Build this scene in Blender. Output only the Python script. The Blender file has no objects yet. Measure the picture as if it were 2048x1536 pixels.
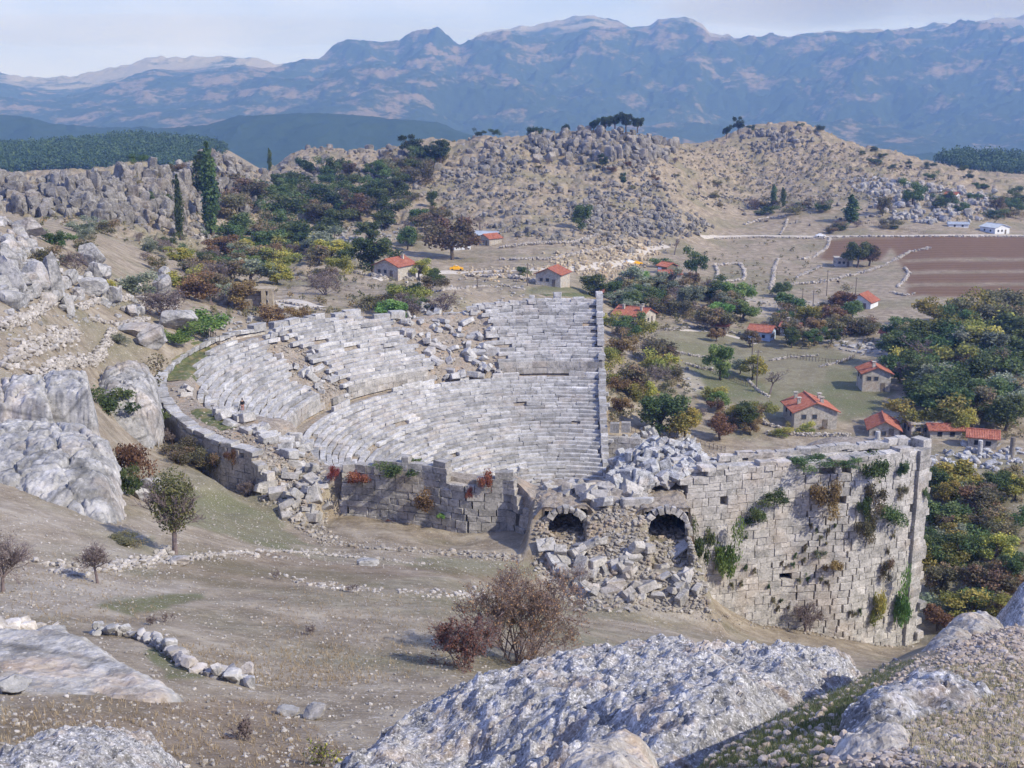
import bpy, math, random
import numpy as np
from mathutils import Vector, Matrix, Euler
random.seed(7); RNG = np.random.default_rng(11)
S = bpy.context.scene; COL = S.collection
# ---------------------------------------------------------------- camera
FPX = 2400.0; HZ = 200.0; CZ = 62.0
PITCH = math.atan((768 - HZ) / FPX)
cd = bpy.data.cameras.new('camera'); cam = bpy.data.objects.new('camera', cd); COL.objects.link(cam)
cd.sensor_width = 36.0; cd.lens = FPX / 2048 * 36.0; cd.clip_start = 0.3; cd.clip_end = 40000
cam.location = (0, 0, CZ); cam.rotation_euler = (math.radians(90) - PITCH, 0, 0)
S.camera = cam
# ---------------------------------------------------------------- light
SUN_AZ, SUN_EL = math.radians(-31), math.radians(38)      # direction towards the sun, measured from +X
sunv = Vector((math.cos(SUN_AZ) * math.cos(SUN_EL), math.sin(SUN_AZ) * math.cos(SUN_EL), math.sin(SUN_EL)))
ld = bpy.data.lights.new('sun', 'SUN'); ld.energy = 4.4; ld.angle = math.radians(0.6); ld.color = (1.0, 0.945, 0.83)
so = bpy.data.objects.new('sun', ld); COL.objects.link(so)
so.rotation_euler = sunv.to_track_quat('Z', 'Y').to_euler(); so.location = (0, 0, 200)
W = bpy.data.worlds.new('World'); S.world = W; W.use_nodes = True
S.view_settings.view_transform = 'Standard'; S.view_settings.look = 'None'; S.view_settings.gamma = 1
S.view_settings.exposure = 0.28
S.cycles.max_bounces = 6; S.cycles.diffuse_bounces = 3; S.cycles.transparent_max_bounces = 16
S.cycles.volume_bounces = 0; S.cycles.use_denoising = True
nt = W.node_tree; nt.nodes.clear()
def N(nt, typ, **kw):
    n = nt.nodes.new(typ)
    for k, v in kw.items():
        if k == 'i':
            for kk, vv in v.items():
                s = n.inputs[kk]
                if hasattr(vv, 'is_output') or isinstance(vv, bpy.types.NodeSocket): nt.links.new(vv, s)
                else: s.default_value = vv
        else: setattr(n, k, v)
    return n
def RAMP(nt, fac, stops):
    n = N(nt, 'ShaderNodeValToRGB', i={'Fac': fac}); e = n.color_ramp.elements
    while len(e) < len(stops): e.new(0.5)
    for q, (p, c) in zip(e, stops):
        q.position = p; q.color = (*c, 1) if len(c) == 3 else c
    return n.outputs['Color']
def MIX(nt, fac, a, b, mode='MIX'):
    n = N(nt, 'ShaderNodeMix', data_type='RGBA', blend_type=mode)
    for s, v in ((n.inputs[0], fac), (n.inputs[6], a), (n.inputs[7], b)):
        if isinstance(v, bpy.types.NodeSocket): nt.links.new(v, s)
        else: s.default_value = (*v, 1) if isinstance(v, (tuple, list)) and len(v) == 3 else v
    return n.outputs[2]
def MATH(nt, op, a, b=0.0, clamp=False):
    n = N(nt, 'ShaderNodeMath', operation=op, use_clamp=clamp, i={0: a, 1: b}); return n.outputs[0]
sky = N(nt, 'ShaderNodeTexSky', sky_type='NISHITA', sun_disc=False, sun_elevation=SUN_EL,
        sun_rotation=math.radians(90) - SUN_AZ, altitude=900.0, air_density=1.0, dust_density=1.5, ozone_density=1.2)
tc = N(nt, 'ShaderNodeTexCoord').outputs['Generated']
mp = N(nt, 'ShaderNodeMapping', i={'Vector': tc, 'Scale': (1.0, 1.0, 3.2)}).outputs[0]
c1 = N(nt, 'ShaderNodeTexNoise', i={'Vector': mp, 'Scale': 2.6, 'Detail': 7.0, 'Roughness': 0.52, 'Distortion': 0.35}).outputs[0]
c2 = N(nt, 'ShaderNodeTexNoise', i={'Vector': mp, 'Scale': 7.0, 'Detail': 5.0, 'Roughness': 0.5}).outputs[0]
cl = RAMP(nt, c1, [(0.30, (5.6, 7.8, 19.0)), (0.50, (6.8, 9.1, 21.0)), (0.72, (9.0, 11.0, 22.0))])
cl = MIX(nt, 0.35, cl, RAMP(nt, c2, [(0.35, (5.0, 7.2, 18.5)), (0.65, (9.8, 11.6, 22.5))]))
hz_ = N(nt, 'ShaderNodeSeparateXYZ', i={0: tc}).outputs['Z']
cover = RAMP(nt, hz_, [(0.0, (0.92,) * 3), (0.25, (0.85,) * 3), (0.5, (0.6,) * 3), (1.0, (0.35,) * 3)])
skc = MIX(nt, cover, sky.outputs[0], cl)
bg = N(nt, 'ShaderNodeBackground', i={'Color': skc, 'Strength': 0.075})
nt.links.new(bg.outputs[0], N(nt, 'ShaderNodeOutputWorld').inputs[0])
# ---------------------------------------------------------------- pixel <-> world
cp, sp_ = math.cos(PITCH), math.sin(PITCH)
def ray(px, py):
    px = np.asarray(px, float); a = np.asarray(py, float) - 768
    return px - 1024, FPX * cp - a * sp_, -FPX * sp_ - a * cp
def at_y(px, py, Y):
    x, y, z = ray(px, py); s = Y / y; return x * s, CZ + z * s
def at_z(px, py, z0):
    x, y, z = ray(px, py); s = (z0 - CZ) / z; return x * s, y * s
def pix(X, Y, Z):
    z = Z - CZ; d = Y * cp - z * sp_; v = Y * sp_ + z * cp
    return 1024 + FPX * X / d, 768 - FPX * v / d
# ---------------------------------------------------------------- numpy noise
_perm = RNG.permutation(256); _perm = np.concatenate([_perm, _perm, _perm])
_grad = RNG.normal(size=(256, 3)); _grad /= np.linalg.norm(_grad, axis=1)[:, None]
def perlin(x, y, z=0.0):
    x, y, z = np.broadcast_arrays(np.asarray(x, float), y, z)
    xi, yi, zi = np.floor(x).astype(int), np.floor(y).astype(int), np.floor(z).astype(int)
    xf, yf, zf = x - xi, y - yi, z - zi
    u, v, w = [t * t * t * (t * (t * 6 - 15) + 10) for t in (xf, yf, zf)]
    def g(i, j, k):
        h = _perm[_perm[_perm[(xi + i) & 255] + ((yi + j) & 255)] + ((zi + k) & 255)]
        q = _grad[h]; return q[..., 0] * (xf - i) + q[..., 1] * (yf - j) + q[..., 2] * (zf - k)
    L = lambda a, b, t: a + t * (b - a)
    return 1.6 * L(L(L(g(0, 0, 0), g(1, 0, 0), u), L(g(0, 1, 0), g(1, 1, 0), u), v),
                   L(L(g(0, 0, 1), g(1, 0, 1), u), L(g(0, 1, 1), g(1, 1, 1), u), v), w)
def fbm(x, y, z=0.0, o=5, ridged=False, gain=0.5):
    s = 0; a = 1.0; n = 0
    for k in range(o):
        p = perlin(np.asarray(x) * 2.03 ** k + 17.3 * k, np.asarray(y) * 2.03 ** k - 9.1 * k, np.asarray(z) * 2.03 ** k + 3.7 * k)
        if ridged: p = 1 - 2 * np.abs(p)
        s = s + a * p; n += a; a *= gain
    return s / n
def cells(x, y, z, seed=0):
    """nearest and second nearest jittered cell point distances and the cell id value"""
    x, y, z = np.broadcast_arrays(x, y, z); xi, yi, zi = (np.floor(q).astype(int) for q in (x, y, z))
    d1 = np.full(x.shape, 9.0); d2 = d1.copy(); idv = np.zeros(x.shape)
    for i in (-1, 0, 1):
        for j in (-1, 0, 1):
            for k in (-1, 0, 1):
                h = _perm[_perm[_perm[(xi + i + seed) & 255] + ((yi + j) & 255)] + ((zi + k) & 255)]
                gx = xi + i + 0.5 + 0.45 * _grad[h, 0]; gy = yi + j + 0.5 + 0.45 * _grad[h, 1]; gz = zi + k + 0.5 + 0.45 * _grad[h, 2]
                d = np.sqrt((x - gx) ** 2 + (y - gy) ** 2 + (z - gz) ** 2)
                m = d < d1; d2 = np.where(m, d1, np.minimum(d2, d)); idv = np.where(m, h / 255.0, idv); d1 = np.where(m, d, d1)
    return d1, d2, idv
def smooth(a, b, t):
    t = np.clip((np.asarray(t, float) - a) / (b - a), 0, 1); return t * t * (3 - 2 * t)
# ---------------------------------------------------------------- objects
def tag(o, label=None, cat=None, group=None, kind=None):
    if label: o['label'] = label
    if cat: o['category'] = cat
    if group: o['group'] = group
    if kind: o['kind'] = kind
    return o
def mesh(name, co, faces, mats=(), smooth_=False, tint=None, midx=None):
    """faces: (n,k) int array or a list of such arrays"""
    me = bpy.data.meshes.new(name); co = np.asarray(co, np.float32)
    fl = faces if isinstance(faces, list) else [faces]; fl = [np.asarray(f, np.int32) for f in fl if len(f)]
    loops = np.concatenate([f.ravel() for f in fl]); tot = np.concatenate([np.full(len(f), f.shape[1], np.int32) for f in fl])
    st = np.concatenate([[0], np.cumsum(tot)[:-1]]).astype(np.int32)
    me.vertices.add(len(co)); me.vertices.foreach_set('co', co.ravel())
    me.loops.add(len(loops)); me.loops.foreach_set('vertex_index', loops)
    me.polygons.add(len(tot)); me.polygons.foreach_set('loop_start', st); me.polygons.foreach_set('loop_total', tot)
    me.polygons.foreach_set('use_smooth', np.full(len(tot), bool(smooth_)))
    for m in (mats if isinstance(mats, (list, tuple)) else [mats]): me.materials.append(m)
    if midx is not None: me.polygons.foreach_set('material_index', np.asarray(midx, np.int32))
    me.update(calc_edges=True)
    if tint is not None:
        t = np.asarray(tint, np.float32); dom = 'FACE' if len(t) == len(tot) and len(t) != len(co) else 'POINT'
        if t.ndim == 1:
            at = me.attributes.new('tint', 'FLOAT', dom); at.data.foreach_set('value', t)
        else:
            c4 = np.ones((len(t), 4), np.float32); c4[:, :3] = t
            at = me.attributes.new('zone', 'FLOAT_COLOR', dom); at.data.foreach_set('color', c4.ravel())
    return me
def obj(name, me, parent=None, loc=(0, 0, 0), rot=(0, 0, 0), scale=(1, 1, 1)):
    o = bpy.data.objects.new(name, me); COL.objects.link(o); o.location = loc; o.rotation_euler = rot; o.scale = scale
    if parent: o.parent = parent
    return o
def empty(name, loc=(0, 0, 0), rz=0.0):
    o = bpy.data.objects.new(name, None); COL.objects.link(o); o.location = loc; o.rotation_euler = (0, 0, rz)
    o.empty_display_size = 0.5; return o
def dup(root, loc, rot=None, scale=None):
    r = root.copy(); COL.objects.link(r); r.location = loc
    if rot is not None: r.rotation_euler = rot
    if scale is not None: r.scale = scale if hasattr(scale, '__len__') else (scale,) * 3
    for ch in root.children:
        c = ch.copy(); COL.objects.link(c); c.parent = r
        for g in ch.children:
            d = g.copy(); COL.objects.link(d); d.parent = c
    return r
def grid_faces(nr, nc):
    a = np.arange(nr * nc).reshape(nr, nc)
    return np.stack([a[:-1, :-1], a[:-1, 1:], a[1:, 1:], a[1:, :-1]], -1).reshape(-1, 4)
# ---------------------------------------------------------------- materials
def new_mat(name):
    m = bpy.data.materials.new(name); m.use_nodes = True; m.node_tree.nodes.clear(); return m, m.node_tree
def finish(m, nt, col, rough=0.9, bump=None, bstr=0.3, bdist=0.1, spec=0.15, trans=None, two=False):
    b = N(nt, 'ShaderNodeBsdfPrincipled', i={'Base Color': col, 'Roughness': rough, 'Specular IOR Level': spec})
    if bump is not None:
        bn = N(nt, 'ShaderNodeBump', i={'Strength': bstr, 'Distance': bdist, 'Height': bump})
        nt.links.new(bn.outputs[0], b.inputs['Normal'])
    sh = b.outputs[0]
    if trans:
        t = N(nt, 'ShaderNodeBsdfTranslucent', i={'Color': col}); mx = N(nt, 'ShaderNodeMixShader', i={0: trans, 1: sh, 2: t.outputs[0]}); sh = mx.outputs[0]
    nt.links.new(sh, N(nt, 'ShaderNodeOutputMaterial').inputs[0]); return m
def rock_mat(name, cols, sc=1.0, lichen=0.5, dark=0.5, rust=0.0, tint=True, bstr=0.5, bdist=0.15, crack=0.0):
    """cols: dark, mid, light stone; patterns are in metres divided by sc"""
    m, nt = new_mat(name); P = N(nt, 'ShaderNodeNewGeometry').outputs['Position']
    P = N(nt, 'ShaderNodeMapping', i={'Vector': P, 'Scale': (1 / sc,) * 3}).outputs[0]
    n1 = N(nt, 'ShaderNodeTexNoise', i={'Vector': P, 'Scale': 0.9, 'Detail': 9.0, 'Roughness': 0.62}).outputs[0]
    n2 = N(nt, 'ShaderNodeTexNoise', i={'Vector': P, 'Scale': 5.0, 'Detail': 6.0, 'Roughness': 0.7}).outputs[0]
    n3 = N(nt, 'ShaderNodeTexNoise', i={'Vector': P, 'Scale': 0.25, 'Detail': 5.0, 'Roughness': 0.6}).outputs[0]
    c = RAMP(nt, n1, [(0.28, cols[0]), (0.5, cols[1]), (0.70, cols[2])])
    if lichen: c = MIX(nt, MATH(nt, 'MULTIPLY', RAMP(nt, n2, [(0.54, (0, 0, 0)), (0.62, (1, 1, 1))]), lichen), c, tuple(min(1, q * 1.35) for q in cols[2]))
    if dark: c = MIX(nt, MATH(nt, 'MULTIPLY', RAMP(nt, n2, [(0.36, (1, 1, 1)), (0.45, (0, 0, 0))]), dark), c, tuple(q * 0.45 for q in cols[0]))
    if rust: c = MIX(nt, MATH(nt, 'MULTIPLY', RAMP(nt, n3, [(0.52, (0, 0, 0)), (0.64, (1, 1, 1))]), rust), c, (0.42, 0.27, 0.15))
    if crack:
        v = N(nt, 'ShaderNodeTexVoronoi', feature='DISTANCE_TO_EDGE', i={'Vector': MIX(nt, 0.12, P, N(nt, 'ShaderNodeTexNoise', i={'Vector': P, 'Scale': 3.0}).outputs[1]), 'Scale': crack}).outputs[0]
        c = MIX(nt, RAMP(nt, v, [(0.0, (0.55,) * 3), (0.03, (0, 0, 0))]), c, tuple(q * 0.35 for q in cols[0]))
    if tint:
        a = N(nt, 'ShaderNodeAttribute', attribute_name='tint').outputs['Fac']
        oi = N(nt, 'ShaderNodeObjectInfo').outputs['Random']
        f = MATH(nt, 'ADD', MATH(nt, 'MULTIPLY', a, 1.0), MATH(nt, 'ADD', MATH(nt, 'MULTIPLY', oi, 0.2), 0.9))
        hs = N(nt, 'ShaderNodeHueSaturation', i={'Value': f, 'Color': c}); c = hs.outputs[0]
    return finish(m, nt, c, 0.93, MATH(nt, 'ADD', n1, MATH(nt, 'MULTIPLY', n2, 0.4)), bstr, bdist * sc)
def leaf_mat(name, a, b, c3=None, trans=0.3):
    a, b, c3 = (tuple(min(.9, q * 1.7) for q in w) if w else w for w in (a, b, c3))
    m, nt = new_mat(name)
    t = N(nt, 'ShaderNodeAttribute', attribute_name='tint').outputs['Fac']
    r = N(nt, 'ShaderNodeObjectInfo').outputs['Random']
    stops = [(0.0, a), (0.55, b)] + ([(0.93, c3)] if c3 else [])
    c = RAMP(nt, t, stops); hs = N(nt, 'ShaderNodeHueSaturation', i={'Color': c, 'Hue': MATH(nt, 'ADD', MATH(nt, 'MULTIPLY', r, 0.05), 0.475), 'Saturation': 0.95, 'Value': MATH(nt, 'ADD', MATH(nt, 'MULTIPLY', r, 0.5), 0.75)})
    return finish(m, nt, hs.outputs[0], 0.75, trans=trans, spec=0.2)
def plain_mat(name, a, b=None, sc=2.0, rough=0.85, bstr=0.2, bdist=0.03):
    m, nt = new_mat(name); b = b or tuple(q * 0.7 for q in a)
    P = N(nt, 'ShaderNodeTexCoord').outputs['Object']
    n1 = N(nt, 'ShaderNodeTexNoise', i={'Vector': P, 'Scale': sc, 'Detail': 6.0, 'Roughness': 0.65}).outputs[0]
    return finish(m, nt, RAMP(nt, n1, [(0.35, b), (0.65, a)]), rough, n1, bstr, bdist)
LIME = ((0.17, 0.168, 0.16), (0.29, 0.283, 0.27), (0.43, 0.415, 0.395))
M_seat = rock_mat('seat_stone', ((0.20, 0.197, 0.19), (0.355, 0.347, 0.333), (0.50, 0.49, 0.475)), 0.8, 0.45, 0.6, 0.12)
M_wall = rock_mat('wall_stone', ((0.185, 0.18, 0.163), (0.325, 0.308, 0.282), (0.46, 0.435, 0.40)), 1.1, 0.45, 0.65, 0.15)
M_rock = rock_mat('limestone', LIME, 1.6, 0.4, 0.55, 0.18, crack=0.25)
M_far_rock = rock_mat('ridge_limestone', ((0.10, 0.094, 0.083), (0.185, 0.174, 0.156), (0.30, 0.288, 0.265)), 3.0, 0.4, 0.7, 0.1)
M_marble = rock_mat('white_marble', ((0.15, 0.15, 0.148), (0.31, 0.31, 0.308), (0.54, 0.54, 0.535)), 0.5, 0.5, 0.9, 0.15)
M_tanrock = rock_mat('tan_stone', ((0.20, 0.165, 0.115), (0.33, 0.28, 0.20), (0.45, 0.39, 0.29)), 0.8, 0.4, 0.4, 0.4)
M_rubble = rock_mat('rubble_earth', ((0.14, 0.117, 0.09), (0.245, 0.21, 0.17), (0.36, 0.32, 0.265)), 0.5, 0.7, 0.5, 0.3, bstr=0.9)
M_void = plain_mat('tunnel_shade', (0.03, 0.027, 0.024))  # near-black colour paints in the shade inside the vaults
# ================================================================ terrain height
C0 = np.array([8.0, 172.0]); ZR = 25.0; ZO = 1.0          # theatre centre, rim and orchestra heights
CT = {
 -700: [(1536,15),(1300,30),(1170,48),(1050,62),(930,84),(720,108),(560,145),(450,195),(420,330),(345,420),('D',60,620),(300,1400),('D',100,2300)],
 0: [(1536,17),(1400,28),(1260,38),(1170,52),(1050,66),(985,76),(935,84),(900,90),(835,95),(788,99),(700,113),(620,130),(540,152),(462,190),(438,250),(428,310),(410,340),(365,362),(350,400),(352,430),('D',70,600),('D',75,900),(302,1300),(297,1500),('D',130,2300)],
 150: [(460,250),(440,310),(425,335),(355,362),(338,400),('D',70,600)],
 300: [(1536,22),(1400,30),(1290,40),(1190,55),(1100,72),(1010,92),(960,112),(910,128),(865,140),(680,172),(640,188),(600,210),(520,265),(460,330),(400,375),(338,400),(326,430),('D',70,600),('D',75,900),(270,1500),('D',130,2300)],
 600: [(1536,24),(1400,34),(1300,45),(1200,60),(1120,85),(1058,117),(618,235),(575,275),(540,320),(510,370),(470,440),(430,490),(380,540),(330,590),(297,640),('D',62,800),('D',110,1500),('D',150,2400)],
 430: [(1010,118),(960,123),(640,205),(600,230),(545,290),(480,380),(420,430),(350,470),(300,510),('D',70,700),(288,1450)],
 900: [(1400,36),(1330,43),(1200,66),(1140,90),(1100,112),(590,250),(575,300),(560,350),(537,385),(500,430),(450,480),(400,530),(350,580),(285,640),('D',60,800),('D',110,1500),('D',150,2400)],
 1130: [(1330,50),(1255,72),(1222,94),(1195,102),(1130,109),(1085,113),(578,335),(555,375),(530,400),(500,430),(450,480),(400,530),(350,580),(300,620),(264,650),('D',60,800)],
 1215: [(880,190),(800,222),(720,262),(640,320),(600,350)],
 1330: [(1310,62),(1262,88),(1235,101),(1150,111),(850,222),(700,290),(600,362),(545,425),(510,480),(450,520),(400,560),(350,610),(310,660),(288,700),('D',60,900)],
 1500: [(1305,82),(1288,100),(1252,117),(880,220),(850,230),(760,270),(640,345),(560,420),(480,540),(420,620),(350,700),(300,770),(262,810),('D',50,1000)],
 1800: [(1360,30),(1350,60),(1318,112),(1296,124),(950,195),(900,215),(700,300),(600,375),(480,535),(420,600),(375,650),(340,720),(312,760),('D',70,1000)],
 2048: [(1320,25),(1320,80),(1240,135),(1150,150),(1050,168),(950,195),(900,215),(700,300),(600,375),(480,535),(445,600),(410,650),(352,750),('D',70,950),(318,1300),('D',120,2300)],
 2700: [(1320,25),(1320,80),(1150,150),(950,195),(700,300),(480,535),(410,650),(335,750),('D',70,950),(318,1300),('D',120,2300)],
}
EX = [(2048,1536,3.2),(2048,1400,5),(2048,1254,10.5),(2500,1254,10.5),(1700,1536,3.6),(1600,1410,6.5),(1830,1300,10.5),(1400,1536,5.2),(2700,1536,3.2),
      (505,1003,124),(440,975,129),(385,930,135),(340,882,141),(305,850,147),(400,1005,112),(330,965,116),(450,1040,104),(360,935,128),(870,276,640),(960,272,650),(1060,270,650),(1200,263,660),(1250,266,670),(1300,276,690),(1400,291,740),(1450,288,770),(1500,259,810),(1600,248,830),
      (1640,264,820),(1700,291,790),(1760,302,770),(1900,338,745),(700,297,650),(1600,300,770),(1600,350,700),(1600,420,610),(1640,480,540),(1900,312,1250),
      (1430,470,545),(1300,480,500),(1250,555,410),(912,541,384)]
EXD = [(-3,2.5,1.9),(0,2.5,1.9),(3,2.5,1.9),(-4,7,5.6),(0,7,5.0),(-5,11,8.2),(1,11,7.6),(3,16,9.5),(6,22,12),(-10,3,2.4),(10,3,1.6)]
ctl = []
for px, L in CT.items():
    for q in L:
        if q[0] == 'D': ctl.append(((px - 1024) / 2466, q[2], -q[1] / q[2]))
        else:
            x, z = at_y(px, q[0], q[1]); ctl.append((x / q[1], q[1], (z - CZ) / q[1]))
for px, py, Y in EX:
    x, z = at_y(px, py, Y); ctl.append((x / Y, Y, (z - CZ) / Y))
for u_, y_, d_ in ((0.0,1000,95),(0.1,1000,105),(0.17,1100,110),(0.24,1200,120),(0.0,1600,170),(0.12,1600,180),(0.24,1700,185),(0.05,2500,260),(0.2,2500,260)): ctl.append((u_, y_, -d_ / y_))
for u in (-0.3, 0.5, 0.7):
    ctl.append((u, 900 if u < 0.3 else 1300, -70 / 900 if u < 0.3 else -85 / 1300)); ctl.append((u, 2500, -170 / 2500))
for X, Y, d in EXD: ctl.append((X / Y, Y, -d / Y))
ctl = np.array(ctl)
def feat(X, Y):
    return np.stack([np.clip(X / np.maximum(Y, 2.0), -1.5, 1.5) * 3.2, np.log(np.maximum(Y, 1.5))], -1)
KA = feat(ctl[:, 0] * ctl[:, 1], ctl[:, 1])
def kern(d2): return np.sqrt(d2 + 0.05 ** 2)
_d = ((KA[:, None] - KA[None]) ** 2).sum(-1)
_A = np.block([[-kern(_d) + 2e-3 * np.eye(len(KA)), np.ones((len(KA), 1))], [np.ones((1, len(KA))), np.zeros((1, 1))]])
_w = np.linalg.solve(_A, np.concatenate([ctl[:, 2], [0]]))
def base_h(X, Y):
    X = np.asarray(X, float); Y = np.asarray(Y, float); shp = X.shape
    F = feat(X.ravel(), Y.ravel()); out = np.empty(len(F))
    for i in range(0, len(F), 60000):
        f = F[i:i + 60000]; d2 = ((f ** 2).sum(1)[:, None] + (KA ** 2).sum(1)[None] - 2 * f @ KA.T)
        out[i:i + 60000] = -kern(np.maximum(d2, 0)) @ _w[:-1] + _w[-1]
    return CZ + out.reshape(shp) * np.maximum(Y, 2.0)
# ---------------- theatre plan
AXIS = math.radians(195.7)
LB = (np.array([15.0, 182.0]), np.array([16.4, 230.5]))       # far end wall line
LA = (np.array([19.0, 169.5]), np.array([45.1, 126.8]))       # near end wall line
def polar(X, Y):
    dx = X - C0[0]; dy = Y - C0[1]; return np.hypot(dx, dy), np.degrees(np.arctan2(dy, dx)) % 360
def in_cavea(X, Y):
    sB = X < LB[0][0] + (Y - LB[0][1]) * (LB[1][0] - LB[0][0]) / (LB[1][1] - LB[0][1])
    d = LA[1] - LA[0]; sA = ((X - LA[0][0]) * d[1] - (Y - LA[0][1]) * d[0]) > 0
    return np.where(Y > 176, sB, sA | (X < 14))
# outer wall foot line traced in plan: azimuth (deg) -> radius, top height
_wp = [(1193,592,25.0,0),(1050,597,24.8,0),(950,606,24.4,0),(850,622,23.1,0),(766,635,22.7,0),(700,626,23.6,0),(640,630,24.0,0),(560,650,23.9,0),(440,672,24.3,0),(375,700,24.3,0),(330,730,24.6,0),(312,768,25.0,0),(318,800,24.6,0),(345,835,24.4,0),
       (385,862,24.3,0),(440,890,23.8,0),(500,905,23.6,0),(520,930,23.0,0),(650,928,23.8,0),(700,920,24.0,0),(850,932,24.2,0),(935,950,24.0,0),(1026,948,24.2,0),(1062,985,23.2,0),(1410,938,25.2,0),(1500,930,25.2,0),(1592,921,25.2,0),(1713,917,25.2,0),(1843,892,25.4,0)]
_wa = []
for px, py, z, _ in _wp:
    X, Y = at_z(px, py, z); r, a = polar(X, Y); a = a if a > 60 else a + 360; _wa.append((float(a), float(r), z))
_wa.sort(); WA = np.array(_wa)
WA[:, 1] = np.where((WA[:, 0] < 150), np.clip(WA[:, 1], 55.5, 59), WA[:, 1])
def wall_r(az):
    az = np.where(np.asarray(az) < 60, np.asarray(az) + 360, az); return np.interp(az, WA[:, 0], WA[:, 1])
def wall_top(az):
    az = np.where(np.asarray(az) < 60, np.asarray(az) + 360, az); return np.interp(az, WA[:, 0], WA[:, 2])
R0, R1, RU = 14.0, 39.0, 41.2; NLOW, NUP = 28, 18; DL, DU = (R1 - R0) / NLOW, 0.88; HL, HU = 0.45, 0.5
def seat_z(r):
    r = np.asarray(r, float)
    lo = ZO + HL * (r - R0) / DL; zd = ZO + HL * NLOW; up = zd + 2.2 + HU * (r - RU) / DU
    return np.where(r < R0, ZO, np.where(r < R1, lo, np.where(r < RU, zd, np.minimum(up, 24.9))))
def seat_hit(px, py):
    Y = np.linspace(110, 245, 2700)[None]; px = np.atleast_1d(px).astype(float); py = np.atleast_1d(py).astype(float)
    x, y, z = ray(px, py); s = Y / y[:, None]; X = x[:, None] * s; Z = CZ + z[:, None] * s
    r, a = polar(X, Y); far = (Y > 150)
    hit = (Z < seat_z(r)) & (r < 60) & far; i = hit.argmax(1); k = np.arange(len(px))
    return X[k, i], np.broadcast_to(Y, X.shape)[k, i]
def in_poly(X, Y, P):
    X = np.asarray(X); Y = np.asarray(Y); c = np.zeros(X.shape, bool); n = len(P)
    for i in range(n):
        x1, y1 = P[i]; x2, y2 = P[(i + 1) % n]
        if y1 == y2: continue
        c ^= ((y1 > Y) != (y2 > Y)) & (X < (x2 - x1) * (Y - y1) / (y2 - y1) + x1)
    return c
GAP1 = [(775,625),(800,665),(850,715),(858,742),(866,762),(905,770),(1000,750),(1004,735),(988,700),(978,655),(968,632),(950,618),(930,600)]
GAP2 = [(535,680),(562,655),(598,690),(640,722),(700,785),(705,797),(652,806),(622,795),(592,760),(556,722),(530,700)]
gap_plan = [np.stack(seat_hit(*np.array(g, float).T), 1) for g in (GAP1, GAP2)]
def az_(a): a = np.asarray(a) % 360; return np.where(a < 60, a + 360, a)
_tp = [(1190,598),(1060,598),(960,606),(940,620),(766,640),(735,634),(700,628),(655,634),(600,645),(562,656),(530,676),(470,684),(440,690),(405,712),(393,749),(398,768)]
_x, _y = seat_hit(*np.array(_tp, float).T); _r, _a = polar(_x, _y); _i = np.argsort(_a)
TA = np.concatenate([[70], _a[_i], [205, 212, 218, 300, 310]]); TR = np.concatenate([[57], _r[_i], [51.6, 48, 43.5, 43.5, 50]])
def seat_top_r(az):                                            # radius where the seat rows end at the top
    return np.interp(az_(az), TA, TR)
def bed_h(X, Y):
    r, a = polar(X, Y); az = az_(a); z = seat_z(r) - 0.42
    top = seat_top_r(az); wt = wall_top(az) - 0.9
    k = smooth(0.0, 1.5, r - top); z = z * (1 - k) + wt * k
    near = smooth(216, 226, az) * (1 - smooth(300, 306, az))   # ruined rim on the near side
    z = np.where(near > 0, z * (1 - near) + near * np.where(r > 51, wt, np.minimum(z, wt - 0.62 * (51 - r))), z)
    for g in gap_plan:
        m = in_poly(X, Y, g); z = np.where(m, z - 0.5, z)
    z = z + 0.22 * fbm(X * 0.5, Y * 0.5, 3.3, 4) * (r > 12)
    # vault gap: crest lowered between the two ruined wall stumps
    b = smooth(263, 265, az) * (1 - smooth(278, 280, az)); z = z - b * smooth(44, 55, r) * 0.1
    b2 = smooth(231, 232.5, az) * (1 - smooth(239, 241, az)); z = z - b2 * smooth(46, 57, r) * 1.6
    return z
def th_mask(X, Y, pad=0.0):
    r, a = polar(X, Y); az = az_(a)
    return (r < wall_r(az) - pad) & in_cavea(X, Y)
VAULTS = [(float(at_y(1132, 1045, 112.6)[0]), 112.6, 20.05, 1.75, 2.3), (float(at_y(1333, 1045, 112.2)[0]), 112.2, 19.7, 1.8, 2.8)]    # x, y, floor, half width, height
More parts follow.
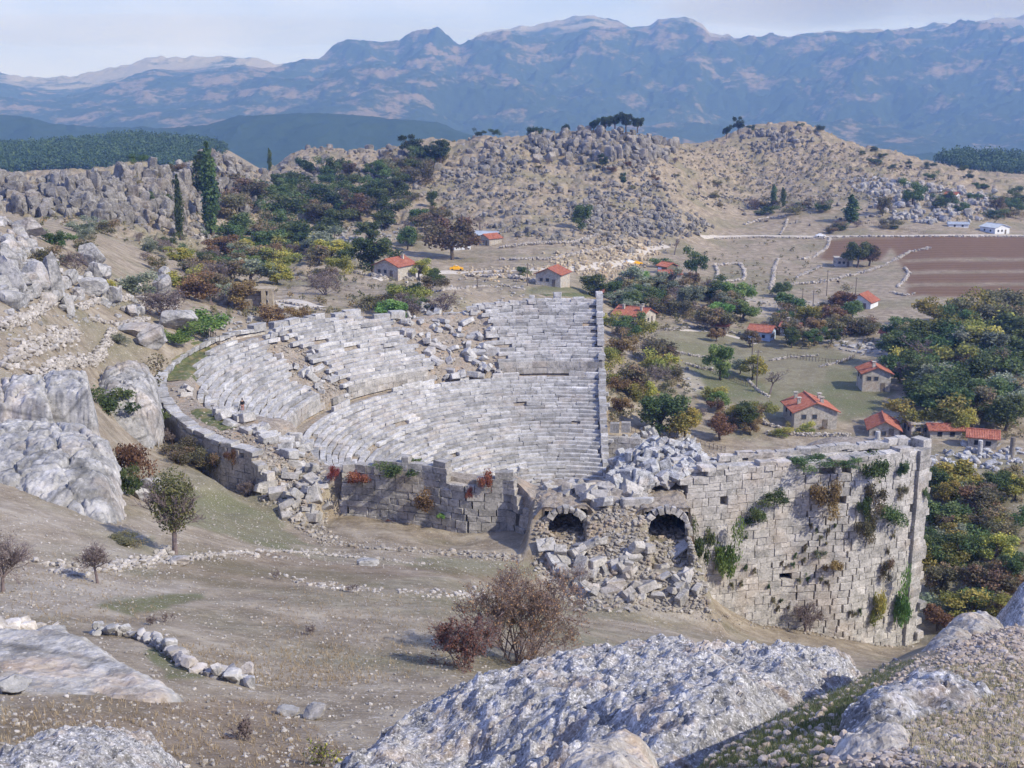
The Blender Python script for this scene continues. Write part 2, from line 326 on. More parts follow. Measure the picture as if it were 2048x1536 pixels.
def terrain_h(X, Y):
    X = np.asarray(X, float); Y = np.asarray(Y, float)
    z = base_h(X, Y)
    r, a = polar(X, Y); az = az_(a)
    # orchestra and ground by the stage wall
    st = (r < 75) & ~in_cavea(X, Y) & (X > 8)
    k = (1 - smooth(12, 40, np.abs(Y - 180))) * smooth(8, 12, X) * (1 - smooth(45, 70, X)); k = np.where(st, k, 0)
    z = z * (1 - k) + k * ZO
    # debris aprons outside the two breaches
    for a0, a1, lowr in ((231, 241, 2.6), (263, 279.8, 1.0)):
        w = smooth(a0, a0 + 1.2, az) * (1 - smooth(a1 - 1.2, a1, az)); t = r - wall_r(az) + 1.0
        ap = wall_top(az) - lowr - 0.22 * np.clip(t, 0, 4.5) - 0.62 * np.maximum(t - 4.5, 0) + 0.3 * fbm(X * .6, Y * .6, 7, 4)
        z = np.where((t > -2) & (t < 22) & (w > 0), np.maximum(z, z * (1 - w) + ap * w), z)
    lo = smooth(300, 420, Y)
    amp = np.minimum(0.0035 * Y, 1.3); amp = amp * np.where((z < 8) & (Y > 200), 0.25, 1)
    n = fbm(X / np.maximum(6, Y * 0.05), Y / np.maximum(6, Y * 0.05), 0.0, 5)
    z = z + amp * n * 1.3
    # knobbly limestone relief on the ridge
    rk = smooth(8, 20, z) * smooth(260, 330, Y) * (1 - smooth(850, 950, Y))
    z = z + rk * (2.0 * fbm(X / 17, Y / 11, 5, 4, True) - 2.6 + 1.2 * (perlin(X / 5, Y / 5) > 0.12))
    # terraces on the open hill to the right
    tr = smooth(90, 150, X) * smooth(430, 520, Y) * (1 - smooth(860, 900, Y)) * smooth(2, 8, z)
    q = z + 1.2 * perlin(X / 60, Y / 60); f = q / 2.4 - np.floor(q / 2.4); z = z + tr * (smooth(0, 0.25, f) - f) * 1.6
    for vx, vy, vz, hw, vh in VAULTS:
        m = (np.abs(X - vx) < hw + 0.1) & (Y > vy - 5.0) & (Y < vy + 9); z = np.where(m, np.minimum(z, vz - 0.15 - np.maximum(0, vy - .8 - Y) * (0.6 if vx > 10 else 0.2)), z)
    # heap of marble from the fallen stage building
    hp = np.clip(1 - ((X - 25) / 13.0) ** 2 - ((Y - 180) / 13.0) ** 2, 0, 1); z = z + 8.5 * hp ** 0.75 * (hp > 0)
    # under the theatre
    m = th_mask(X, Y, 1.0); z = np.where(m, np.minimum(z, bed_h(X, Y) - 1.6), z)
    return z
NV, NY = 1020, 1150
gv = np.linspace(-0.78, 0.78, NV); gl = np.linspace(math.log(4.0 + 0.8), math.log(4.0 + 2600), NY); gY = np.exp(gl) - 4.0
VV, YY = np.meshgrid(gv, gY); XX = VV * (YY + 4.0)
ZZ = terrain_h(XX, YY)
def ground_T(X, Y):
    v = np.clip((X / (Y + 4) - gv[0]) / (gv[1] - gv[0]), 0, NV - 1.001); w = np.clip((np.log(Y + 4) - gl[0]) / (gl[1] - gl[0]), 0, NY - 1.001)
    i = v.astype(int); j = w.astype(int); fi = v - i; fj = w - j
    return (ZZ[j, i] * (1 - fi) + ZZ[j, i + 1] * fi) * (1 - fj) + (ZZ[j + 1, i] * (1 - fi) + ZZ[j + 1, i + 1] * fi) * fj
GG = np.where(th_mask(XX, YY, 0.5), np.maximum(bed_h(XX, YY), ZZ), ZZ)
def lookup(G, X, Y):
    X = np.asarray(X, float); Y = np.asarray(Y, float)
    v = np.clip((X / (Y + 4) - gv[0]) / (gv[1] - gv[0]), 0, NV - 1.001); w = np.clip((np.log(Y + 4) - gl[0]) / (gl[1] - gl[0]), 0, NY - 1.001)
    i = v.astype(np.int32); j = w.astype(np.int32); fi = v - i; fj = w - j; k = j * NV + i; g = G.ravel()
    return (g[k] * (1 - fi) + g[k + 1] * fi) * (1 - fj) + (g[k + NV] * (1 - fi) + g[k + NV + 1] * fi) * fj
def ground(X, Y): return lookup(GG, X, Y)
def hit(px, py, ymin=2.0, ymax=2500.0, n=1300):
    """first point of the ground that a pixel of the photograph shows"""
    px = np.atleast_1d(np.asarray(px, float)); py = np.atleast_1d(np.asarray(py, float)); out = []
    Y = np.exp(np.linspace(math.log(ymin), math.log(ymax), n))[None]
    for i in range(0, len(px), 1500):
        x, y, z = ray(px[i:i + 1500], py[i:i + 1500]); s = Y / y[:, None]
        X = x[:, None] * s; Z = CZ + z[:, None] * s; d = Z - ground(X, np.broadcast_to(Y, X.shape))
        h = d < 0; j = np.maximum(h.argmax(1), 1); k = np.arange(len(j)); d0 = d[k, j - 1]; d1 = d[k, j]
        t = np.clip(d0 / (d0 - d1 + 1e-9), 0, 1); yy = Y[0, j - 1] * (1 - t) + Y[0, j] * t; yy = np.where(h.any(1), yy, np.nan)
        out.append(np.stack([x * yy / y, yy], 1))
    o = np.concatenate(out); return o[:, 0], o[:, 1]
def hit1(px, py, **k):
    X, Y = hit(px, py, **k)
    if not np.isfinite(Y[0]): X, Y = hit(px, py + 12, **k)
    if not np.isfinite(Y[0]): return None
    return float(X[0]), float(Y[0]), float(ground(X, Y)[0])
def px_poly(P): 
    P = np.array(P, float); X, Y = hit(P[:, 0], P[:, 1]); ok = np.isfinite(Y); return np.stack([X[ok], Y[ok]], 1)
# ---- ground colour zones: R green turf, G bare pale rock/path, B ploughed brown
zone = np.zeros((NY, NV, 3))
def paint(P, ch, val, soft=0.0):
    PP = px_poly(P); m = in_poly(XX + soft * fbm(XX / 6, YY / 6, 1.0, 3), YY + soft * fbm(XX / 6, YY / 6, 8.0, 3), PP); zone[..., ch] = np.where(m, val, zone[..., ch]); return m
paint([(1330,660),(1440,652),(1600,672),(1730,720),(1760,800),(1640,790),(1560,840),(1440,800),(1280,700)], 0, .5, 5)
paint([(1380,735),(1440,730),(1560,780),(1500,800),(1400,790)], 0, .9, 5)
paint([(1660,735),(1770,740),(1790,800),(1730,830),(1690,850),(1640,790)], 0, .8, 5)
paint([(1060,575),(1200,580),(1200,592),(1050,588)], 0, .7, 2)
paint([(1430,545),(1500,548),(1490,560),(1430,562)], 0, .5, 5)
paint([(1500,545),(1640,560),(1560,590),(1440,600)], 0, .35, 3)
paint([(350,970),(450,985),(540,1010),(620,1090),(560,1100),(420,1060),(320,1040)], 0, .6, 3)
paint([(820,1110),(1060,1120),(1060,1150),(860,1150)], 0, .5, 3)
paint([(200,1210),(300,1190),(400,1185),(260,1235)], 0, .8, 1.5)
paint([(280,1310),(330,1290),(420,1360),(360,1368)], 0, .8, 1.5)
paint([(230,1080),(310,1070),(300,1100)], 0, .8, 1.5)
paint([(1900,900),(2048,920),(2048,1200),(1860,1200),(1860,950)], 0, .3, 2)
paint([(1660,478),(2060,474),(2060,596),(1815,592),(1810,545),(1790,505),(1770,480)], 2, 1.0, 1)
paint([(1655,482),(1795,474),(1760,522),(1640,520),(1650,500)], 2, 1.0, 1)
for yb in (522, 546, 571): paint([(1805,yb-3),(2060,yb-6),(2060,yb),(1808,yb+3)], 2, .25, 1)
paint([(300,1120),(560,1100),(700,1130),(1060,1160),(1100,1180),(560,1180),(330,1160)], 2, .28, 1)
paint([(0,1390),(300,1400),(560,1400),(700,1500),(700,1536),(0,1536)], 2, .35, 1)
paint([(0,1265),(120,1262),(230,1330),(330,1390),(0,1392)], 1, .75, 1.2)
paint([(0,1170),(250,1160),(420,1165),(300,1195),(0,1240)], 1, .45, .3)
paint([(0,1000),(330,1040),(330,1100),(200,1170),(0,1160)], 1, .25, .5)
paint([(1080,1090),(1400,1150),(1420,1225),(1260,1225),(1080,1160)], 1, .55, .5)
paint([(1350,730),(1400,750),(1410,780),(1370,790)], 1, .6, .5)
paint([(1460,590),(1640,600),(1740,640),(1560,640),(1470,620)], 1, .5, 2)
paint([(1640,670),(1760,690),(1770,710),(1690,705)], 1, .6, 2)
near = np.exp(-((YY - 6) / 6) ** 2) * (0.35 + 0.65 * (XX < 1.2 + 0.12 * YY))
zone[..., 0] = np.maximum(zone[..., 0], near * smooth(-0.1, 0.35, fbm(XX / 1.2, YY / 1.2, 2.0, 4)) * 0.9)
for _k in range(3):
    zone[1:-1, 1:-1] = (zone[1:-1, 1:-1] * 2 + zone[:-2, 1:-1] + zone[2:, 1:-1] + zone[1:-1, :-2] + zone[1:-1, 2:]) / 6
zone = np.clip(zone, 0, 1)
def ground_mat():
    m, nt = new_mat('hillside_ground'); P = N(nt, 'ShaderNodeNewGeometry').outputs['Position']
    nz = N(nt, 'ShaderNodeAttribute', attribute_name='zone').outputs['Color']; sp = N(nt, 'ShaderNodeSeparateColor', i={0: nz}).outputs
    def no(sc, d=6.0, r=0.6): return N(nt, 'ShaderNodeTexNoise', i={'Vector': P, 'Scale': sc, 'Detail': d, 'Roughness': r}).outputs[0]
    big, mid, fine, vf = no(0.05, 7), no(0.35, 8, 0.7), no(2.2, 6, 0.7), no(9.0, 5, 0.7)
    c = RAMP(nt, mid, [(0.30, (0.150, 0.120, 0.083)), (0.48, (0.245, 0.202, 0.147)), (0.66, (0.37, 0.32, 0.243))])
    c = MIX(nt, RAMP(nt, big, [(0.48, (0, 0, 0)), (0.62, (0.55,) * 3)]), c, (0.145, 0.145, 0.080))
    c = MIX(nt, RAMP(nt, fine, [(0.55, (0, 0, 0)), (0.66, (0.5,) * 3)]), c, (0.38, 0.31, 0.20))
    c = MIX(nt, RAMP(nt, fine, [(0.32, (0.6,) * 3), (0.44, (0, 0, 0))]), c, (0.14, 0.125, 0.085))
    gf = MATH(nt, 'MULTIPLY', sp[0], RAMP(nt, MIX(nt, 0.5, fine, mid), [(0.36, (0.35,) * 3), (0.58, (1,) * 3)]), True)
    c = MIX(nt, gf, c, MIX(nt, vf, (0.045, 0.075, 0.022), (0.13, 0.145, 0.055)))
    c = MIX(nt, sp[1], c, RAMP(nt, mid, [(0.3, (0.28, 0.24, 0.19)), (0.7, (0.46, 0.42, 0.36))]))
    fur = N(nt, 'ShaderNodeTexWave', wave_type='BANDS', bands_direction='Y', i={'Vector': P, 'Scale': 0.05, 'Distortion': 3.0, 'Detail': 3.0, 'Detail Scale': 0.3}).outputs[1]
    br = MIX(nt, RAMP(nt, fur, [(0.60, (0, 0, 0)), (0.98, (0.40,) * 3)]), MIX(nt, mid, (0.115, 0.070, 0.042), (0.18, 0.112, 0.070)), (0.18, 0.14, 0.10))
    c = MIX(nt, sp[2], c, br)
    for sc, th, lo in ((1.1, 0.10, 0.52), (3.2, 0.13, 0.47), (9.0, 0.16, 0.45)):     # loose pale stones of three sizes
        v = N(nt, 'ShaderNodeTexVoronoi', feature='F1', i={'Vector': P, 'Scale': sc, 'Randomness': 1.0}).outputs
        pick = MATH(nt, 'GREATER_THAN', N(nt, 'ShaderNodeSeparateColor', i={0: v['Color']}).outputs[0], lo)
        k = MATH(nt, 'MULTIPLY', RAMP(nt, v['Distance'], [(th, (1,) * 3), (th * 1.7, (0,) * 3)]), pick)
        k = MATH(nt, 'MULTIPLY', k, MATH(nt, 'SUBTRACT', 0.85, MATH(nt, 'MULTIPLY', sp[2], 0.75)))
        c = MIX(nt, k, c, (0.45, 0.41, 0.36))
    h = MATH(nt, 'ADD', mid, MATH(nt, 'MULTIPLY', fine, 0.35))
    return finish(m, nt, c, 0.97, h, 0.7, 0.4, spec=0.05)
M_ground = ground_mat()
me = mesh('ground', np.stack([XX, YY, ZZ], -1).reshape(-1, 3), grid_faces(NY, NV), M_ground, True, zone.reshape(-1, 3))
tag(obj('ground', me), 'dry stony hillside ground with tan earth and thin turf', kind='structure')
# ================================================================ far hills, mountains, air
def far_mat(name, forest, bare, rocky, amount, sc):
    m, nt = new_mat(name); P = N(nt, 'ShaderNodeNewGeometry').outputs['Position']
    P = N(nt, 'ShaderNodeMapping', i={'Vector': P, 'Scale': (1 / sc, 1 / sc, 2.2 / sc)}).outputs[0]
    a = N(nt, 'ShaderNodeTexNoise', i={'Vector': P, 'Scale': 1.0, 'Detail': 9.0, 'Roughness': 0.62, 'Distortion': 0.4}).outputs[0]
    b = N(nt, 'ShaderNodeTexNoise', i={'Vector': P, 'Scale': 6.0, 'Detail': 7.0, 'Roughness': 0.7}).outputs[0]
    t = N(nt, 'ShaderNodeAttribute', attribute_name='tint').outputs['Fac']
    f = MATH(nt, 'ADD', MATH(nt, 'ADD', a, MATH(nt, 'MULTIPLY', MATH(nt, 'SUBTRACT', b, 0.5), 0.5)), MATH(nt, 'MULTIPLY', t, 0.30))
    c = MIX(nt, RAMP(nt, f, [(amount, (0, 0, 0)), (amount + 0.09, (1, 1, 1))]), MIX(nt, b, forest, tuple(q * 1.8 for q in forest)), MIX(nt, RAMP(nt, t, [(0.25, (0,) * 3), (0.6, (1,) * 3)]), bare, rocky))
    return finish(m, nt, c, 1.0, b, 0.8, sc * 0.03, spec=0.0)
SIL = [(-900,170),(-300,150),(0,150),(60,160),(150,158),(250,138),(300,122),(400,122),(480,118),(520,124),(560,137),(640,135),(700,102),(745,93),(770,104),(800,106),(830,78),(850,70),(868,74),(915,104),
       (950,80),(1000,65),(1050,62),(1100,54),(1150,42),(1185,37),(1230,50),(1260,62),(1300,62),(1313,48),(1340,44),(1380,46),(1400,55),(1412,76),(1500,85),(1560,80),(1640,74),(1700,66),(1780,70),(1850,56),(1950,50),(2048,40),(2500,10),(3000,20)]
def far_grid(Y0, Y1, nY, nU=1000, u0=-0.68, u1=0.68):
    u = np.linspace(u0, u1, nU); Y = np.exp(np.linspace(math.log(Y0), math.log(Y1), nY)); U, YY_ = np.meshgrid(u, Y); return U, YY_, U * YY_
U, Ym, Xm = far_grid(4700, 10700, 420)
pxs = 1024 + U * 2466
YR = 9300.0
crest_py = np.interp(pxs, [s[0] for s in SIL], [s[1] for s in SIL])
crest = CZ + (HZ - crest_py) / 2466 * YR
s = np.clip((Ym - 4700) / (YR - 4700), 0, 1); back = np.clip((Ym - YR) / 1500, 0, 1)
prof = s ** 1.25
zb = CZ - 0.052 * 4700
rid = fbm(Xm / 1500, Ym / 1300, 0.5, 8, True, 0.58); big = fbm(Xm / 3500, Ym / 2200, 4.0, 3)
zm = zb + (crest - zb) * prof + (rid * 330 + big * 260) * np.sin(np.pi * np.clip(s, 0, 1)) ** 0.8 * (1 - 0.8 * smooth(.5, .92, s)) * (0.5 + 0.5 * smooth(350, 900, pxs)) - 120 * back
cliff = smooth(0.80, 0.97, s) * (1 - back)
zm += cliff * 45 * fbm(Xm / 260, Ym / 500, 1.0, 4, True) * (1 - smooth(0.97, 1.0, s)) + 14 * fbm(Xm / 120, Ym / 400, 7, 3) * smooth(0.9, 1, s)
rocky = smooth(0.66, 0.95, s) * smooth(-0.35, 0.25, fbm(Xm / 1600, Ym / 3000, 9.0, 3)) * 1.0 + 0.25 * smooth(0.1, 0.6, rid) 
M_mount = far_mat('mountain_forest_and_rock', (0.022, 0.036, 0.020), (0.17, 0.145, 0.12), (0.27, 0.26, 0.25), 0.575, 240.0)
tag(obj('mountains', mesh('mountains', np.stack([Xm, Ym, zm], -1).reshape(-1, 3), grid_faces(*Xm.shape), M_mount, True, np.clip(rocky, 0, 1).ravel())), 'high forested mountain range with pale crags across the skyline', kind='structure')
U, Yh, Xh = far_grid(2550, 4700, 150, 700)
pxs = 1024 + U * 2466
HS = [(-900,250),(0,243),(60,240),(130,262),(330,268),(400,262),(480,245),(600,235),(700,240),(800,246),(900,262),(1000,285),(1100,300),(1500,318),(1900,318),(2100,320),(3000,300)]
hc = CZ + (HZ - np.interp(pxs, [q[0] for q in HS], [q[1] for q in HS])) / 2466 * 3700.0
zh = -230 + (hc + 230) * np.exp(-((Yh - 3700) / 600) ** 2) + 28 * fbm(Xh / 260, Yh / 260, 0.0, 5, True) * np.exp(-((Yh - 3500) / 700) ** 2)
M_hill = far_mat('wooded_hill', (0.022, 0.038, 0.018), (0.30, 0.22, 0.15), (0.3, 0.26, 0.2), 0.73, 350.0)
tag(obj('hills', mesh('hills', np.stack([Xh, Yh, zh], -1).reshape(-1, 3), grid_faces(*Xh.shape), M_hill, True, np.zeros(Xh.size))), 'wooded hills in the valley below the mountains', kind='structure')
def box_mesh(name, x0, x1, y0, y1, z0, z1, m):
    co = [(x, y, z) for z in (z0, z1) for y in (y0, y1) for x in (x0, x1)]
    return mesh(name, co, np.array([(0, 2, 3, 1), (4, 5, 7, 6), (0, 1, 5, 4), (2, 6, 7, 3), (0, 4, 6, 2), (1, 3, 7, 5)]), m)
def vol_mat(name, col, dens, aniso=0.0):
    m, nt = new_mat(name); v = N(nt, 'ShaderNodeVolumePrincipled', i={'Color': (*col, 1), 'Density': dens, 'Anisotropy': aniso, 'Absorption Color': (1, 1, 1, 1)})
    nt.links.new(v.outputs[0], N(nt, 'ShaderNodeOutputMaterial').inputs['Volume']); return m
HAZE_D = 1.6e-4
tag(obj('haze', box_mesh('haze', -9800, 9800, -60, 10900, -720, 1290, vol_mat('haze_air', (0.22, 0.42, 1.0), HAZE_D))), 'thin blue haze filling the valley air', kind='stuff')
def blob(name, c, r, m, seed, label, kind='stuff'):
    v, f = ico(4); k = fbm(v[:, 0] * 1.4 + seed, v[:, 1] * 1.4, v[:, 2] * 1.4, 4); v = v * (1 + .45 * k[:, None]) * np.array(r) + np.array(c); return tag(obj(name, mesh(name, v, f, m, True)), label, kind=kind)
MIST = []
# ================================================================ block masonry
def ico(sub=1):
    t = (1 + 5 ** .5) / 2
    v = np.array([(-1,t,0),(1,t,0),(-1,-t,0),(1,-t,0),(0,-1,t),(0,1,t),(0,-1,-t),(0,1,-t),(t,0,-1),(t,0,1),(-t,0,-1),(-t,0,1)], float); v /= np.linalg.norm(v[0])
    f = np.array([(0,11,5),(0,5,1),(0,1,7),(0,7,10),(0,10,11),(1,5,9),(5,11,4),(11,10,2),(10,7,6),(7,1,8),(3,9,4),(3,4,2),(3,2,6),(3,6,8),(3,8,9),(4,9,5),(2,4,11),(6,2,10),(8,6,7),(9,8,1)])
    for _ in range(sub):
        e = np.sort(np.concatenate([f[:, [0, 1]], f[:, [1, 2]], f[:, [2, 0]]]), 1); ue, inv = np.unique(e, axis=0, return_inverse=True); inv = inv.ravel()
        mid = v[ue].mean(1); mid /= np.linalg.norm(mid, axis=1)[:, None]; n = len(f); a, b, c = (inv[i * n:(i + 1) * n] + len(v) for i in range(3)); v = np.concatenate([v, mid])
        f = np.concatenate([np.stack([f[:, 0], a, c], 1), np.stack([f[:, 1], b, a], 1), np.stack([f[:, 2], c, b], 1), np.stack([a, b, c], 1)])
    return v, f
def rot_z(a): 
    c, s = np.cos(a), np.sin(a); o = np.zeros_like(c); i = o + 1
    return np.stack([np.stack([c, -s, o], -1), np.stack([s, c, o], -1), np.stack([o, o, i], -1)], -2)
def rot_x(a):
    c, s = np.cos(a), np.sin(a); o = np.zeros_like(c); i = o + 1
    return np.stack([np.stack([i, o, o], -1), np.stack([o, c, -s], -1), np.stack([o, s, c], -1)], -2)
def rot_y(a):
    c, s = np.cos(a), np.sin(a); o = np.zeros_like(c); i = o + 1
    return np.stack([np.stack([c, o, s], -1), np.stack([o, i, o], -1), np.stack([-s, o, c], -1)], -2)
def blocks(name, cen, dims, ang, mat_, parent=None, jit=0.03, ch=0.07, face='up', tilt=0.0, tint=0.12):
    """stone blocks as one masonry mesh; cen (n,3) centre, dims (n,3)=(along, deep, high), ang (n,) heading of the along axis; face = side that is chamfered"""
    cen = np.asarray(cen, float); dims = np.asarray(dims, float); ang = np.asarray(ang, float); n = len(cen)
    q = np.array([(-1, -1), (1, -1), (1, 1), (-1, 1)], float) / 2
    if face == 'up':
        b = np.concatenate([np.c_[q, np.full(4, -.5)], np.c_[q, np.full(4, .5)], np.c_[q, np.full(4, .5)]])
    else:   # outward = local -y
        b = np.concatenate([np.c_[q[:, 0], np.full(4, .5), q[:, 1]], np.c_[q[:, 0], np.full(4, -.5), q[:, 1]], np.c_[q[:, 0], np.full(4, -.5), q[:, 1]]])
    v = b[None] * dims[:, None]; c = ch * RNG.uniform(0.6, 1.5, (n, 1)); c = np.minimum(c, dims.min(1)[:, None] * 0.28)
    if face == 'up':
        v[:, 4:8, 2] -= c; v[:, 8:, 0] -= np.sign(b[8:, 0]) * c; v[:, 8:, 1] -= np.sign(b[8:, 1]) * c
    else:
        v[:, 4:8, 1] += c; v[:, 8:, 0] -= np.sign(b[8:, 0]) * c; v[:, 8:, 2] -= np.sign(b[8:, 2]) * c
    v += RNG.normal(0, jit, v.shape)
    R = rot_z(ang + RNG.normal(0, tilt * 0.6, n)) @ rot_x(RNG.normal(0, tilt, n)) @ rot_y(RNG.normal(0, tilt, n))
    v = np.einsum('nij,nkj->nki', R, v) + cen[:, None]
    s_ = [(0, 1, 5, 4), (1, 2, 6, 5), (2, 3, 7, 6), (3, 0, 4, 7), (4, 5, 9, 8), (5, 6, 10, 9), (6, 7, 11, 10), (7, 4, 8, 11), (8, 9, 10, 11), (3, 2, 1, 0)]
    if face != 'up': s_ = [t[::-1] for t in s_]
    f = (np.array(s_)[None] + 12 * np.arange(n)[:, None, None]).reshape(-1, 4)
    ti = np.repeat(RNG.normal(0, tint, n).clip(-.3, .3), len(s_))
    return obj(name, mesh(name, v.reshape(-1, 3), f, mat_, False, ti), parent)
def arc_blocks(r, z, a0, a1, L0, L1, depth, height, gap=0.03, drop=0.0, rj=0.03, zj=0.02, skip=None):
    out = []; a = a0
    while a < a1:
        L = RNG.uniform(L0, L1); rr = r(a) if callable(r) else r; da = math.degrees((L + gap) / rr); am = math.radians(a + da / 2); a += da
        if RNG.random() < drop: continue
        tl = math.atan2(r(a) - rr, rr * math.radians(da)) if callable(r) else 0.0
        if callable(r): rr = (rr + r(a)) / 2
        r_ = rr + RNG.normal(0, rj); x = C0[0] + r_ * math.cos(am); y = C0[1] + r_ * math.sin(am)
        if skip is not None and skip(x, y, math.degrees(am)): continue
        zz = z(math.degrees(am)) if callable(z) else z
        out.append((x, y, zz + RNG.normal(0, zj) - height / 2, L, depth, height, am + math.pi / 2 - tl))
    return out
def emit(name, rows, mat_, parent, **k):
    if not rows: return None
    a = np.array(rows, float); return blocks(name, a[:, :3], a[:, 3:6], a[:, 6], mat_, parent, **k)
theatre = empty('ancient_theatre', (C0[0], C0[1], ZO)); BASE = theatre
tag(theatre, 'ruined ancient stone theatre with curved seat rows and high outer wall', 'theatre')
T_INV = (-C0[0], -C0[1], -ZO)
def T(o): o.location = T_INV; return o       # parts are built in world coordinates; the parent stands at the theatre's base
for i, (px_, py_, Y_, rx_, ry_, rz_, dn) in enumerate([(2150,-60,8300,2500,420,300,.0006),(1800,-20,8500,1700,380,240,.0006),(1560,15,8700,900,320,140,.0008),(1950,-50,8100,2200,300,240,.0006),(300,60,9900,3200,250,130,.0007)]):
    x_, z_ = at_y(px_, py_, Y_); blob('low_cloud', (float(x_), Y_, float(z_)), (rx_, ry_, rz_), vol_mat('cloud_air', (.93, .96, 1.0), dn), i * 5.1, ['cloud bank wrapping the high slope at the upper right','cloud bank over the right summit','thin wisp of cloud beside the flat topped crag','dense inner cloud at the upper right','pale misty cloud behind the left range'][i])  # low cloud about the summits, built as thin volumes within the haze
# earth and rubble bed under the seats
naz = 620; rr = np.concatenate([np.linspace(1.0, 12, 12), np.linspace(12.5, 60, 150)])
AZ = np.radians(np.linspace(60, 330, naz)); cols = []
wr = wall_r(np.degrees(AZ)); top_r = np.minimum(rr[None, :], (wr - 1.0)[:, None])
Xb = C0[0] + top_r * np.cos(AZ)[:, None]; Yb = C0[1] + top_r * np.sin(AZ)[:, None]
Zb = bed_h(Xb, Yb)
okc = in_cavea(Xb, Yb)
for vx, vy, vz, hw, vh in VAULTS:
    m = (np.abs(Xb - vx) < hw + 0.35) & (Yb < vy + 8.5); Zb = np.where(m, vz - 0.3, Zb)
azd = np.degrees(AZ)
brk = np.maximum(smooth(231, 233, azd) * (1 - smooth(238.5, 240.5, azd)), smooth(263.3, 264.5, azd) * (1 - smooth(278.5, 279.6, azd)))
kk = np.arange(1, 12)[None]; re_ = (wr - 1.0)[:, None] + kk * (0.01 + 0.3 * brk[:, None]); ze_ = Zb[:, -1:] - kk * (1.1 - 0.2 * brk[:, None])
Xe = C0[0] + re_ * np.cos(AZ)[:, None]; Ye = C0[1] + re_ * np.sin(AZ)[:, None]; ze_ = ze_ + 0.3 * fbm(Xe * .7, Ye * .7, 4, 4) * brk[:, None]
for vx, vy, vz, hw, vh in VAULTS: ze_ = np.where((np.abs(Xe - vx) < hw + .5), np.minimum(ze_, vz - .3), ze_)
Xb = np.hstack([Xb, Xe]); Yb = np.hstack([Yb, Ye]); Zb = np.hstack([Zb, ze_]); okc = in_cavea(Xb, Yb); rr = np.arange(Xb.shape[1])
fa = grid_faces(naz, len(rr)); okf = okc.ravel()[fa].all(1)
T(obj('seating_bed', mesh('seating_bed', np.stack([Xb, Yb, Zb], -1).reshape(-1, 3), fa[okf], M_rubble, True), theatre))
GP = gap_plan
def seat_skip(x, y, az):
    if not in_cavea(np.array(x), np.array(y)): return True
    jx, jy = RNG.normal(0, 0.5, 2)
    return any(bool(in_poly(np.array(x + jx), np.array(y + jy), g)) for g in GP)
for i in range(NLOW):
    r = R0 + (i + 0.5) * DL; z = ZO + HL * (i + 1)
    rows = arc_blocks(r, z, 40 + RNG.uniform(0, 3), 322, 1.3, 3.9, DL * 0.90, HL * 1.25, gap=0.07, drop=0.015, rj=0.045, zj=0.04, skip=seat_skip)
    o = emit('seat_row', rows, M_seat, theatre, jit=0.022, ch=0.05, tilt=0.018, tint=0.14); T(o)
for i in range(NUP):
    r = RU + (i + 0.5) * DU; z = ZO + HL * NLOW + 2.2 + HU * (i + 1)
    def sk(x, y, az, r=r):
        return seat_skip(x, y, az) or r > float(seat_top_r(az)) + RNG.normal(0, 0.15)
    rows = arc_blocks(r, z, 70 + RNG.uniform(0, 2), 318, 1.2, 3.7, DU * 0.90, HU * 1.2, gap=0.07, drop=0.02, rj=0.055, zj=0.045, skip=sk)
    o = emit('seat_row', rows, M_seat, theatre, jit=0.026, ch=0.05, tilt=0.022, tint=0.14); o and T(o)
zd = ZO + HL * NLOW
rows = []
for k in range(2):
    rows += arc_blocks(RU + 0.1, zd + 1.1 * (k + 1), 76 + RNG.uniform(0, 1), 316, 1.2, 2.8, 0.8, 1.08, skip=seat_skip, rj=0.02)
T(emit('aisle_wall', rows, M_wall, theatre, face='out', jit=0.02, ch=0.05, tilt=0.006))
rows = arc_blocks(R1 + 0.15, zd + 0.85, 78, 130, 1.6, 3.3, 0.5, 1.05, drop=0.38, rj=0.05, zj=0.08, skip=seat_skip) + arc_blocks(R1 + 0.15, zd + 0.75, 130, 226, 1.4, 3.0, 0.5, 1.0, drop=0.6, rj=0.1, zj=0.1, skip=seat_skip)
T(emit('seat_back', rows, M_seat, theatre, jit=0.05, ch=0.08, tilt=0.05))
# outer wall
courses = [-6.0]
while courses[-1] < 27: courses.append(courses[-1] + RNG.uniform(0.62, 0.98))
def outer(name, a0, a1, top, lean=0.0, hole=0.002, stepL=0, stepR=0, mat_=M_wall):
    rows = []
    for j in range(len(courses) - 1):
        z0, z1 = courses[j], courses[j + 1]; h = z1 - z0; zc = (z0 + z1) / 2
        A0 = a0 + max(0, (zc - 17)) * stepL * RNG.uniform(0.7, 1.3); A1 = a1 - max(0, (zc - 17)) * stepR * RNG.uniform(0.7, 1.3)
        def sk(x, y, az, z1=z1, z0=z0):
            d = float(ground_T(np.array(C0[0] + (x - C0[0]) * 1.03), np.array(C0[1] + (y - C0[1]) * 1.03)))
            return z1 > top(az) + RNG.uniform(-0.15, 0.35) or z1 < d - 1.0
        for b in arc_blocks(lambda a: float(wall_r(a)) - 0.55, z1, A0, A1, 0.65, 1.9, 1.1, h * 0.975, gap=0.025, drop=hole, rj=0.035, zj=0.0, skip=sk):
            if h > 0.8 and b[3] > 1.0 and RNG.random() < 0.15:      # a course split in two thin blocks
                x, y, z, L, D, H, an = b; rows += [(x, y, z + H / 4, L, D, H / 2 - .01, an), (x, y, z - H / 4, L, D, H / 2 - .01, an)]
            else: rows.append(b)
    a = np.array(rows, float); a[:, 6] += 0
    # blocks face outwards: local -y must point away from the centre
    a[:, 6] = a[:, 6]
    return T(blocks(name, a[:, :3], a[:, 3:6], a[:, 6], mat_, theatre, face='out', jit=0.022, ch=0.032, tilt=0.004, tint=0.10))
def topL(az): return float(wall_top(az)) - 0.1
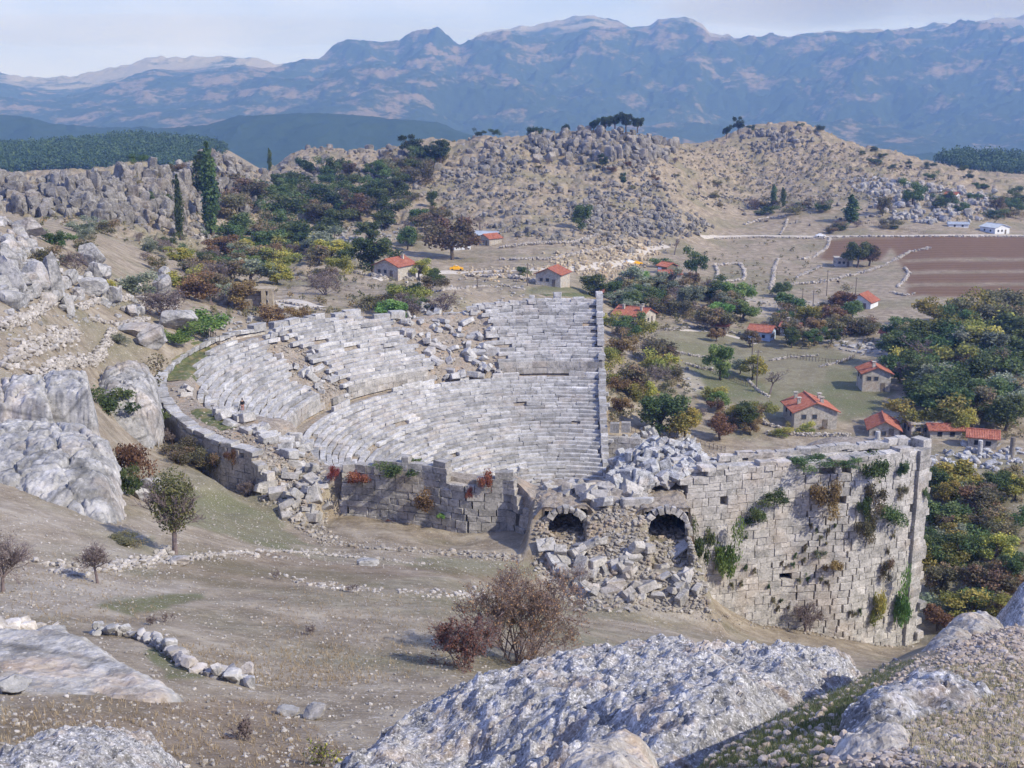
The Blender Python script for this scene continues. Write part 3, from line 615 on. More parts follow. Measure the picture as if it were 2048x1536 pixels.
def topM(az): 
    X = C0[0] + 57 * math.cos(math.radians(az)); Y = C0[1] + 57 * math.sin(math.radians(az)); p = float(pix(X, Y, 24)[0])
    return float(np.interp(p, [640, 660, 690, 700, 860, 870, 930, 940, 1020, 1030, 1062], [22.6, 23.6, 23.7, 24.6, 24.7, 23.4, 23.4, 24.3, 24.2, 21.9, 21.2]))
def topR(az): return float(np.interp(az, [279, 280.0, 280.1, 281.5, 281.6, 310], [21.5, 22.5, 24.2, 24.3, 25.0, 25.3]))
T_L = outer('outer_wall', 128, 231.6, topL, stepR=0.06)
T_M = outer('outer_wall', 240.0, 263.5, topM, stepL=0.1)
T_R = outer('outer_wall', 279.4, 307.2, topR, hole=0.005)
T_F = outer('outer_wall', 83, 128, lambda az: float(wall_top(az)) - 0.9)
# corner pier at the near end, a little proud of the wall with a dark slit beside it
rows = []
for j in range(len(courses) - 1):
    z0, z1 = courses[j], courses[j + 1]
    if z1 < 0 or z1 > 25.4: continue
    am = math.radians(308.55); r_ = float(wall_r(308.5)) - 0.35
    rows.append((C0[0] + r_ * math.cos(am), C0[1] + r_ * math.sin(am), (z0 + z1) / 2, 2.0 + RNG.normal(0, .03), 1.3, (z1 - z0) * .985, am + math.pi / 2))
T(emit('corner_pier', rows, M_wall, theatre, face='out', jit=0.015, ch=0.03, tilt=0.003))
# end walls (far end seen edge on, near end behind the corner)
def end_wall(name, P0, P1, side, zt):
    rows = []; d = P1 - P0; L = np.hypot(*d); an = math.atan2(d[1], d[0]); nrm = np.array([d[1], -d[0]]) / L * side
    for j in range(len(courses) - 1):
        z0, z1 = courses[j], courses[j + 1]; t = RNG.uniform(-1, 0)
        while t < L:
            l = RNG.uniform(1.0, 2.2); c = P0 + d / L * (t + l / 2) + nrm * 0.5; t += l + 0.02
            if z1 > zt(c) + 0.3 or z1 < -0.5: continue
            rows.append((c[0] + RNG.normal(0, .03), c[1], (z0 + z1) / 2, l, 1.05, (z1 - z0) * .985, an))
        # sloping cope
    t = 0.0
    while t < L:
        l = RNG.uniform(1.3, 2.0); c = P0 + d / L * (t + l / 2) + nrm * 0.45; t += l + 0.03; z = zt(c) + 0.55
        if RNG.random() < 0.94: rows.append((c[0] + RNG.normal(0, .04), c[1], z, l, 1.25, 0.95, an))
    return T(emit(name, rows, M_seat if side > 0 else M_wall, theatre, jit=0.03, ch=0.07, tilt=0.01))
end_wall('end_wall', LB[0] + np.array([0.05, 12.0]), LB[1], 1, lambda c: float(seat_z(np.hypot(*(c - C0)))))
end_wall('end_wall', LB[0], LB[0] + np.array([0.05, 11.9]), 1, lambda c: float(seat_z(np.hypot(*(c - C0)))) - 0.6)
end_wall('end_wall', LA[0], LA[1] + np.array([-.2, .4]), -1, lambda c: float(seat_z(np.hypot(*(c - C0)))) - 0.2)
# cope slabs round the left rim, big rim stones behind the far left wedge, slabs on the right wall
rows = arc_blocks(lambda a: float(wall_r(a)) - 0.7, lambda a: topL(a) + 0.42, 150, 229, 1.2, 2.4, 1.5, 0.55, drop=0.07, rj=0.06, zj=0.06)
rows += arc_blocks(lambda a: float(wall_r(a)) - 1.0, lambda a: topL(a) + 0.9, 120, 152, 1.5, 3.4, 1.5, 1.3, drop=0.12, rj=0.25, zj=0.15)
rows += arc_blocks(lambda a: float(wall_r(a)) - 1.2, lambda a: float(wall_top(a)) - 0.2, 84, 106, 1.0, 2.4, 1.3, 0.7, drop=0.15, rj=0.1, zj=0.1)
T(emit('cope_stones', rows, M_seat, theatre, jit=0.05, ch=0.05, tilt=0.035))
rows = []
for (x0, y0), (x1, y1), n, h, dz in (((1440,914),(1812,884),19,0.65,0.5),):
    for k in range(n):
        t = (k + .5) / n; X, Y = at_z(x0 + (x1 - x0) * t, y0 + (y1 - y0) * t, 25.3); rows.append((X, Y, 25.3 + RNG.normal(0, .12), RNG.uniform(1.0, 1.9), 0.9, h * RNG.uniform(.7, 1.4), 0.14 + RNG.normal(0, .12)))
for k in range(62):
    a = RNG.uniform(281, 306); d = RNG.uniform(1.2, 5.0); r_ = float(wall_r(a)) - d
    rows.append((C0[0] + r_ * math.cos(math.radians(a)), C0[1] + r_ * math.sin(math.radians(a)), 24.72 + RNG.normal(0, .08), RNG.uniform(1.1, 2.2), RNG.uniform(.7, 1.1), 0.35, math.radians(a + 90) + RNG.normal(0, .1)))
rows += arc_blocks(lambda a: float(wall_r(a)) - 0.6, 25.3, 281.8, 306.5, 1.2, 2.4, 1.25, 0.5, drop=0.1, rj=0.05, zj=0.09)
T(emit('cope_stones', rows, M_wall, theatre, jit=0.04, ch=0.035, tilt=0.03))
# vault mouths: ring of voussoirs, dark barrel running back into the fill, rubble cover
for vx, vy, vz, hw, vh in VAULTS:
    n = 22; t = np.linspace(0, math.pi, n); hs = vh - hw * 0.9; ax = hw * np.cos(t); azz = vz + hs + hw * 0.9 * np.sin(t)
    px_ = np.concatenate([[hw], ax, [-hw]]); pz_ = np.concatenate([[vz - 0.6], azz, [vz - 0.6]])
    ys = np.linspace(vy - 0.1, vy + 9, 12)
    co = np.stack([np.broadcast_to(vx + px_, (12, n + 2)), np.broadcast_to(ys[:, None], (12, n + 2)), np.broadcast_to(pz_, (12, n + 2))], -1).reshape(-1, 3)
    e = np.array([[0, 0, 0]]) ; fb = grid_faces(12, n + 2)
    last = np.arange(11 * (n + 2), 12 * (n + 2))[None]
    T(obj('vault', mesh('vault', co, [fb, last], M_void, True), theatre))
    rows = []
    for k in range(11):
        a = math.pi * (k + 0.5) / 11; rows.append((vx + (hw + .28) * math.cos(a), vy + RNG.normal(0, .08), vz + hs + (hw * .9 + .27) * math.sin(a), RNG.uniform(.45,.7), 0.8, 0.46, a))
    for s_ in (-1, 1):
        for k in range(1): rows.append((vx + s_ * (hw + .42), vy + RNG.normal(0, .06), vz + hs - 0.35 - k * 0.72, RNG.uniform(.5,.9), 0.9, 0.66, RNG.normal(0, .06)))
    a = np.array(rows); cen = a[:, :3]; n_ = len(rows)
    # voussoirs turn about the y axis
    V = []; q8 = np.array([(x, y, z) for x in (-.5, .5) for y in (-.5, .5) for z in (-.5, .5)])
    for k in range(n_):
        v = q8 * a[k, 3:6]; th = -(a[k, 6]); c_, s2 = math.cos(th), math.sin(th)
        v = np.stack([v[:, 0] * c_ + v[:, 2] * s2, v[:, 1], -v[:, 0] * s2 + v[:, 2] * c_], 1) + cen[k] + RNG.normal(0, .055, (8, 3)); V.append(v)
    f8 = np.array([(0, 1, 3, 2), (4, 6, 7, 5), (0, 4, 5, 1), (2, 3, 7, 6), (0, 2, 6, 4), (1, 5, 7, 3)])
    T(obj('vault_arch', mesh('vault_arch', np.concatenate(V), (f8[None] + 8 * np.arange(n_)[:, None, None]).reshape(-1, 4), M_wall, False, np.repeat(RNG.normal(0, .08, n_), 6)), theatre))
    # rubble cover over the barrel
    nx, ny = 60, 44; gx = np.linspace(-1, 1, nx); gy = np.linspace(0, 1, ny); GX, GY = np.meshgrid(gx, gy)
    X = vx + GX * (hw + 2.6 + GY * 2); Y = vy + 0.35 + GY * 9.5; d = np.abs(X - vx)
    zt = vz + vh + 0.3 + 0.5 * fbm(X * .8, Y * .8, 2, 4); edge = smooth(hw + 0.2, hw + 2.2, d); gz = ground(X, Y)
    Z = zt * (1 - edge) + (gz - 0.6) * edge; Z = np.where(d < hw + .6, np.maximum(Z, vz + vh + .25), Z); Z = Z * (1 - smooth(.6, 1, GY)) + np.maximum(gz - .3, vz + vh * smooth(1.2, .9, GY) * 0 - 9) * smooth(.6, 1, GY)
    Z = np.maximum(Z, np.where((d < hw + .6), vz + vh + .2, -99)); Z += 0.25 * fbm(X * 2, Y * 2, 0, 3)
    co = np.stack([X, Y, Z], -1).reshape(-1, 3); skirt = co[:nx].copy(); skirt[:, 2] -= np.where(np.abs(skirt[:, 0] - vx) < hw + .5, 0.35, 3.0); skirt[:, 1] -= 0.1
    fs = np.stack([np.arange(nx - 1), np.arange(1, nx), ny * nx + np.arange(1, nx), ny * nx + np.arange(nx - 1)], 1)
    T(obj('vault_cover', mesh('vault_cover', np.concatenate([co, skirt]), np.concatenate([grid_faces(ny, nx), fs]), M_rubble, True), theatre))
# ================================================================ rocks
def rock_shape(seed, sub=3, npl=9, rough=0.10, boxy=0.0):
    g = np.random.default_rng(seed); v, f = ico(sub)
    if boxy: v = np.sign(v) * np.abs(v) ** (1 - boxy * .9); v /= np.abs(v).max()
    for _ in range(npl):
        n = g.normal(size=3); n /= np.linalg.norm(n); d = g.uniform(0.55, 0.85); p = v @ n; v = v - np.maximum(0, p - d)[:, None] * n
    s = g.uniform(0, 50); k = fbm(v[:, 0] * 1.6 + s, v[:, 1] * 1.6, v[:, 2] * 1.6, 5 if sub > 2 else 3)
    v = v * (1 + rough * 2.2 * k[:, None]); v = v / np.abs(v).max(0); return v, f
ROCKS = [rock_shape(40 + i, 3, 7 + i % 5, 0.11, 0.5 + 0.06 * (i % 4)) for i in range(12)]
ROCK_ME = {}
def rock_me(i, m):
    k = (i, m.name)
    if k not in ROCK_ME:
        v, f = ROCKS[i]; v = v * 0.5; v[:, 2] += 0.42; ROCK_ME[k] = mesh('boulder', v, f, m, False, np.zeros(len(f)))
    return ROCK_ME[k]
def put_rock(px, py, w, h, label, name='boulder', cat='boulder', group=None, mat_=None, sub=4, deep=1.0, seed=0, boxy=0.2, npl=10, rough=0.1, Y=None, sink=0.12, yaw=0.0, dz=0.0):
    """px, py: foot of the rock in the photograph, w, h: its size there"""
    q = hit1(px, py) if Y is None else (float(at_y(px, py, Y)[0]), Y, float(at_y(px, py, Y)[1]))
    if q is None: return None
    X, Yy, z = q; k = math.hypot(Yy, CZ - z) / FPX; W_, H_ = w * k, h * k
    v, f = rock_shape(seed + int(px) * 7 + int(py), sub, npl, rough, boxy)
    v = v * 0.5 * np.array([W_, W_ * deep, H_ * 1.1]); v[:, 2] += H_ * (0.5 - sink)
    o = obj(name, mesh(name, v, f, mat_ or M_rock, False, np.zeros(len(f))), None, (X, Yy + W_ * deep * 0.35, z + dz), (0, 0, yaw))
    return tag(o, label, cat, group)
BIG = [
 (345,660,95,42,'flat white rock above the bright green bush',0.7,.3,4),
 (182,540,56,58,'upright square grey rock among red bushes',0.8,.4,4),
 (195,562,48,40,'low grey boulder leaning on the upright square rock',0.9,.3,4),
 (103,600,46,105,'tall pillar shaped rock beside the dark shrub',0.8,.2,4),
 (48,470,70,42,'broad pale rock at the upper left edge',0.8,.3,4),
 (62,580,70,60,'pale boulder left of the pillar shaped rock',0.9,.2,4),
 (15,585,60,75,'weathered pale rock at the left edge below the broad rock',0.9,.2,4),
 (140,570,30,34,'small upright boulder right of the pillar shaped rock',1.0,.3,4),
 (175,590,70,36,'long pale boulder in the line below the red bushes',0.8,.3,4),
 (222,612,46,44,'square grey boulder at the end of the boulder line',0.9,.4,4),
 (320,590,48,42,'white block of the rock ledge right of the olive bush',0.9,.4,4),
 (328,560,34,30,'small white block on top of the rock ledge',0.9,.4,4),
 (262,672,80,24,'low white ledge rock above the field wall',0.8,.3,4),
 (300,700,70,52,'rounded grey rock above the dark bush beside the theatre',0.9,.2,4),
 (355,1130,46,18,'flat white stone at the foot of the small green tree',0.8,.3,3),
 (300,985,50,34,'white tilted boulder below the orange bush',0.9,.3,4),
 (235,790,45,38,'small white boulder above the dark green bush',0.9,.2,4),
 (280,1000,34,26,'grey stone under the white tilted boulder',0.9,.2,3),
 (630,1440,50,26,'pale rounded stone on the brown slope',0.9,.3,3),
 (575,1432,46,16,'thin slab lying on stones on the brown slope',0.7,.3,3),
 (490,1358,34,32,'pale boulder at the lower end of the stone row',0.9,.3,3),
 (95,1280,60,24,'large stone on the upper edge of the bare rock shelf',0.9,.3,3),
 (20,1390,64,34,'pale boulder at the left edge of the rock shelf',0.9,.3,4),
 (735,1132,46,13,'low long stone in front of the ashlar wall',0.6,.3,3),
]
for i, (px, py, w, h, lab, deep, bx, sub) in enumerate(BIG): put_rock(px, py, w, h, lab, sub=sub, deep=deep, boxy=bx, seed=i, rough=0.09)
def sample_poly(P, n, soft=0.0):
    P = np.array(P, float); lo = P.min(0); hi = P.max(0); out = np.zeros((0, 2))
    while len(out) < n:
        q = RNG.uniform(lo, hi, (n * 3, 2)); out = np.concatenate([out, q[in_poly(q[:, 0], q[:, 1], P)]])
    return out[:n]
REG = [  # polygon, count, size range, tallness, material, group, label
 ([(0,440),(80,470),(125,560),(140,612),(0,622)],110,1.2,3.2,0.9,M_rock,'boulders on the left hillside','pale boulder on the upper left hillside'),
 ([(130,555),(260,560),(330,620),(330,640),(240,640),(150,604)],55,0.9,2.4,0.9,M_rock,'boulders in the line below the red bushes','grey boulder beside the upper left field'),
 ([(0,372),(120,358),(330,345),(420,312),(470,312),(470,420),(330,450),(0,425)],640,2.2,4.8,1.35,M_far_rock,'rock pillars of the left cliff','grey rock pillar in the far left cliff'),
 ([(430,300),(860,295),(900,285),(1050,280),(1060,330),(700,420),(470,430)],1700,0.9,4.6,1.0,M_far_rock,'boulders on the middle ridge','grey boulder on the rocky middle ridge'),
 ([(1050,276),(1200,266),(1330,280),(1330,322),(1180,330),(1060,318)],330,2.6,5.6,1.4,M_far_rock,'crags below the ridge pines','tall grey crag on the ridge below the dark pines'),
 ([(860,330),(1330,322),(1330,420),(1430,458),(1260,508),(1100,490),(940,450),(840,390)],2600,0.7,3.0,0.9,M_far_rock,'boulders on the pale rocky slope','pale boulder on the rocky slope above the dirt road'),
 ([(1100,400),(1300,370),(1420,450),(1300,480),(1180,470)],1100,1.2,2.9,1.1,M_far_rock,'boulders on the pale rocky slope','pale boulder on the rocky slope above the dirt road'),
 ([(1090,520),(1240,482),(1330,488),(1285,540),(1240,572),(1140,545)],420,0.9,2.1,0.9,M_tanrock,'yellow boulders beside the road','yellowish boulder in the quarried slope beside the dirt road'),
 ([(920,540),(1100,530),(1140,548),(1060,566),(930,560)],160,0.7,1.6,0.8,M_tanrock,'stones below the road','tan stone on the bank below the dirt road'),
 ([(1340,296),(1480,275),(1640,280),(1900,352),(1900,400),(1450,420),(1340,380)],3300,0.5,1.9,0.9,M_far_rock,'stones on the terraced hill','small grey stone on the open terraced hill'),
 ([(1480,264),(1600,256),(1650,275),(1640,306),(1500,306)],260,1.8,4.0,1.2,M_far_rock,'crags on the hilltop','grey crag on the small rounded hilltop at the right'),
 ([(1700,356),(1800,362),(1990,392),(1990,420),(1900,450),(1780,440),(1740,400)],420,1.8,3.8,1.0,M_rock,'pale outcrop on the right hill','pale rock in the outcrop on the right hillside'),
 ([(1440,395),(1600,400),(1780,430),(1700,455),(1500,440)],260,1.0,2.4,0.9,M_far_rock,'stones by the dark shrubs','grey stone between the shrubs above the flat fields'),
 ([(600,490),(760,430),(800,470),(720,520),(610,515)],260,0.8,2.4,0.8,M_rock,'white scree under the dark trees','white stone in the scree below the dark trees'),
 ([(200,430),(460,430),(470,500),(260,480)],230,1.2,3.0,0.9,M_far_rock,'boulders below the left cliff','grey boulder scattered below the left cliff'),
 ([(1640,668),(1760,690),(1780,712),(1690,704)],70,0.9,2.0,0.4,M_rock,'stones in the village','flat pale stone between the village gardens'),
 ([(1470,595),(1640,605),(1700,640),(1560,640),(1480,620)],120,0.6,1.6,0.5,M_rock,'stones in the village','flat pale stone between the village gardens'),
 ([(1350,735),(1400,750),(1410,790),(1300,770),(1290,740)],60,0.5,1.4,0.6,M_rock,'stones in the orchard','pale stone in the orchard beyond the theatre'),
 ([(0,640),(180,600),(240,640),(60,700),(0,700)],60,0.4,1.0,0.7,M_rock,'stones on the left terrace','small pale stone on the left terrace'),
 ([(430,630),(560,600),(640,620),(560,650),(440,670)],60,0.6,1.6,0.8,M_rock,'stones behind the left rim','pale stone on the ground behind the left rim'),
 ([(780,560),(1050,540),(1060,600),(900,620),(800,600)],90,0.4,1.2,0.7,M_rock,'stones behind the far rim','small stone on the bare ground behind the far rim'),
 ([(1850,905),(2048,905),(2048,945),(1860,940)],90,0.7,1.6,0.7,M_marble,'stones of the fallen colonnade','pale stone among the fallen columns at the right'),
]
cand = []
for ri, (P, n, s0, s1, tall, m, grp, lab) in enumerate(REG):
    q = sample_poly(P, n); X, Y = hit(q[:, 0], q[:, 1]); ok = np.isfinite(Y) & (Y < 1100); X, Y = X[ok], Y[ok]
    X = X + RNG.normal(0, 0.004, len(X)) * Y; Y = Y + RNG.normal(0, 0.006, len(Y)) * Y; Z = ground(X, Y)
    if m is M_far_rock and tall < 1.3:                    # rocks gather in ledges and patches with bare earth between
        kp = perlin(X / 16, Y / 7, ri + .5) + .5 * perlin(X / 5, Y / 3, ri + 9.5) > (-.08 if ri != 9 else .02); X, Y, Z = X[kp], Y[kp], Z[kp]
    s = s0 + (s1 - s0) * RNG.random(len(X)) ** 2.8
    for x, y, z, k in zip(X, Y, Z, s): cand.append((k / y, ri, x, y, z, k))
cand.sort(reverse=True); NIND = 250
def place_words(pts):
    """for world points of one region: where each stands within it, as seen in the photograph"""
    p = np.array([pix(x, y, z) for x, y, z in pts], float); out = []
    for i in range(len(p)):
        fx = (p[:, 0] < p[i, 0]).mean(); fy = (p[:, 1] < p[i, 1]).mean()
        v = 'upper' if fy < .34 else 'lower' if fy > .67 else 'middle'; h = 'left' if fx < .25 else 'left centre' if fx < .5 else 'right centre' if fx < .75 else 'right'
        out.append(v + ' ' + h)
    return out
def size_words(k): 
    a, b = np.quantile(k, [.33, .75]) if len(k) > 3 else (0, 1e9); return ['small' if q < a else 'large' if q > b else 'medium' for q in k]
def put_copies(items, name, cat):
    byr = {}
    for it in items: byr.setdefault(it[1], []).append(it)
    lw = {}
    for ri, L in byr.items():
        for it, a, b in zip(L, place_words([i[2:5] for i in L]), size_words([i[5] for i in L])): lw[id(it)] = (a, b)
    for it in items:
        _, ri, x, y, z, k = it
        P, n, s0, s1, tall, m, grp, lab = REG[ri]
        o = obj(name, rock_me(int(RNG.integers(12)), m), None, (x, y, z - 0.18 * k * tall), (RNG.normal(0, .12), RNG.normal(0, .12), RNG.uniform(0, 6.28)), (k * RNG.uniform(.8, 1.25), k * RNG.uniform(.7, 1.1), k * tall * RNG.uniform(.75, 1.3)))
        tag(o, f'{lw[id(it)][1]} {lab}, {lw[id(it)][0]}', cat, grp)
put_copies(cand[:NIND], 'boulder', 'boulder')
def merge_rocks(name, X, Y, Z, SZ, tall, m, sub=1, label='', seeds=8, tint=0.12, flat=0.9):
    shp = [rock_shape(900 + i, sub, 6, 0.10, 0.5) for i in range(seeds)]; V = []; F = []; T_ = []; off = 0; pick = RNG.integers(0, seeds, len(X))
    for i, (v, f) in enumerate(shp):
        w = np.where(pick == i)[0]
        if not len(w): continue
        n = len(w); S3 = np.stack([SZ[w] * RNG.uniform(.75, 1.3, n), SZ[w] * RNG.uniform(.7, 1.1, n), SZ[w] * tall[w] * RNG.uniform(.7, 1.3, n)], 1) * 0.5
        R = rot_z(RNG.uniform(0, 6.28, n)) @ rot_x(RNG.normal(0, .25, n)); vv = np.einsum('nij,nkj->nki', R, v[None] * S3[:, None]) + np.stack([X[w], Y[w], Z[w] + S3[:, 2] * 0.55], 1)[:, None]
        V.append(vv.reshape(-1, 3)); F.append((f[None] + len(v) * np.arange(n)[:, None, None]).reshape(-1, 3) + off); off += n * len(v); T_.append(np.repeat(RNG.normal(0, tint, n), len(f)))
    return tag(obj(name, mesh(name, np.concatenate(V), np.concatenate(F), m, False, np.concatenate(T_))), label, kind='stuff')
rest = cand[NIND:]
for mm in (M_far_rock, M_rock, M_tanrock, M_marble):
    a = np.array([(x, y, z, k, REG[ri][4]) for _, ri, x, y, z, k in rest if REG[ri][5] is mm])
    if len(a): merge_rocks('scattered_stones', a[:, 0], a[:, 1], a[:, 2], a[:, 3], a[:, 4], mm, label='countless weathered stones scattered over the hillsides')
M_loose = rock_mat('loose_stone', ((0.24, 0.21, 0.175), (0.35, 0.32, 0.28), (0.47, 0.44, 0.40)), 0.5, 0.3, 0.3, 0.0)
M_rubst = rock_mat('rubble_stone', ((0.19, 0.165, 0.13), (0.31, 0.28, 0.235), (0.43, 0.40, 0.35)), 0.6, 0.4, 0.4, 0.3)
M_peb = rock_mat('pebble_stone', ((0.22, 0.17, 0.13), (0.36, 0.30, 0.25), (0.50, 0.46, 0.42)), 0.06, 0.3, 0.4, 0.3)
# small loose stones of the near slope, the theatre and its debris
def loose(name, polys, m, sub=0, label='', ymax=400.0):
    A = []
    for P, n, s0, s1 in polys:
        q = sample_poly(P, n); X, Y = hit(q[:, 0], q[:, 1], n=900); ok = np.isfinite(Y) & (Y < ymax); X, Y = X[ok], Y[ok]
        A.append(np.stack([X, Y, ground(X, Y), s0 + (s1 - s0) * RNG.random(len(X)) ** 3, np.full(len(X), .7)], 1))
    a = np.concatenate(A); return merge_rocks(name, a[:, 0], a[:, 1], a[:, 2], a[:, 3], a[:, 4], m, sub, label)
loose('loose_stones', [([(0,1090),(600,1090),(1050,1130),(1400,1230),(1800,1310),(1300,1330),(700,1536),(0,1536)],4200,.04,.15),
                       ([(380,960),(520,1000),(640,1060),(1060,1120),(1060,1150),(600,1130),(420,1060)],1500,.05,.2),
                       ([(0,1020),(330,1060),(560,1090),(300,1180),(0,1240)],1000,.05,.18),
                       ([(100,1130),(560,1098),(700,1104),(700,1112),(400,1125),(120,1160)],260,.12,.45),
                       ([(0,640),(240,640),(240,760),(0,800)],900,.08,.3)], M_loose, 0, 'small pale stones lying all over the dry slope')
loose('rubble', [([(1070,990),(1400,1000),(1420,1225),(1150,1225),(1070,1150)],5200,.10,.6), (GAP1,700,.15,.7), (GAP2,700,.15,.6),
                 ([(500,880),(650,915),(655,1060),(700,1090),(1050,1110),(1040,1125),(640,1090),(520,1000)],1800,.12,.6),
                 ([(420,860),(640,890),(1000,915),(640,915),(480,890)],700,.12,.5), ([(320,770),(400,740),(500,860),(440,880),(340,830)],260,.1,.5),
                 ([(1400,1215),(1830,1285),(1830,1300),(1400,1240)],300,.1,.4), ([(1200,900),(1430,900),(1420,990),(1210,990)],500,.3,.9)], M_rubst, 1, 'broken rubble filling the ruined parts of the theatre')
# ---- fallen squared blocks, each one a thing
def block_shape(seed, sub=2):
    g = np.random.default_rng(seed); import bmesh
    bm = bmesh.new(); bmesh.ops.create_cube(bm, size=1.0); bmesh.ops.bevel(bm, geom=list(bm.edges), offset=0.05, segments=1, affect='EDGES')
    bmesh.ops.subdivide_edges(bm, edges=list(bm.edges), cuts=1, use_grid_fill=True); bmesh.ops.triangulate(bm, faces=list(bm.faces))
    v = np.array([q.co[:] for q in bm.verts]); f = np.array([[w.index for w in q.verts] for q in bm.faces]); bm.free()
    for _ in range(int(g.integers(0, 4))):
        n = g.normal(size=3); n /= np.linalg.norm(n); d = g.uniform(0.48, 0.62); p = v @ n; v = v - np.maximum(0, p - d)[:, None] * n
    k = fbm(v[:, 0] * 2 + seed, v[:, 1] * 2, v[:, 2] * 2, 3); v = v * (1 + 0.10 * k[:, None]); v[:, 0] *= 1 + 0.12 * g.normal() * v[:, 1]; return v, f
BS = [block_shape(i) for i in range(9)]; BM = {}
def block_me(i, m, name):
    k = (i, m.name)
    if k not in BM: BM[k] = mesh(name, BS[i][0], BS[i][1], m, False, np.zeros(len(BS[i][1])))
    return BM[k]
BR = [  # polygon, n, length range, tilt, material, name, group, label, up
 ([(1222,965),(1236,890),(1290,862),(1330,856),(1372,876),(1402,908),(1425,926),(1410,945),(1330,975),(1260,992),(1225,990)],235,1.1,2.5,0.6,M_marble,'marble_block','white blocks heaped beside the stage wall','white block in the heap beside the stage wall'),
 (GAP1,80,1.0,2.6,0.35,M_seat,'fallen_block','blocks in the collapsed part of the upper seats','grey block in the gap of the upper seats'),
 ([(770,610),(860,615),(905,610),(890,640),(840,650),(800,650)],20,1.2,2.8,0.4,M_seat,'fallen_block','rim blocks above the collapsed gap','rough block on the rim above the collapsed gap'),
 (GAP2,34,0.9,2.8,0.3,M_seat,'fallen_block','blocks in the rubble strip between the left seat wedges','slab in the rubble strip between left seat wedges'),
 ([(1065,1080),(1290,1085),(1400,1160),(1425,1215),(1300,1215),(1160,1190),(1090,1130)],84,0.7,1.9,0.5,M_wall,'fallen_block','blocks fallen below the two vaults','squared block on the debris slope below the vaults'),
 ([(1060,960),(1180,975),(1290,985),(1290,1010),(1180,1010),(1060,985)],40,0.9,2.2,0.3,M_wall,'fallen_block','blocks along the crest above the vaults','block lying on the crest above the vaults'),
 ([(520,925),(655,940),(655,1040),(590,1050),(525,990)],50,0.7,2.0,0.5,M_wall,'fallen_block','blocks in the breach of the outer wall','rough block in the breach of the outer wall'),
 ([(410,800),(520,855),(640,895),(640,912),(540,890),(430,840)],34,1.0,2.2,0.2,M_seat,'fallen_block','blocks along the inner edge of the left walkway','pale block along the left walkway'),
 ([(540,870),(640,880),(660,915),(560,925)],10,1.2,2.2,0.3,M_seat,'fallen_block','large blocks above the breach','large pale block lying above the wall breach'),
 ([(350,770),(410,770),(420,800),(360,800)],7,0.8,1.6,0.3,M_seat,'fallen_block','blocks on the left walkway','loose block on the grassy left walkway'),
 ([(1860,885),(2040,895),(2040,935),(1870,930)],26,0.8,1.8,0.4,M_marble,'fallen_block','blocks by the fallen columns','pale block lying by the fallen columns'),
]
for P, n, l0, l1, tl, m, nm, grp, lab in BR:
    q = sample_poly(P, n); X, Y = hit(q[:, 0], q[:, 1]); ok = np.isfinite(Y) & (Y < 260); X, Y = X[ok], Y[ok]; Z = ground(X, Y)
    Ls = RNG.uniform(l0, l1, len(X)); pw = place_words(list(zip(X, Y, Z))); zw = size_words(Ls)
    for x, y, z, L, a_, b_ in zip(X, Y, Z, Ls, pw, zw):
        dd = L * RNG.uniform(.35, .8); h = L * RNG.uniform(.3, .6)
        o = obj(nm, block_me(int(RNG.integers(9)), m, nm), None, (x, y, z + h * RNG.uniform(.15, .55)), (RNG.normal(0, tl), RNG.normal(0, tl), RNG.uniform(0, 6.28)), (L, dd, h)); tag(o, f'{b_} {lab}, {a_}', 'stone block', grp)
def one_block(px, py, L, D, H, label, yaw=0.0, rx=0.0, ry=0.0, m=None, dz=0.0, Y=None):
    q = hit1(px, py) if Y is None else (float(at_y(px, py, Y)[0]), Y, float(at_y(px, py, Y)[1])); x, y, z = q
    o = obj('fallen_block', block_me(int(px) % 9, m or M_seat, 'fallen_block'), None, (x, y, z + H * .42 + dz), (rx, ry, yaw), (L, D, H)); return tag(o, label, 'stone block')
one_block(1115, 597, 1.5, 1.1, 1.3, 'single square block standing on the far rim of the seats', Y=229)
one_block(1064, 598, 1.1, .9, .8, 'smaller block left of the square block on the far rim', Y=229)
one_block(1200, 1012, 3.0, 1.0, 0.9, 'long slanting column piece between the two vaults', 2.2, 0.1, 0.35)
one_block(1275, 1010, 3.2, .7, .8, 'long level block on the crest right of the slanting piece', 0.05)
one_block(1120, 1120, 2.6, 1.6, .5, 'large flat slab leaning below the left vault', 0.5, 0.5, 0.1)
one_block(1092, 1095, 1.9, 1.5, .5, 'tilted square slab at the foot of the ashlar wall', 0.3, 0.6, 0.0)
one_block(1355, 1105, 2.4, 1.2, .4, 'smooth tilted slab in the passage below the right vault', 0.4, 0.2, -0.5)
one_block(1045, 945, 1.7, 0.9, 1.1, 'upright pale slab above the end of the ashlar wall', 0.5, 0.3, 0.2)
one_block(600, 1000, 2.8, .5, .9, 'long slab standing on edge in the wall breach', 1.1, 0.3, 0.7)
# stage wall
rows = []
for j in range(7):
    t = 0.0
    while t < 13.5:
        l = RNG.uniform(.9, 2.0); zt = 6.6 - t * 0.06; z1 = ZO - .3 + (j + 1) * 0.98; t += l + .02
        if z1 > zt + RNG.uniform(0, .4): continue
        rows.append((16.2 + t - l / 2, 196.0 - 0.18 * t, z1 - .48, l, 1.1, .95, -0.18))
for k in range(2): rows.append((17.4 + k * 1.9, 196.2, 8.0 + k * 0.1, 1.5, 1.2, 1.7, -.15))
sw = empty('stage_wall', (22, 195, ZO)); tag(sw, 'low squared stone wall joining the seats behind the white heap', 'wall')
o = emit('masonry', rows, M_wall, sw, face='up', jit=.02, ch=.05, tilt=.006); o.location = (-22, -195, -ZO)
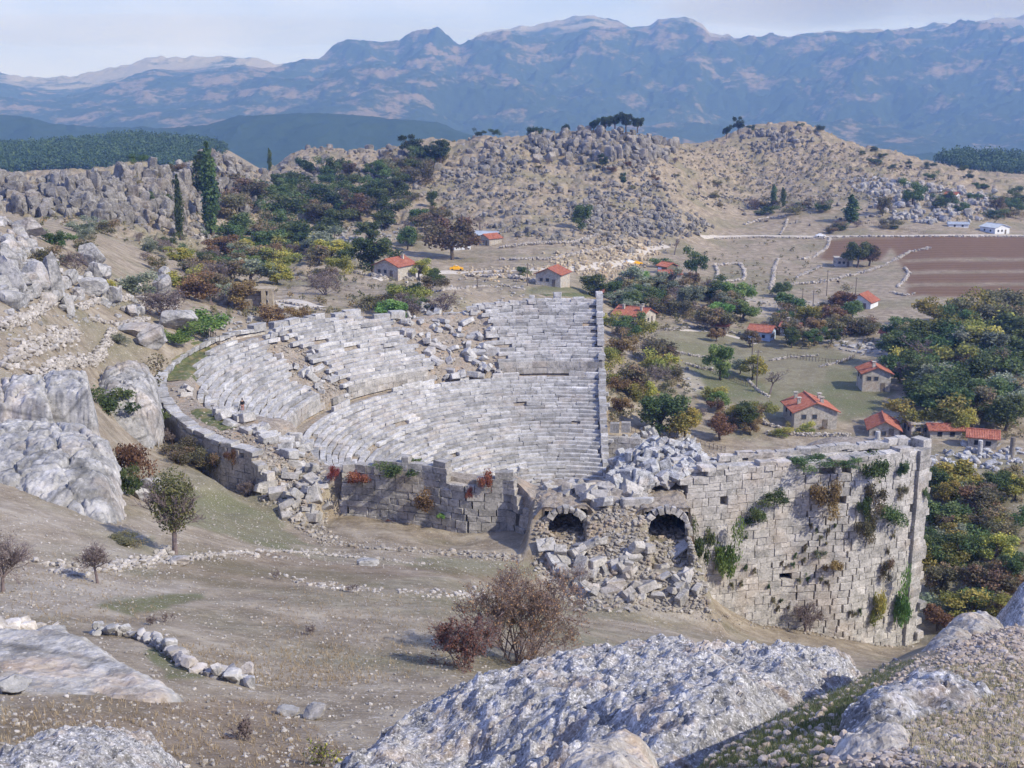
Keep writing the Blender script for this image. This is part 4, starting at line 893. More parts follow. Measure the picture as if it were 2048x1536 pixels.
# ---- near rocks modelled from real heights
def seg_dist(X, Y, P):
    d = np.full(X.shape, 1e9); n = len(P)
    for i in range(n):
        a = np.array(P[i]); b = np.array(P[(i + 1) % n]); ab = b - a; t = np.clip(((X - a[0]) * ab[0] + (Y - a[1]) * ab[1]) / (ab @ ab + 1e-12), 0, 1)
        d = np.minimum(d, np.hypot(X - a[0] - t * ab[0], Y - a[1] - t * ab[1]))
    return d
def near_rock(name, label, ctlp, outl, m, res=0.025, bump_=0.06, cs=11.0, cat='rock', drop=2.2, rnd=0.35, amp=1.0):
    A = np.array([(at_y(a, b, y)[0], y, at_y(a, b, y)[1]) for a, b, y in ctlp]); Pl = [(float(at_y(a, 1300, y)[0]), y) for a, y in outl]; PA = np.array(Pl)
    lo = PA.min(0) - .8; hi = PA.max(0) + .8; xs = np.arange(lo[0], hi[0], res); ys = np.arange(lo[1], hi[1], res); X, Y = np.meshgrid(xs, ys)
    d = np.sqrt(((A[:, None, :2] - A[None, :, :2]) ** 2).sum(-1) + .15); K = np.block([[d + 1e-3 * np.eye(len(A)), np.ones((len(A), 1))], [np.ones((1, len(A))), np.zeros((1, 1))]])
    w = np.linalg.solve(K, np.concatenate([A[:, 2], [0]])); Z = np.zeros(X.size); F = np.stack([X.ravel(), Y.ravel()], 1)
    for i in range(0, len(F), 80000): Z[i:i + 80000] = np.sqrt(((F[i:i + 80000, None] - A[None, :, :2]) ** 2).sum(-1) + .15) @ w[:-1] + w[-1]
    Z = Z.reshape(X.shape); wob = 0.22 * fbm(X * 1.3, Y * 1.3, 5, 4); inside = in_poly(X + wob, Y + wob, Pl); sd = seg_dist(X + wob, Y + wob, Pl) * np.where(inside, 1, -1)
    Z = Z - rnd * np.exp(-np.maximum(sd, 0) / (rnd * .8)) - drop * np.maximum(-sd, 0) ** 1.0
    d1, d2, cid = cells(X * cs * .35, Y * cs * .35, Z * cs * .35, 5); e1, e2, eid = cells(X * cs, Y * cs, Z * cs, 9)
    Z = Z + amp * 0.16 * fbm(X * 1.1 / amp, Y * 1.1 / amp, 2, 6, True) + bump_ * 2.0 * (1 - d1 * 1.4) * (cid - .2) + bump_ * 1.0 * (1 - e1 * 1.3) * (eid > .35)
    if amp > 1.2:      # bedrock broken into blocks by open joints
        q1, q2, qi = cells(X * .42 + .15 * fbm(X, Y, 1, 3), Y * .42, Z * .3, 3); Z = Z - .38 * np.exp(-((q2 - q1) / .07) ** 2) + (qi - .5) * .22 * amp * smooth(0, .12, q2 - q1)
        u1, u2, ui = cells(X * 1.3, Y * 1.3, Z * 1.6, 7); Z = Z - .12 * np.exp(-((u2 - u1) / .08) ** 2) + (ui - .5) * .16
    keep = (sd > -0.7); fa = grid_faces(*X.shape); fa = fa[keep.ravel()[fa].all(1)]
    used = np.zeros(X.size, bool); used[fa.ravel()] = True; idx = np.cumsum(used) - 1
    co = np.stack([X, Y, Z], -1).reshape(-1, 3)[used]; t = (0.30 * (cid - .5) + 0.35 * (eid - .5)).ravel()[used]
    return tag(obj(name, mesh(name, co, idx[fa], m, amp > 1.2, t)), label, cat)
M_cong = rock_mat('lichened_conglomerate', ((0.10, 0.10, 0.10), (0.27, 0.26, 0.25), (0.47, 0.46, 0.455)), 0.13, 0.95, 0.85, 0.25, bstr=1.0, bdist=.35)
M_pale = rock_mat('pale_near_rock', ((0.19, 0.17, 0.145), (0.29, 0.265, 0.235), (0.41, 0.385, 0.345)), 0.12, 0.45, 0.7, 0.3, bstr=0.6)
M_pale_shelf = rock_mat('bedrock_shelf', ((0.20, 0.185, 0.165), (0.31, 0.295, 0.27), (0.43, 0.415, 0.39)), 1.2, 0.4, 0.4, 0.4, crack=0.2)
near_rock('bluff', 'big pale limestone bluff with flat sunlit top at the left edge',
    [(-200,838,92),(0,838,92),(100,840,92),(200,852,90),(246,872,88),(0,900,84),(100,900,84),(200,905,84),(246,905,85),(-200,940,82),(0,950,80.5),(60,955,80),(140,962,79.5),(230,960,80.5),(247,960,81.5),(-200,960,79),(80,972,78.9),(150,1003,77.8),(236,1040,76.6),(246,1040,77),(40,965,79)],
    [(-260,78),(-260,92.5),(0,93),(130,92.8),(215,91),(252,88),(252,82),(252,76.6),(225,76.0),(150,77.2),(90,78.2),(40,78.8)], M_rock, res=.10, bump_=.05, cs=.9, cat='rock', drop=2.5, rnd=.9, amp=2.0)
for cc, oo, lab in (([(145,772,97),(212,766,97),(150,742,101),(208,737,101),(180,752,99)],[(138,96.3),(219,96.3),(216,101.8),(140,101.8)],'square grey limestone block behind the big left bluff'),
    ([(62,790,95),(138,782,95),(66,757,99),(136,752,99.5)],[(56,94.2),(141,94.2),(139,100.3),(58,100.3)],'pale cracked rock left of the square grey block'),
    ([(-60,785,95),(58,790,95),(-60,768,99),(50,764,99)],[(-80,94.2),(60,94.2),(56,100),(-80,100)],'pale rock at the left edge behind the big bluff')):
    near_rock('outcrop', lab, cc, oo, M_rock, res=.09, bump_=.03, cs=1.5, drop=6, rnd=.5, amp=1.6)
near_rock('outcrop', 'tall rounded limestone outcrop touching the left end of the theatre',
    [(222,795,134),(280,784,136),(330,784,139),(343,810,137),(240,745,141),(290,728,145),(330,730,146),(222,835,131),(300,820,133)],
    [(236,130.5),(240,140),(256,146),(335,148),(349,142),(349,136),(320,131.5),(260,130)], M_rock, res=.11, bump_=.05, cs=1.2, drop=5, rnd=1.2, amp=2.6)
near_rock('rock_shelf', 'flat bare bedrock shelf on the lower left slope with a long crack',
    [(-60,1272,36.6),(0,1273,36.6),(130,1272,36.4),(180,1295,35),(240,1335,32.8),(330,1384,30.4),(-60,1392,29.3),(100,1394,29.4),(220,1390,30),(60,1325,33.2),(160,1340,32.6)],
    [(-120,29),(-120,37.3),(0,37.4),(130,37.2),(190,35.6),(250,33.2),(345,30.6),(300,29.6),(180,29.2)], M_pale_shelf, res=.06, bump_=.015, cs=2.0, drop=1.2, rnd=.2, amp=.9)
near_rock('conglomerate_rock', 'huge rough grey and white conglomerate rock filling the lower centre',
    [(760,1415,10.2),(700,1500,8.6),(850,1375,10.8),(950,1345,11.2),(1130,1298,12.2),(1280,1272,13.0),(1400,1282,13.2),(1500,1290,13.4),(1700,1303,13.5),(1650,1340,11.8),(1000,1415,10.0),(900,1450,10.0),(900,1536,9.3),(1000,1536,9.1),(1100,1430,9.6),(1200,1390,9.8),
     (1350,1370,9.8),(1200,1480,8.7),(1200,1536,8.3),(1380,1440,8.0),(1400,1380,9.0),(1550,1340,10.8),(1560,1400,8.8),(1450,1460,7.6),(1330,1536,6.8),(720,1536,8.5),(1130,1360,10.6)],
    [(690,8.3),(705,9.2),(760,10.1),(850,10.9),(950,11.4),(1130,12.4),(1280,13.2),(1500,13.7),(1700,13.9),(1740,12.6),(1690,11.2),(1600,9.4),(1520,8.3),(1440,7.4),(1400,6.6),(1380,6.2),(1000,6.6),(700,7.3)], M_cong)
near_rock('conglomerate_rock', 'rounded lichened conglomerate rock in the lower left corner',
    [(-60,1530,9.3),(0,1500,9.8),(60,1472,10.5),(180,1450,11.3),(280,1462,11.4),(340,1500,11.0),(362,1536,10.4),(150,1536,9.3),(0,1560,8.6),(200,1500,10.2)],
    [(-160,8.4),(-60,9.8),(40,10.9),(180,11.7),(290,11.7),(350,11.1),(375,10.2),(330,8.6),(100,8.2)], M_cong)
near_rock('near_boulder', 'pale smooth boulder at the bottom edge below the conglomerate rock',
    [(1130,1536,4.6),(1180,1500,4.9),(1230,1478,5.1),(1300,1490,5.1),(1340,1530,4.9),(1230,1520,4.7),(1230,1580,4.4)],
    [(1120,4.5),(1160,4.95),(1230,5.25),(1310,5.2),(1350,4.9),(1340,4.4),(1230,4.1)], M_pale, res=.010, bump_=.016, cs=16, rnd=.1, amp=.5)
near_rock('near_boulder', 'pale wedge shaped boulder at the bottom right of the grassy gully',
    [(1650,1530,3.7),(1690,1480,3.95),(1750,1462,4.1),(1830,1465,4.15),(1850,1510,3.9),(1750,1510,3.8),(1750,1560,3.5)],
    [(1640,3.55),(1670,3.95),(1740,4.2),(1840,4.22),(1868,3.9),(1850,3.5),(1740,3.3)], M_pale, res=.008, bump_=.012, cs=20, rnd=.08, amp=.4)
near_rock('near_boulder', 'long grey boulder above the wedge shaped one on the pebbly slope',
    [(1712,1440,4.5),(1730,1400,4.9),(1800,1362,5.4),(1850,1350,5.6),(1920,1372,5.4),(1975,1395,5.1),(1900,1420,4.8),(1800,1432,4.65)],
    [(1700,4.35),(1715,4.9),(1780,5.5),(1850,5.8),(1930,5.6),(1990,5.15),(1960,4.75),(1800,4.4)], M_cong, res=.011, bump_=.028, cs=16, rnd=.1, amp=.6)
near_rock('near_boulder', 'square tan boulder at the top edge of the pebbly slope',
    [(1850,1330,8.6),(1860,1275,9.3),(1900,1262,9.6),(1945,1280,9.5),(1950,1300,9.2),(1890,1300,9.1)],
    [(1845,8.3),(1850,9.3),(1900,9.9),(1950,9.8),(1960,9.2),(1900,8.6)], M_pale, res=.016, bump_=.018, rnd=.12, amp=.7)
near_rock('near_boulder', 'white flat boulder behind the square tan one',
    [(1895,1262,10.2),(1920,1238,10.8),(1950,1232,11.0),(1985,1248,10.9),(1990,1262,10.5),(1940,1255,10.5)],
    [(1885,10.0),(1905,10.8),(1950,11.3),(1995,11.1),(2000,10.4),(1940,9.9)], M_pale, res=.016, bump_=.02, rnd=.1, amp=.7)
near_rock('near_boulder', 'grey boulder crossing the right picture edge',
    [(2035,1240,13.5),(2040,1180,14.0),(2060,1150,14.3),(2100,1170,14.2),(2100,1240,13.6)],
    [(2028,13.3),(2032,14.1),(2060,14.7),(2120,14.5),(2120,13.3)], M_cong, res=.03, bump_=.03, rnd=.15)
# pebbles and turf on the near right slope
loose('pebbles', [([(1700,1536),(1720,1400),(1840,1310),(1960,1255),(2048,1255),(2048,1536)],6500,.008,.036),([(1400,1536),(1500,1400),(1700,1320),(1840,1310),(1720,1400),(1700,1536)],1300,.008,.05),([(1850,1260),(2048,1250),(2048,1330),(1900,1330)],900,.02,.06)], M_peb, 1, 'loose pebbles and stone chips on the near right slope')
# ================================================================ vegetation
def quads(cen, size, g, up=0.0, asp=1.0):
    """randomly turned little leaf faces"""
    n = len(cen); a = g.normal(size=(n, 3)); a /= np.linalg.norm(a, axis=1)[:, None]; b = g.normal(size=(n, 3)); b[:, 2] *= (1 - up); b = np.cross(a, b); b /= np.linalg.norm(b, axis=1)[:, None] + 1e-9
    s = (size * g.uniform(.6, 1.35, n))[:, None] * .5; p = [cen - a * s - b * s * asp, cen + a * s - b * s * asp * .6, cen + a * s * .8 + b * s * asp, cen - a * s * .7 + b * s * asp * .8]
    return np.stack(p, 1).reshape(-1, 3), np.arange(4 * n).reshape(n, 4)
def tube(P, r, sides=4):
    P = np.asarray(P, float); n = len(P); d = np.gradient(P, axis=0); d /= np.linalg.norm(d, axis=1)[:, None] + 1e-9; ref = np.array([0.31, 0.22, 0.92]); a = np.cross(d, ref); a /= np.linalg.norm(a, axis=1)[:, None] + 1e-9; b = np.cross(d, a)
    t = np.linspace(0, 2 * math.pi, sides, endpoint=False); v = P[:, None] + (np.cos(t)[None, :, None] * a[:, None] + np.sin(t)[None, :, None] * b[:, None]) * np.asarray(r)[:, None, None]
    f = []
    for i in range(n - 1):
        for k in range(sides): f.append((i * sides + k, i * sides + (k + 1) % sides, (i + 1) * sides + (k + 1) % sides, (i + 1) * sides + k))
    return v.reshape(-1, 3), np.array(f)
class Acc:
    def __init__(s): s.v = []; s.f = []; s.t = []; s.n = 0
    def add(s, v, f, t=0.5):
        s.v.append(v); s.f.append(f + s.n); s.n += len(v); s.t.append(np.full(len(f), t) if np.isscalar(t) else t)
    def mesh(s, name, m, smooth_=False): return mesh(name, np.concatenate(s.v), [q for q in s.f], m, smooth_, np.concatenate(s.t)) if s.v else None
def branches(g, root, d0, L0, r0, depth, spread=0.6, kids=3, up=0.15, shrink=0.72):
    """list of (points, radii) of a branching skeleton, and the twig ends"""
    out = []; ends = []
    def go(p, d, L, r, k):
        n = 4; P = [p]; dd = d.copy()
        for i in range(n - 1): dd = dd + g.normal(0, .13, 3) + np.array([0, 0, up * .3]); dd /= np.linalg.norm(dd); P.append(P[-1] + dd * L / (n - 1))
        out.append((P, np.linspace(r, r * .6, n), k)); ends.extend(P[2:] if k <= 1 else [])
        if k == 0: return
        for j in range(kids + (g.random() < .4)):
            q = P[g.integers(1, n)] if j else P[-1]; e = dd + g.normal(0, spread, 3); e[2] += up; e /= np.linalg.norm(e); go(q, e, L * shrink * g.uniform(.75, 1.15), r * .55, k - 1)
    go(np.array(root, float), np.array(d0, float), L0, r0, depth); return out, np.array(ends)
BARK = plain_mat('bark', (0.16, 0.13, 0.105), (0.07, 0.055, 0.045), 3.0)
TWIG = plain_mat('grey_twigs', (0.23, 0.185, 0.175), (0.12, 0.09, 0.085), 3.0)
LM = dict(
 oak=leaf_mat('dark_green_leaves', (0.022, 0.040, 0.016), (0.055, 0.085, 0.028), (0.10, 0.12, 0.045)),
 olive=leaf_mat('grey_green_leaves', (0.06, 0.075, 0.05), (0.12, 0.14, 0.09), (0.2, 0.21, 0.15)),
 autumn=leaf_mat('rusty_leaves', (0.07, 0.045, 0.025), (0.13, 0.08, 0.04), (0.21, 0.14, 0.06)),
 gold=leaf_mat('yellow_green_leaves', (0.075, 0.09, 0.022), (0.17, 0.17, 0.04), (0.30, 0.24, 0.05)),
 green=leaf_mat('bright_green_leaves', (0.04, 0.085, 0.02), (0.09, 0.15, 0.035), (0.16, 0.21, 0.06)),
 mixed=leaf_mat('olive_brown_leaves', (0.055, 0.058, 0.03), (0.11, 0.10, 0.055), (0.18, 0.12, 0.07)),
 bare=leaf_mat('grey_brown_leaves', (0.075, 0.062, 0.055), (0.125, 0.105, 0.092), (0.17, 0.13, 0.10)),
 pine=leaf_mat('pine_needles', (0.014, 0.028, 0.015), (0.03, 0.05, 0.022), (0.055, 0.075, 0.03), 0.1),
 rust=leaf_mat('rust_brown_leaves', (0.085, 0.045, 0.028), (0.15, 0.075, 0.045), (0.24, 0.13, 0.07)),
 olivegreen=leaf_mat('thin_olive_green_leaves', (0.05, 0.06, 0.025), (0.095, 0.105, 0.04), (0.15, 0.14, 0.055)),
 red=leaf_mat('red_leaves', (0.10, 0.025, 0.018), (0.17, 0.05, 0.03), (0.22, 0.09, 0.045)))
PROTO = {}
def make_proto(kind, var):
    g = np.random.default_rng(hash_(kind) + var * 101); cr = Acc(); tr = Acc()
    if kind in ('bare', 'bush'):
        low = kind == 'bush'
        for st in range(6 if low else 1):
            d0 = np.array([g.normal(0, .45), g.normal(0, .45), 1.0]) if low else np.array([g.normal(0, .08), g.normal(0, .08), 1.0]); d0 /= np.linalg.norm(d0)
            br, ends = branches(g, (g.normal(0, .03), g.normal(0, .03), 0), d0, 0.34 if low else 0.36, .016 if low else .03, 4, .55, 3, .12, .70)
            for P, r, k in br: tr.add(*tube(P, np.maximum(r, .0022), 3), .5)
            e = ends[g.random(len(ends)) < (.5 if low else .35)]; e = e + g.normal(0, .02, e.shape)
            if len(e): v, f = quads(e, .03, g); cr.add(v, f, g.random(len(f)))
        return tr, cr
    sp = dict(pine=(.16, .34, .58, .40), cypress=(.03, .13, .52, .50), poplar=(.28, .20, .62, .38), shrub=(.0, .62, .42, .44)).get(kind, (.06, .44, .54, .46))
    z0, rx, zc, rz = sp; nl = dict(cypress=9, shrub=11, poplar=10).get(kind, 15); big = kind in LM or kind in ('pine',)
    H0 = zc - rz * .3
    if kind != 'shrub':
        nb = 5; tr.add(*tube([(0, 0, -.03), (g.normal(0, .012), g.normal(0, .012), H0 * .5), (g.normal(0, .03), g.normal(0, .03), H0)], [.034, .026, .02], 6))
    lob = []
    for i in range(nl):
        if kind in ('cypress', 'poplar'): z = (i + .5) / nl * 2 - 1; c = np.array([g.normal(0, rx * .18), g.normal(0, rx * .18), zc + z * rz * .92]); R = rx * (1 - abs(z + .15) ** 2.2 * .75) * g.uniform(.75, 1.1)
        else:
            d = g.normal(size=3); d /= np.linalg.norm(d); d[2] = g.uniform(-.85, 1.0); q = g.uniform(.35, .95); c = np.array([d[0] * rx * q, d[1] * rx * q, zc + d[2] * rz * q]); R = rx * g.uniform(.26, .46)
            if kind == 'pine': R *= .9; c[2] = max(c[2], .45)
            if kind == 'shrub': c[2] = max(c[2], .2)
        lob.append((c, R, g.random()))
        if kind not in ('shrub', 'cypress'): tr.add(*tube([(0, 0, H0 * g.uniform(.45, 1)), tuple((np.array([0, 0, H0]) + c) / 2 + g.normal(0, .02, 3)), tuple(c)], [.014, .009, .004], 4))
    per = dict(cypress=330, shrub=210, pine=260, poplar=330).get(kind, 290); ls = dict(cypress=.030, pine=.032, shrub=.045, poplar=.026).get(kind, .034)
    for c, R, t in lob:
        d = g.normal(size=(per, 3)); d /= np.linalg.norm(d, axis=1)[:, None]; rr_ = g.random(per) ** .4; fl = .8 if kind not in ('cypress', 'poplar', 'pine') else (1.0 if kind == 'pine' else 1.25)
        p = c + d * (R * rr_)[:, None] * np.array([1, 1, fl]) * (1 + .35 * g.normal(size=(per, 1)) * .5); p = p[p[:, 2] > z0 * .6]
        v, f = quads(p, ls, g); cr.add(v, f, np.clip(t * .6 + g.random(len(f)) * .4, 0, 1))
    return tr, cr
def hash_(s): return sum(ord(c) * (i + 3) for i, c in enumerate(s))
SHAPE = dict(oak='round', olive='round', autumn='round', gold='round', green='round', mixed='round', red='round', bare='bare', pine='pine', cypress='cypress', poplar='poplar')
def proto(kind, low=False):
    sh = 'bush' if (low and kind == 'bare') else 'shrub' if low else SHAPE[kind]; var = int(RNG.integers(3)); key = (kind, sh, var)
    if key not in PROTO:
        tr, cr = make_proto(sh, var); lm = LM.get(kind, LM['oak'] if kind == 'cypress' else LM['gold'])
        if kind == 'poplar': lm = LM['mixed']
        tm = tr.mesh('trunk', TWIG if kind == 'bare' else BARK); cm = cr.mesh('crown', lm)
        # joined single-mesh form for plants too small to show parts
        PROTO[key] = (tm, cm)
    return PROTO[key]
KW = dict(oak='dark green', olive='silvery grey-green', autumn='rusty brown', gold='yellow-green', green='bright green', mixed='olive brown', red='red-leaved', bare='bare twiggy', pine='dark pine', cypress='dark columnar', poplar='slender olive green')
def plant(kind, px, py, hpx, label, group=None, wide=1.0, low=False, Y=None, z=None, name=None, X=None, single=False):
    if X is None:
        q = hit1(px, py) if Y is None else (float(at_y(px, py, Y)[0]), Y, float(at_y(px, py, Y)[1]) if z is None else z)
        if q is None: return None
        X, Y_, z_ = q
    else: X, Y_, z_ = X, Y, z
    H = hpx * math.hypot(Y_, CZ - z_) / FPX * 1.03; tm, cm = proto(kind, low); nm = name or ('shrub' if low else 'tree'); sc = (H * wide * RNG.uniform(.95, 1.05), H * wide * RNG.uniform(.95, 1.05), H); rz = RNG.uniform(0, 6.28)
    if (hpx < 26 or tm is None) and not (kind == 'bare'):
        cm = proto(kind, kind != 'cypress')[1]
        o = obj(nm, cm, None, (X, Y_, z_ - .02 * H), (0, 0, rz), sc)
    else:
        o = empty(nm, (X, Y_, z_ - .01), rz); o.scale = sc
        if tm: obj('stems' if low else 'trunk', tm, o)
        if cm: obj('foliage' if low else 'crown', cm, o)
    return tag(o, label, 'shrub' if low else 'tree', group)
TREES = [  # kind, x, foot y, height in px, label, width factor, low
 ('cypress',425,470,185,'tallest dark columnar tree in the wood below the left ridge',.75,0),
 ('cypress',362,480,130,'slim dark columnar tree left of the tallest one',.5,0),
 ('cypress',540,330,44,'small pointed tree on the skyline of the middle ridge',.9,0),
 ('cypress',408,400,96,'dark tree with narrow crown just left of the tallest columnar tree',1.5,0),
 ('oak',1320,870,92,'dense dark green tree behind the white heap',1.35,0),
 ('gold',1368,880,78,'yellow-green tree joined to the dense dark one',1.25,0),
 ('oak',1256,680,56,'round dark green tree beside the end of the seats',1.25,0),
 ('oak',1392,552,58,'dark round tree right of the red roofs by the road',.95,0),
 ('oak',1563,595,38,'low round dark tree alone in the fields',1.35,0),
 ('oak',1715,535,62,'big dark tree beside the stone hut in the brown field',1.15,0),
 ('mixed',1738,532,50,'olive tree crown right of the big tree in the brown field',1.2,0),
 ('oak',2010,655,55,'dark tree at the right edge below the brown field',1.2,0),
 ('cypress',1702,446,56,'dark bottle shaped tree among the low shrubs',1.9,0),
 ('cypress',1546,412,42,'left one of two dark pointed trees below the hill',1.3,0),
 ('cypress',1566,414,38,'right one of two dark pointed trees below the hill',1.3,0),
 ('oak',1825,412,56,'rounded tree beside the pale outcrop on the right',1.0,0),
 ('mixed',1765,432,42,'olive tree right of the bottle shaped one',.9,0),
 ('bare',1397,390,34,'small bare tree on the open hill',.9,0),
 ('bare',1350,510,42,'bare round tree by the bend of the dirt road',1.1,0),
 ('oak',1162,462,58,'dark tree at the foot of the pale rocky slope',1.0,0),
 ('pine',1205,340,30,'small dark pine on the slope below the ridge',1.1,0),
 ('pine',1246,375,28,'pine with drooping crown below the small pine',.9,0),
 ('oak',865,415,36,'dark green tree at the top of the scree',1.1,0),
 ('oak',745,545,78,'large olive green tree above the red roofed house',1.35,0),
 ('mixed',905,520,100,'broad tree hiding the white house',1.15,0),
 ('oak',690,540,46,'rounded shrubby tree left of the large olive green tree',1.5,0),
 ('oak',815,500,56,'dark tree right of the small orange roof',1.0,0),
 ('gold',838,560,46,'yellowing tree right of the red roofed house',1.3,0),
 ('oak',870,572,40,'dark round tree behind the yellow taxi bank',1.2,0),
 ('pine',828,600,38,'dark young pine below the bare field',1.0,0),
 ('green',780,640,48,'bright green bush above the middle seat wedge',1.5,0),
 ('green',805,638,36,'bright green bush right of the larger one above the seats',1.2,0),
 ('oak',1050,550,20,'small dark tree left of the stone house',1.5,0),
 ('oak',1190,595,50,'dark tree behind the far corner of the seats',1.5,0),
 ('oak',1225,600,42,'dark tree left of the orange roof behind the seats',1.2,0),
 ('oak',1325,535,24,'dark bush beside the parked white van',1.8,0),
 ('green',1440,760,78,'tall light green tree in the middle of the meadow',.85,0),
 ('gold',1505,760,58,'yellow-green tree right of the tall light green one',1.1,0),
 ('olive',1480,748,36,'grey tree between the two meadow trees',1.2,0),
 ('bare',1540,788,62,'half bare tree standing alone in the meadow',1.2,0),
 ('mixed',1325,727,40,'olive brown tree in the orchard beyond the far wall',1.4,0),
 ('autumn',1440,880,62,'orange brown tree beyond the broken wall',1.2,0),
 ('oak',1490,860,62,'dark green tree right of the orange brown tree',1.2,0),
 ('green',1435,820,45,'green tree behind the orange brown tree',1.2,0),
 ('autumn',1500,870,36,'small rust coloured tree below the dark green one',1.2,0),
 ('mixed',1265,790,70,'tall thin leaved tree beside the end wall',1.2,0),
 ('gold',1290,800,45,'yellowing tree left of the dense dark tree',1.2,0),
 ('autumn',1240,830,40,'rust red shrubby tree against the end wall',1.2,0),
 ('autumn',1240,720,48,'brown tree right of the end wall halfway up',1.2,0),
 ('mixed',1500,694,40,'olive brown tree in front of the pale blue house',1.2,0),
 ('oak',1583,696,46,'dark green tree between the pale blue and the white house',1.1,0),
 ('autumn',1432,684,34,'rusty tree left of the orange shed',1.2,0),
 ('oak',1628,692,40,'dark tree right of the smaller white house',1.2,0),
 ('olive',1912,1100,64,'silvery olive tree right of the big wall corner',1.0,0),
 ('gold',1895,1010,60,'yellow tree right of the big wall corner',1.1,0),
 ('oak',1870,1000,70,'dark tree touching the big wall corner',1.0,0),
 ('oak',1985,1010,74,'dark round tree by the fallen columns',1.2,0),
 ('gold',2030,1000,60,'yellow tree at the right picture edge below the columns',1.1,0),
 ('gold',1985,1085,72,'tall yellow-green tree right of the olive tree',.9,0),
 ('oak',1855,1130,70,'dark tree just right of the wall corner lower down',1.0,0),
 ('mixed',1880,1190,70,'olive brown tree below the silvery olive tree',1.3,0),
 ('oak',2020,1180,80,'dark green tree at the right edge behind the fence',1.1,0),
 ('gold',1940,1250,78,'wide ochre bush tree behind the near boulders',1.7,0),
 ('mixed',2010,1250,70,'brownish bush tree behind the white near boulder',1.5,0),
 ('autumn',1875,1262,60,'rusty bush tree right of the foot of the wall',1.3,0),
 ('green',405,680,62,'bright green bush under the flat white rock',1.4,1),
 ('green',350,690,46,'bright green bush left part under the flat white rock',1.6,1),
 ('oak',225,832,70,'dark green bush between the bluffs and the theatre',1.3,1),
 ('mixed',265,800,90,'tall olive brown bush against the rounded boulder',1.0,1),
 ('autumn',278,960,90,'orange leaved bush at the foot of the left wall',.8,1),
 ('oak',255,990,70,'dark bush below the orange one beside the bluff',.8,1),
 ('oak',290,860,60,'shaded dark bush in the gap below the left wall',1.2,1),
 ('olive',272,590,56,'round olive bush left of the white rock ledge',1.3,1),
 ('gold',215,585,34,'small yellow bush left of the round olive bush',1.2,1),
 ('bare',330,640,70,'purplish bare bush right of the white rock ledge',1.5,1),
 ('autumn',485,622,66,'red brown round tree in front of the ruined house',1.2,0),
 ('autumn',545,648,44,'rust and green bush behind the left rim',1.3,1),
 ('autumn',600,640,34,'reddish bush right of the rust and green one',1.3,1),
 ('autumn',395,600,66,'rust coloured bush above the bright green bush',1.3,1),
 ('bare',420,580,62,'grey purple bush tree behind the rust coloured bush',1.6,1),
 ('green',500,545,40,'light green tree behind the ruined house',1.4,0),
 ('gold',555,570,50,'yellow-green tree right of the ruined house',1.4,0),
 ('bare',650,590,50,'grey bare bush tree by the dirt yard',1.4,1),
 ('bare',885,622,44,'purple brown bush above the middle of the seats',1.5,1),
 ('mixed',90,540,60,'olive bush beside the pillar shaped rock',.9,1),
 ('bare',150,545,50,'reddish bare bush left of the upright square rock',1.1,1),
 ('olive',65,795,28,'grey green bush on the left bluff',1.6,1),
 ('olive',240,690,30,'light green bush on the left field edge',1.0,1),
 ('mixed',260,1088,26,'dark low bush in the shade of the small green tree',2.4,1),
]
for k, px, py, h, lab, w, low in TREES: plant(k, px, py, h, lab, None, w, bool(low))
for i, (px, py, h, w) in enumerate([(960,274,16,1.2),(990,272,16,1.2),(1066,276,22,.9),(1085,277,24,1.3),(1130,276,28,1.2),(1188,270,34,1.1),(1210,268,36,1.0),(1230,264,40,1.1),(1252,266,40,1.1),(1275,266,32,1.2),(1453,280,30,1.0),(1476,270,32,1.0),(1500,262,12,1.2),(1600,256,12,1.2),(1637,268,18,1.1),(1748,305,14,1.2),(870,292,12,1.3)]):
    plant('pine', px, py - 1, h, ['leftmost small pine on the skyline ridge','second small pine from the left on the skyline ridge','narrow pine left of the pine group on the ridge','bushy pine beside the narrow one on the ridge','round pine standing alone between the two ridge groups','leftmost pine of the tall group on the ridge crag','second pine of the tall group on the ridge crag','middle and tallest pine on the ridge crag','fourth pine of the tall group on the ridge crag','rightmost pine of the tall group on the ridge crag','left pine of the pair beside the hilltop','right pine of the pair beside the hilltop','tiny pine at the left shoulder of the hilltop','tiny pine on top of the rounded hill','dark pine on the right shoulder of the hilltop','small pine where the hill meets the right skyline','tiny pine at the round rock of the ridge'][i], 'pines on the ridge', w, Y={0: 640, 1: 640, 16: 632}.get(i) or (655 if px < 1290 else None))
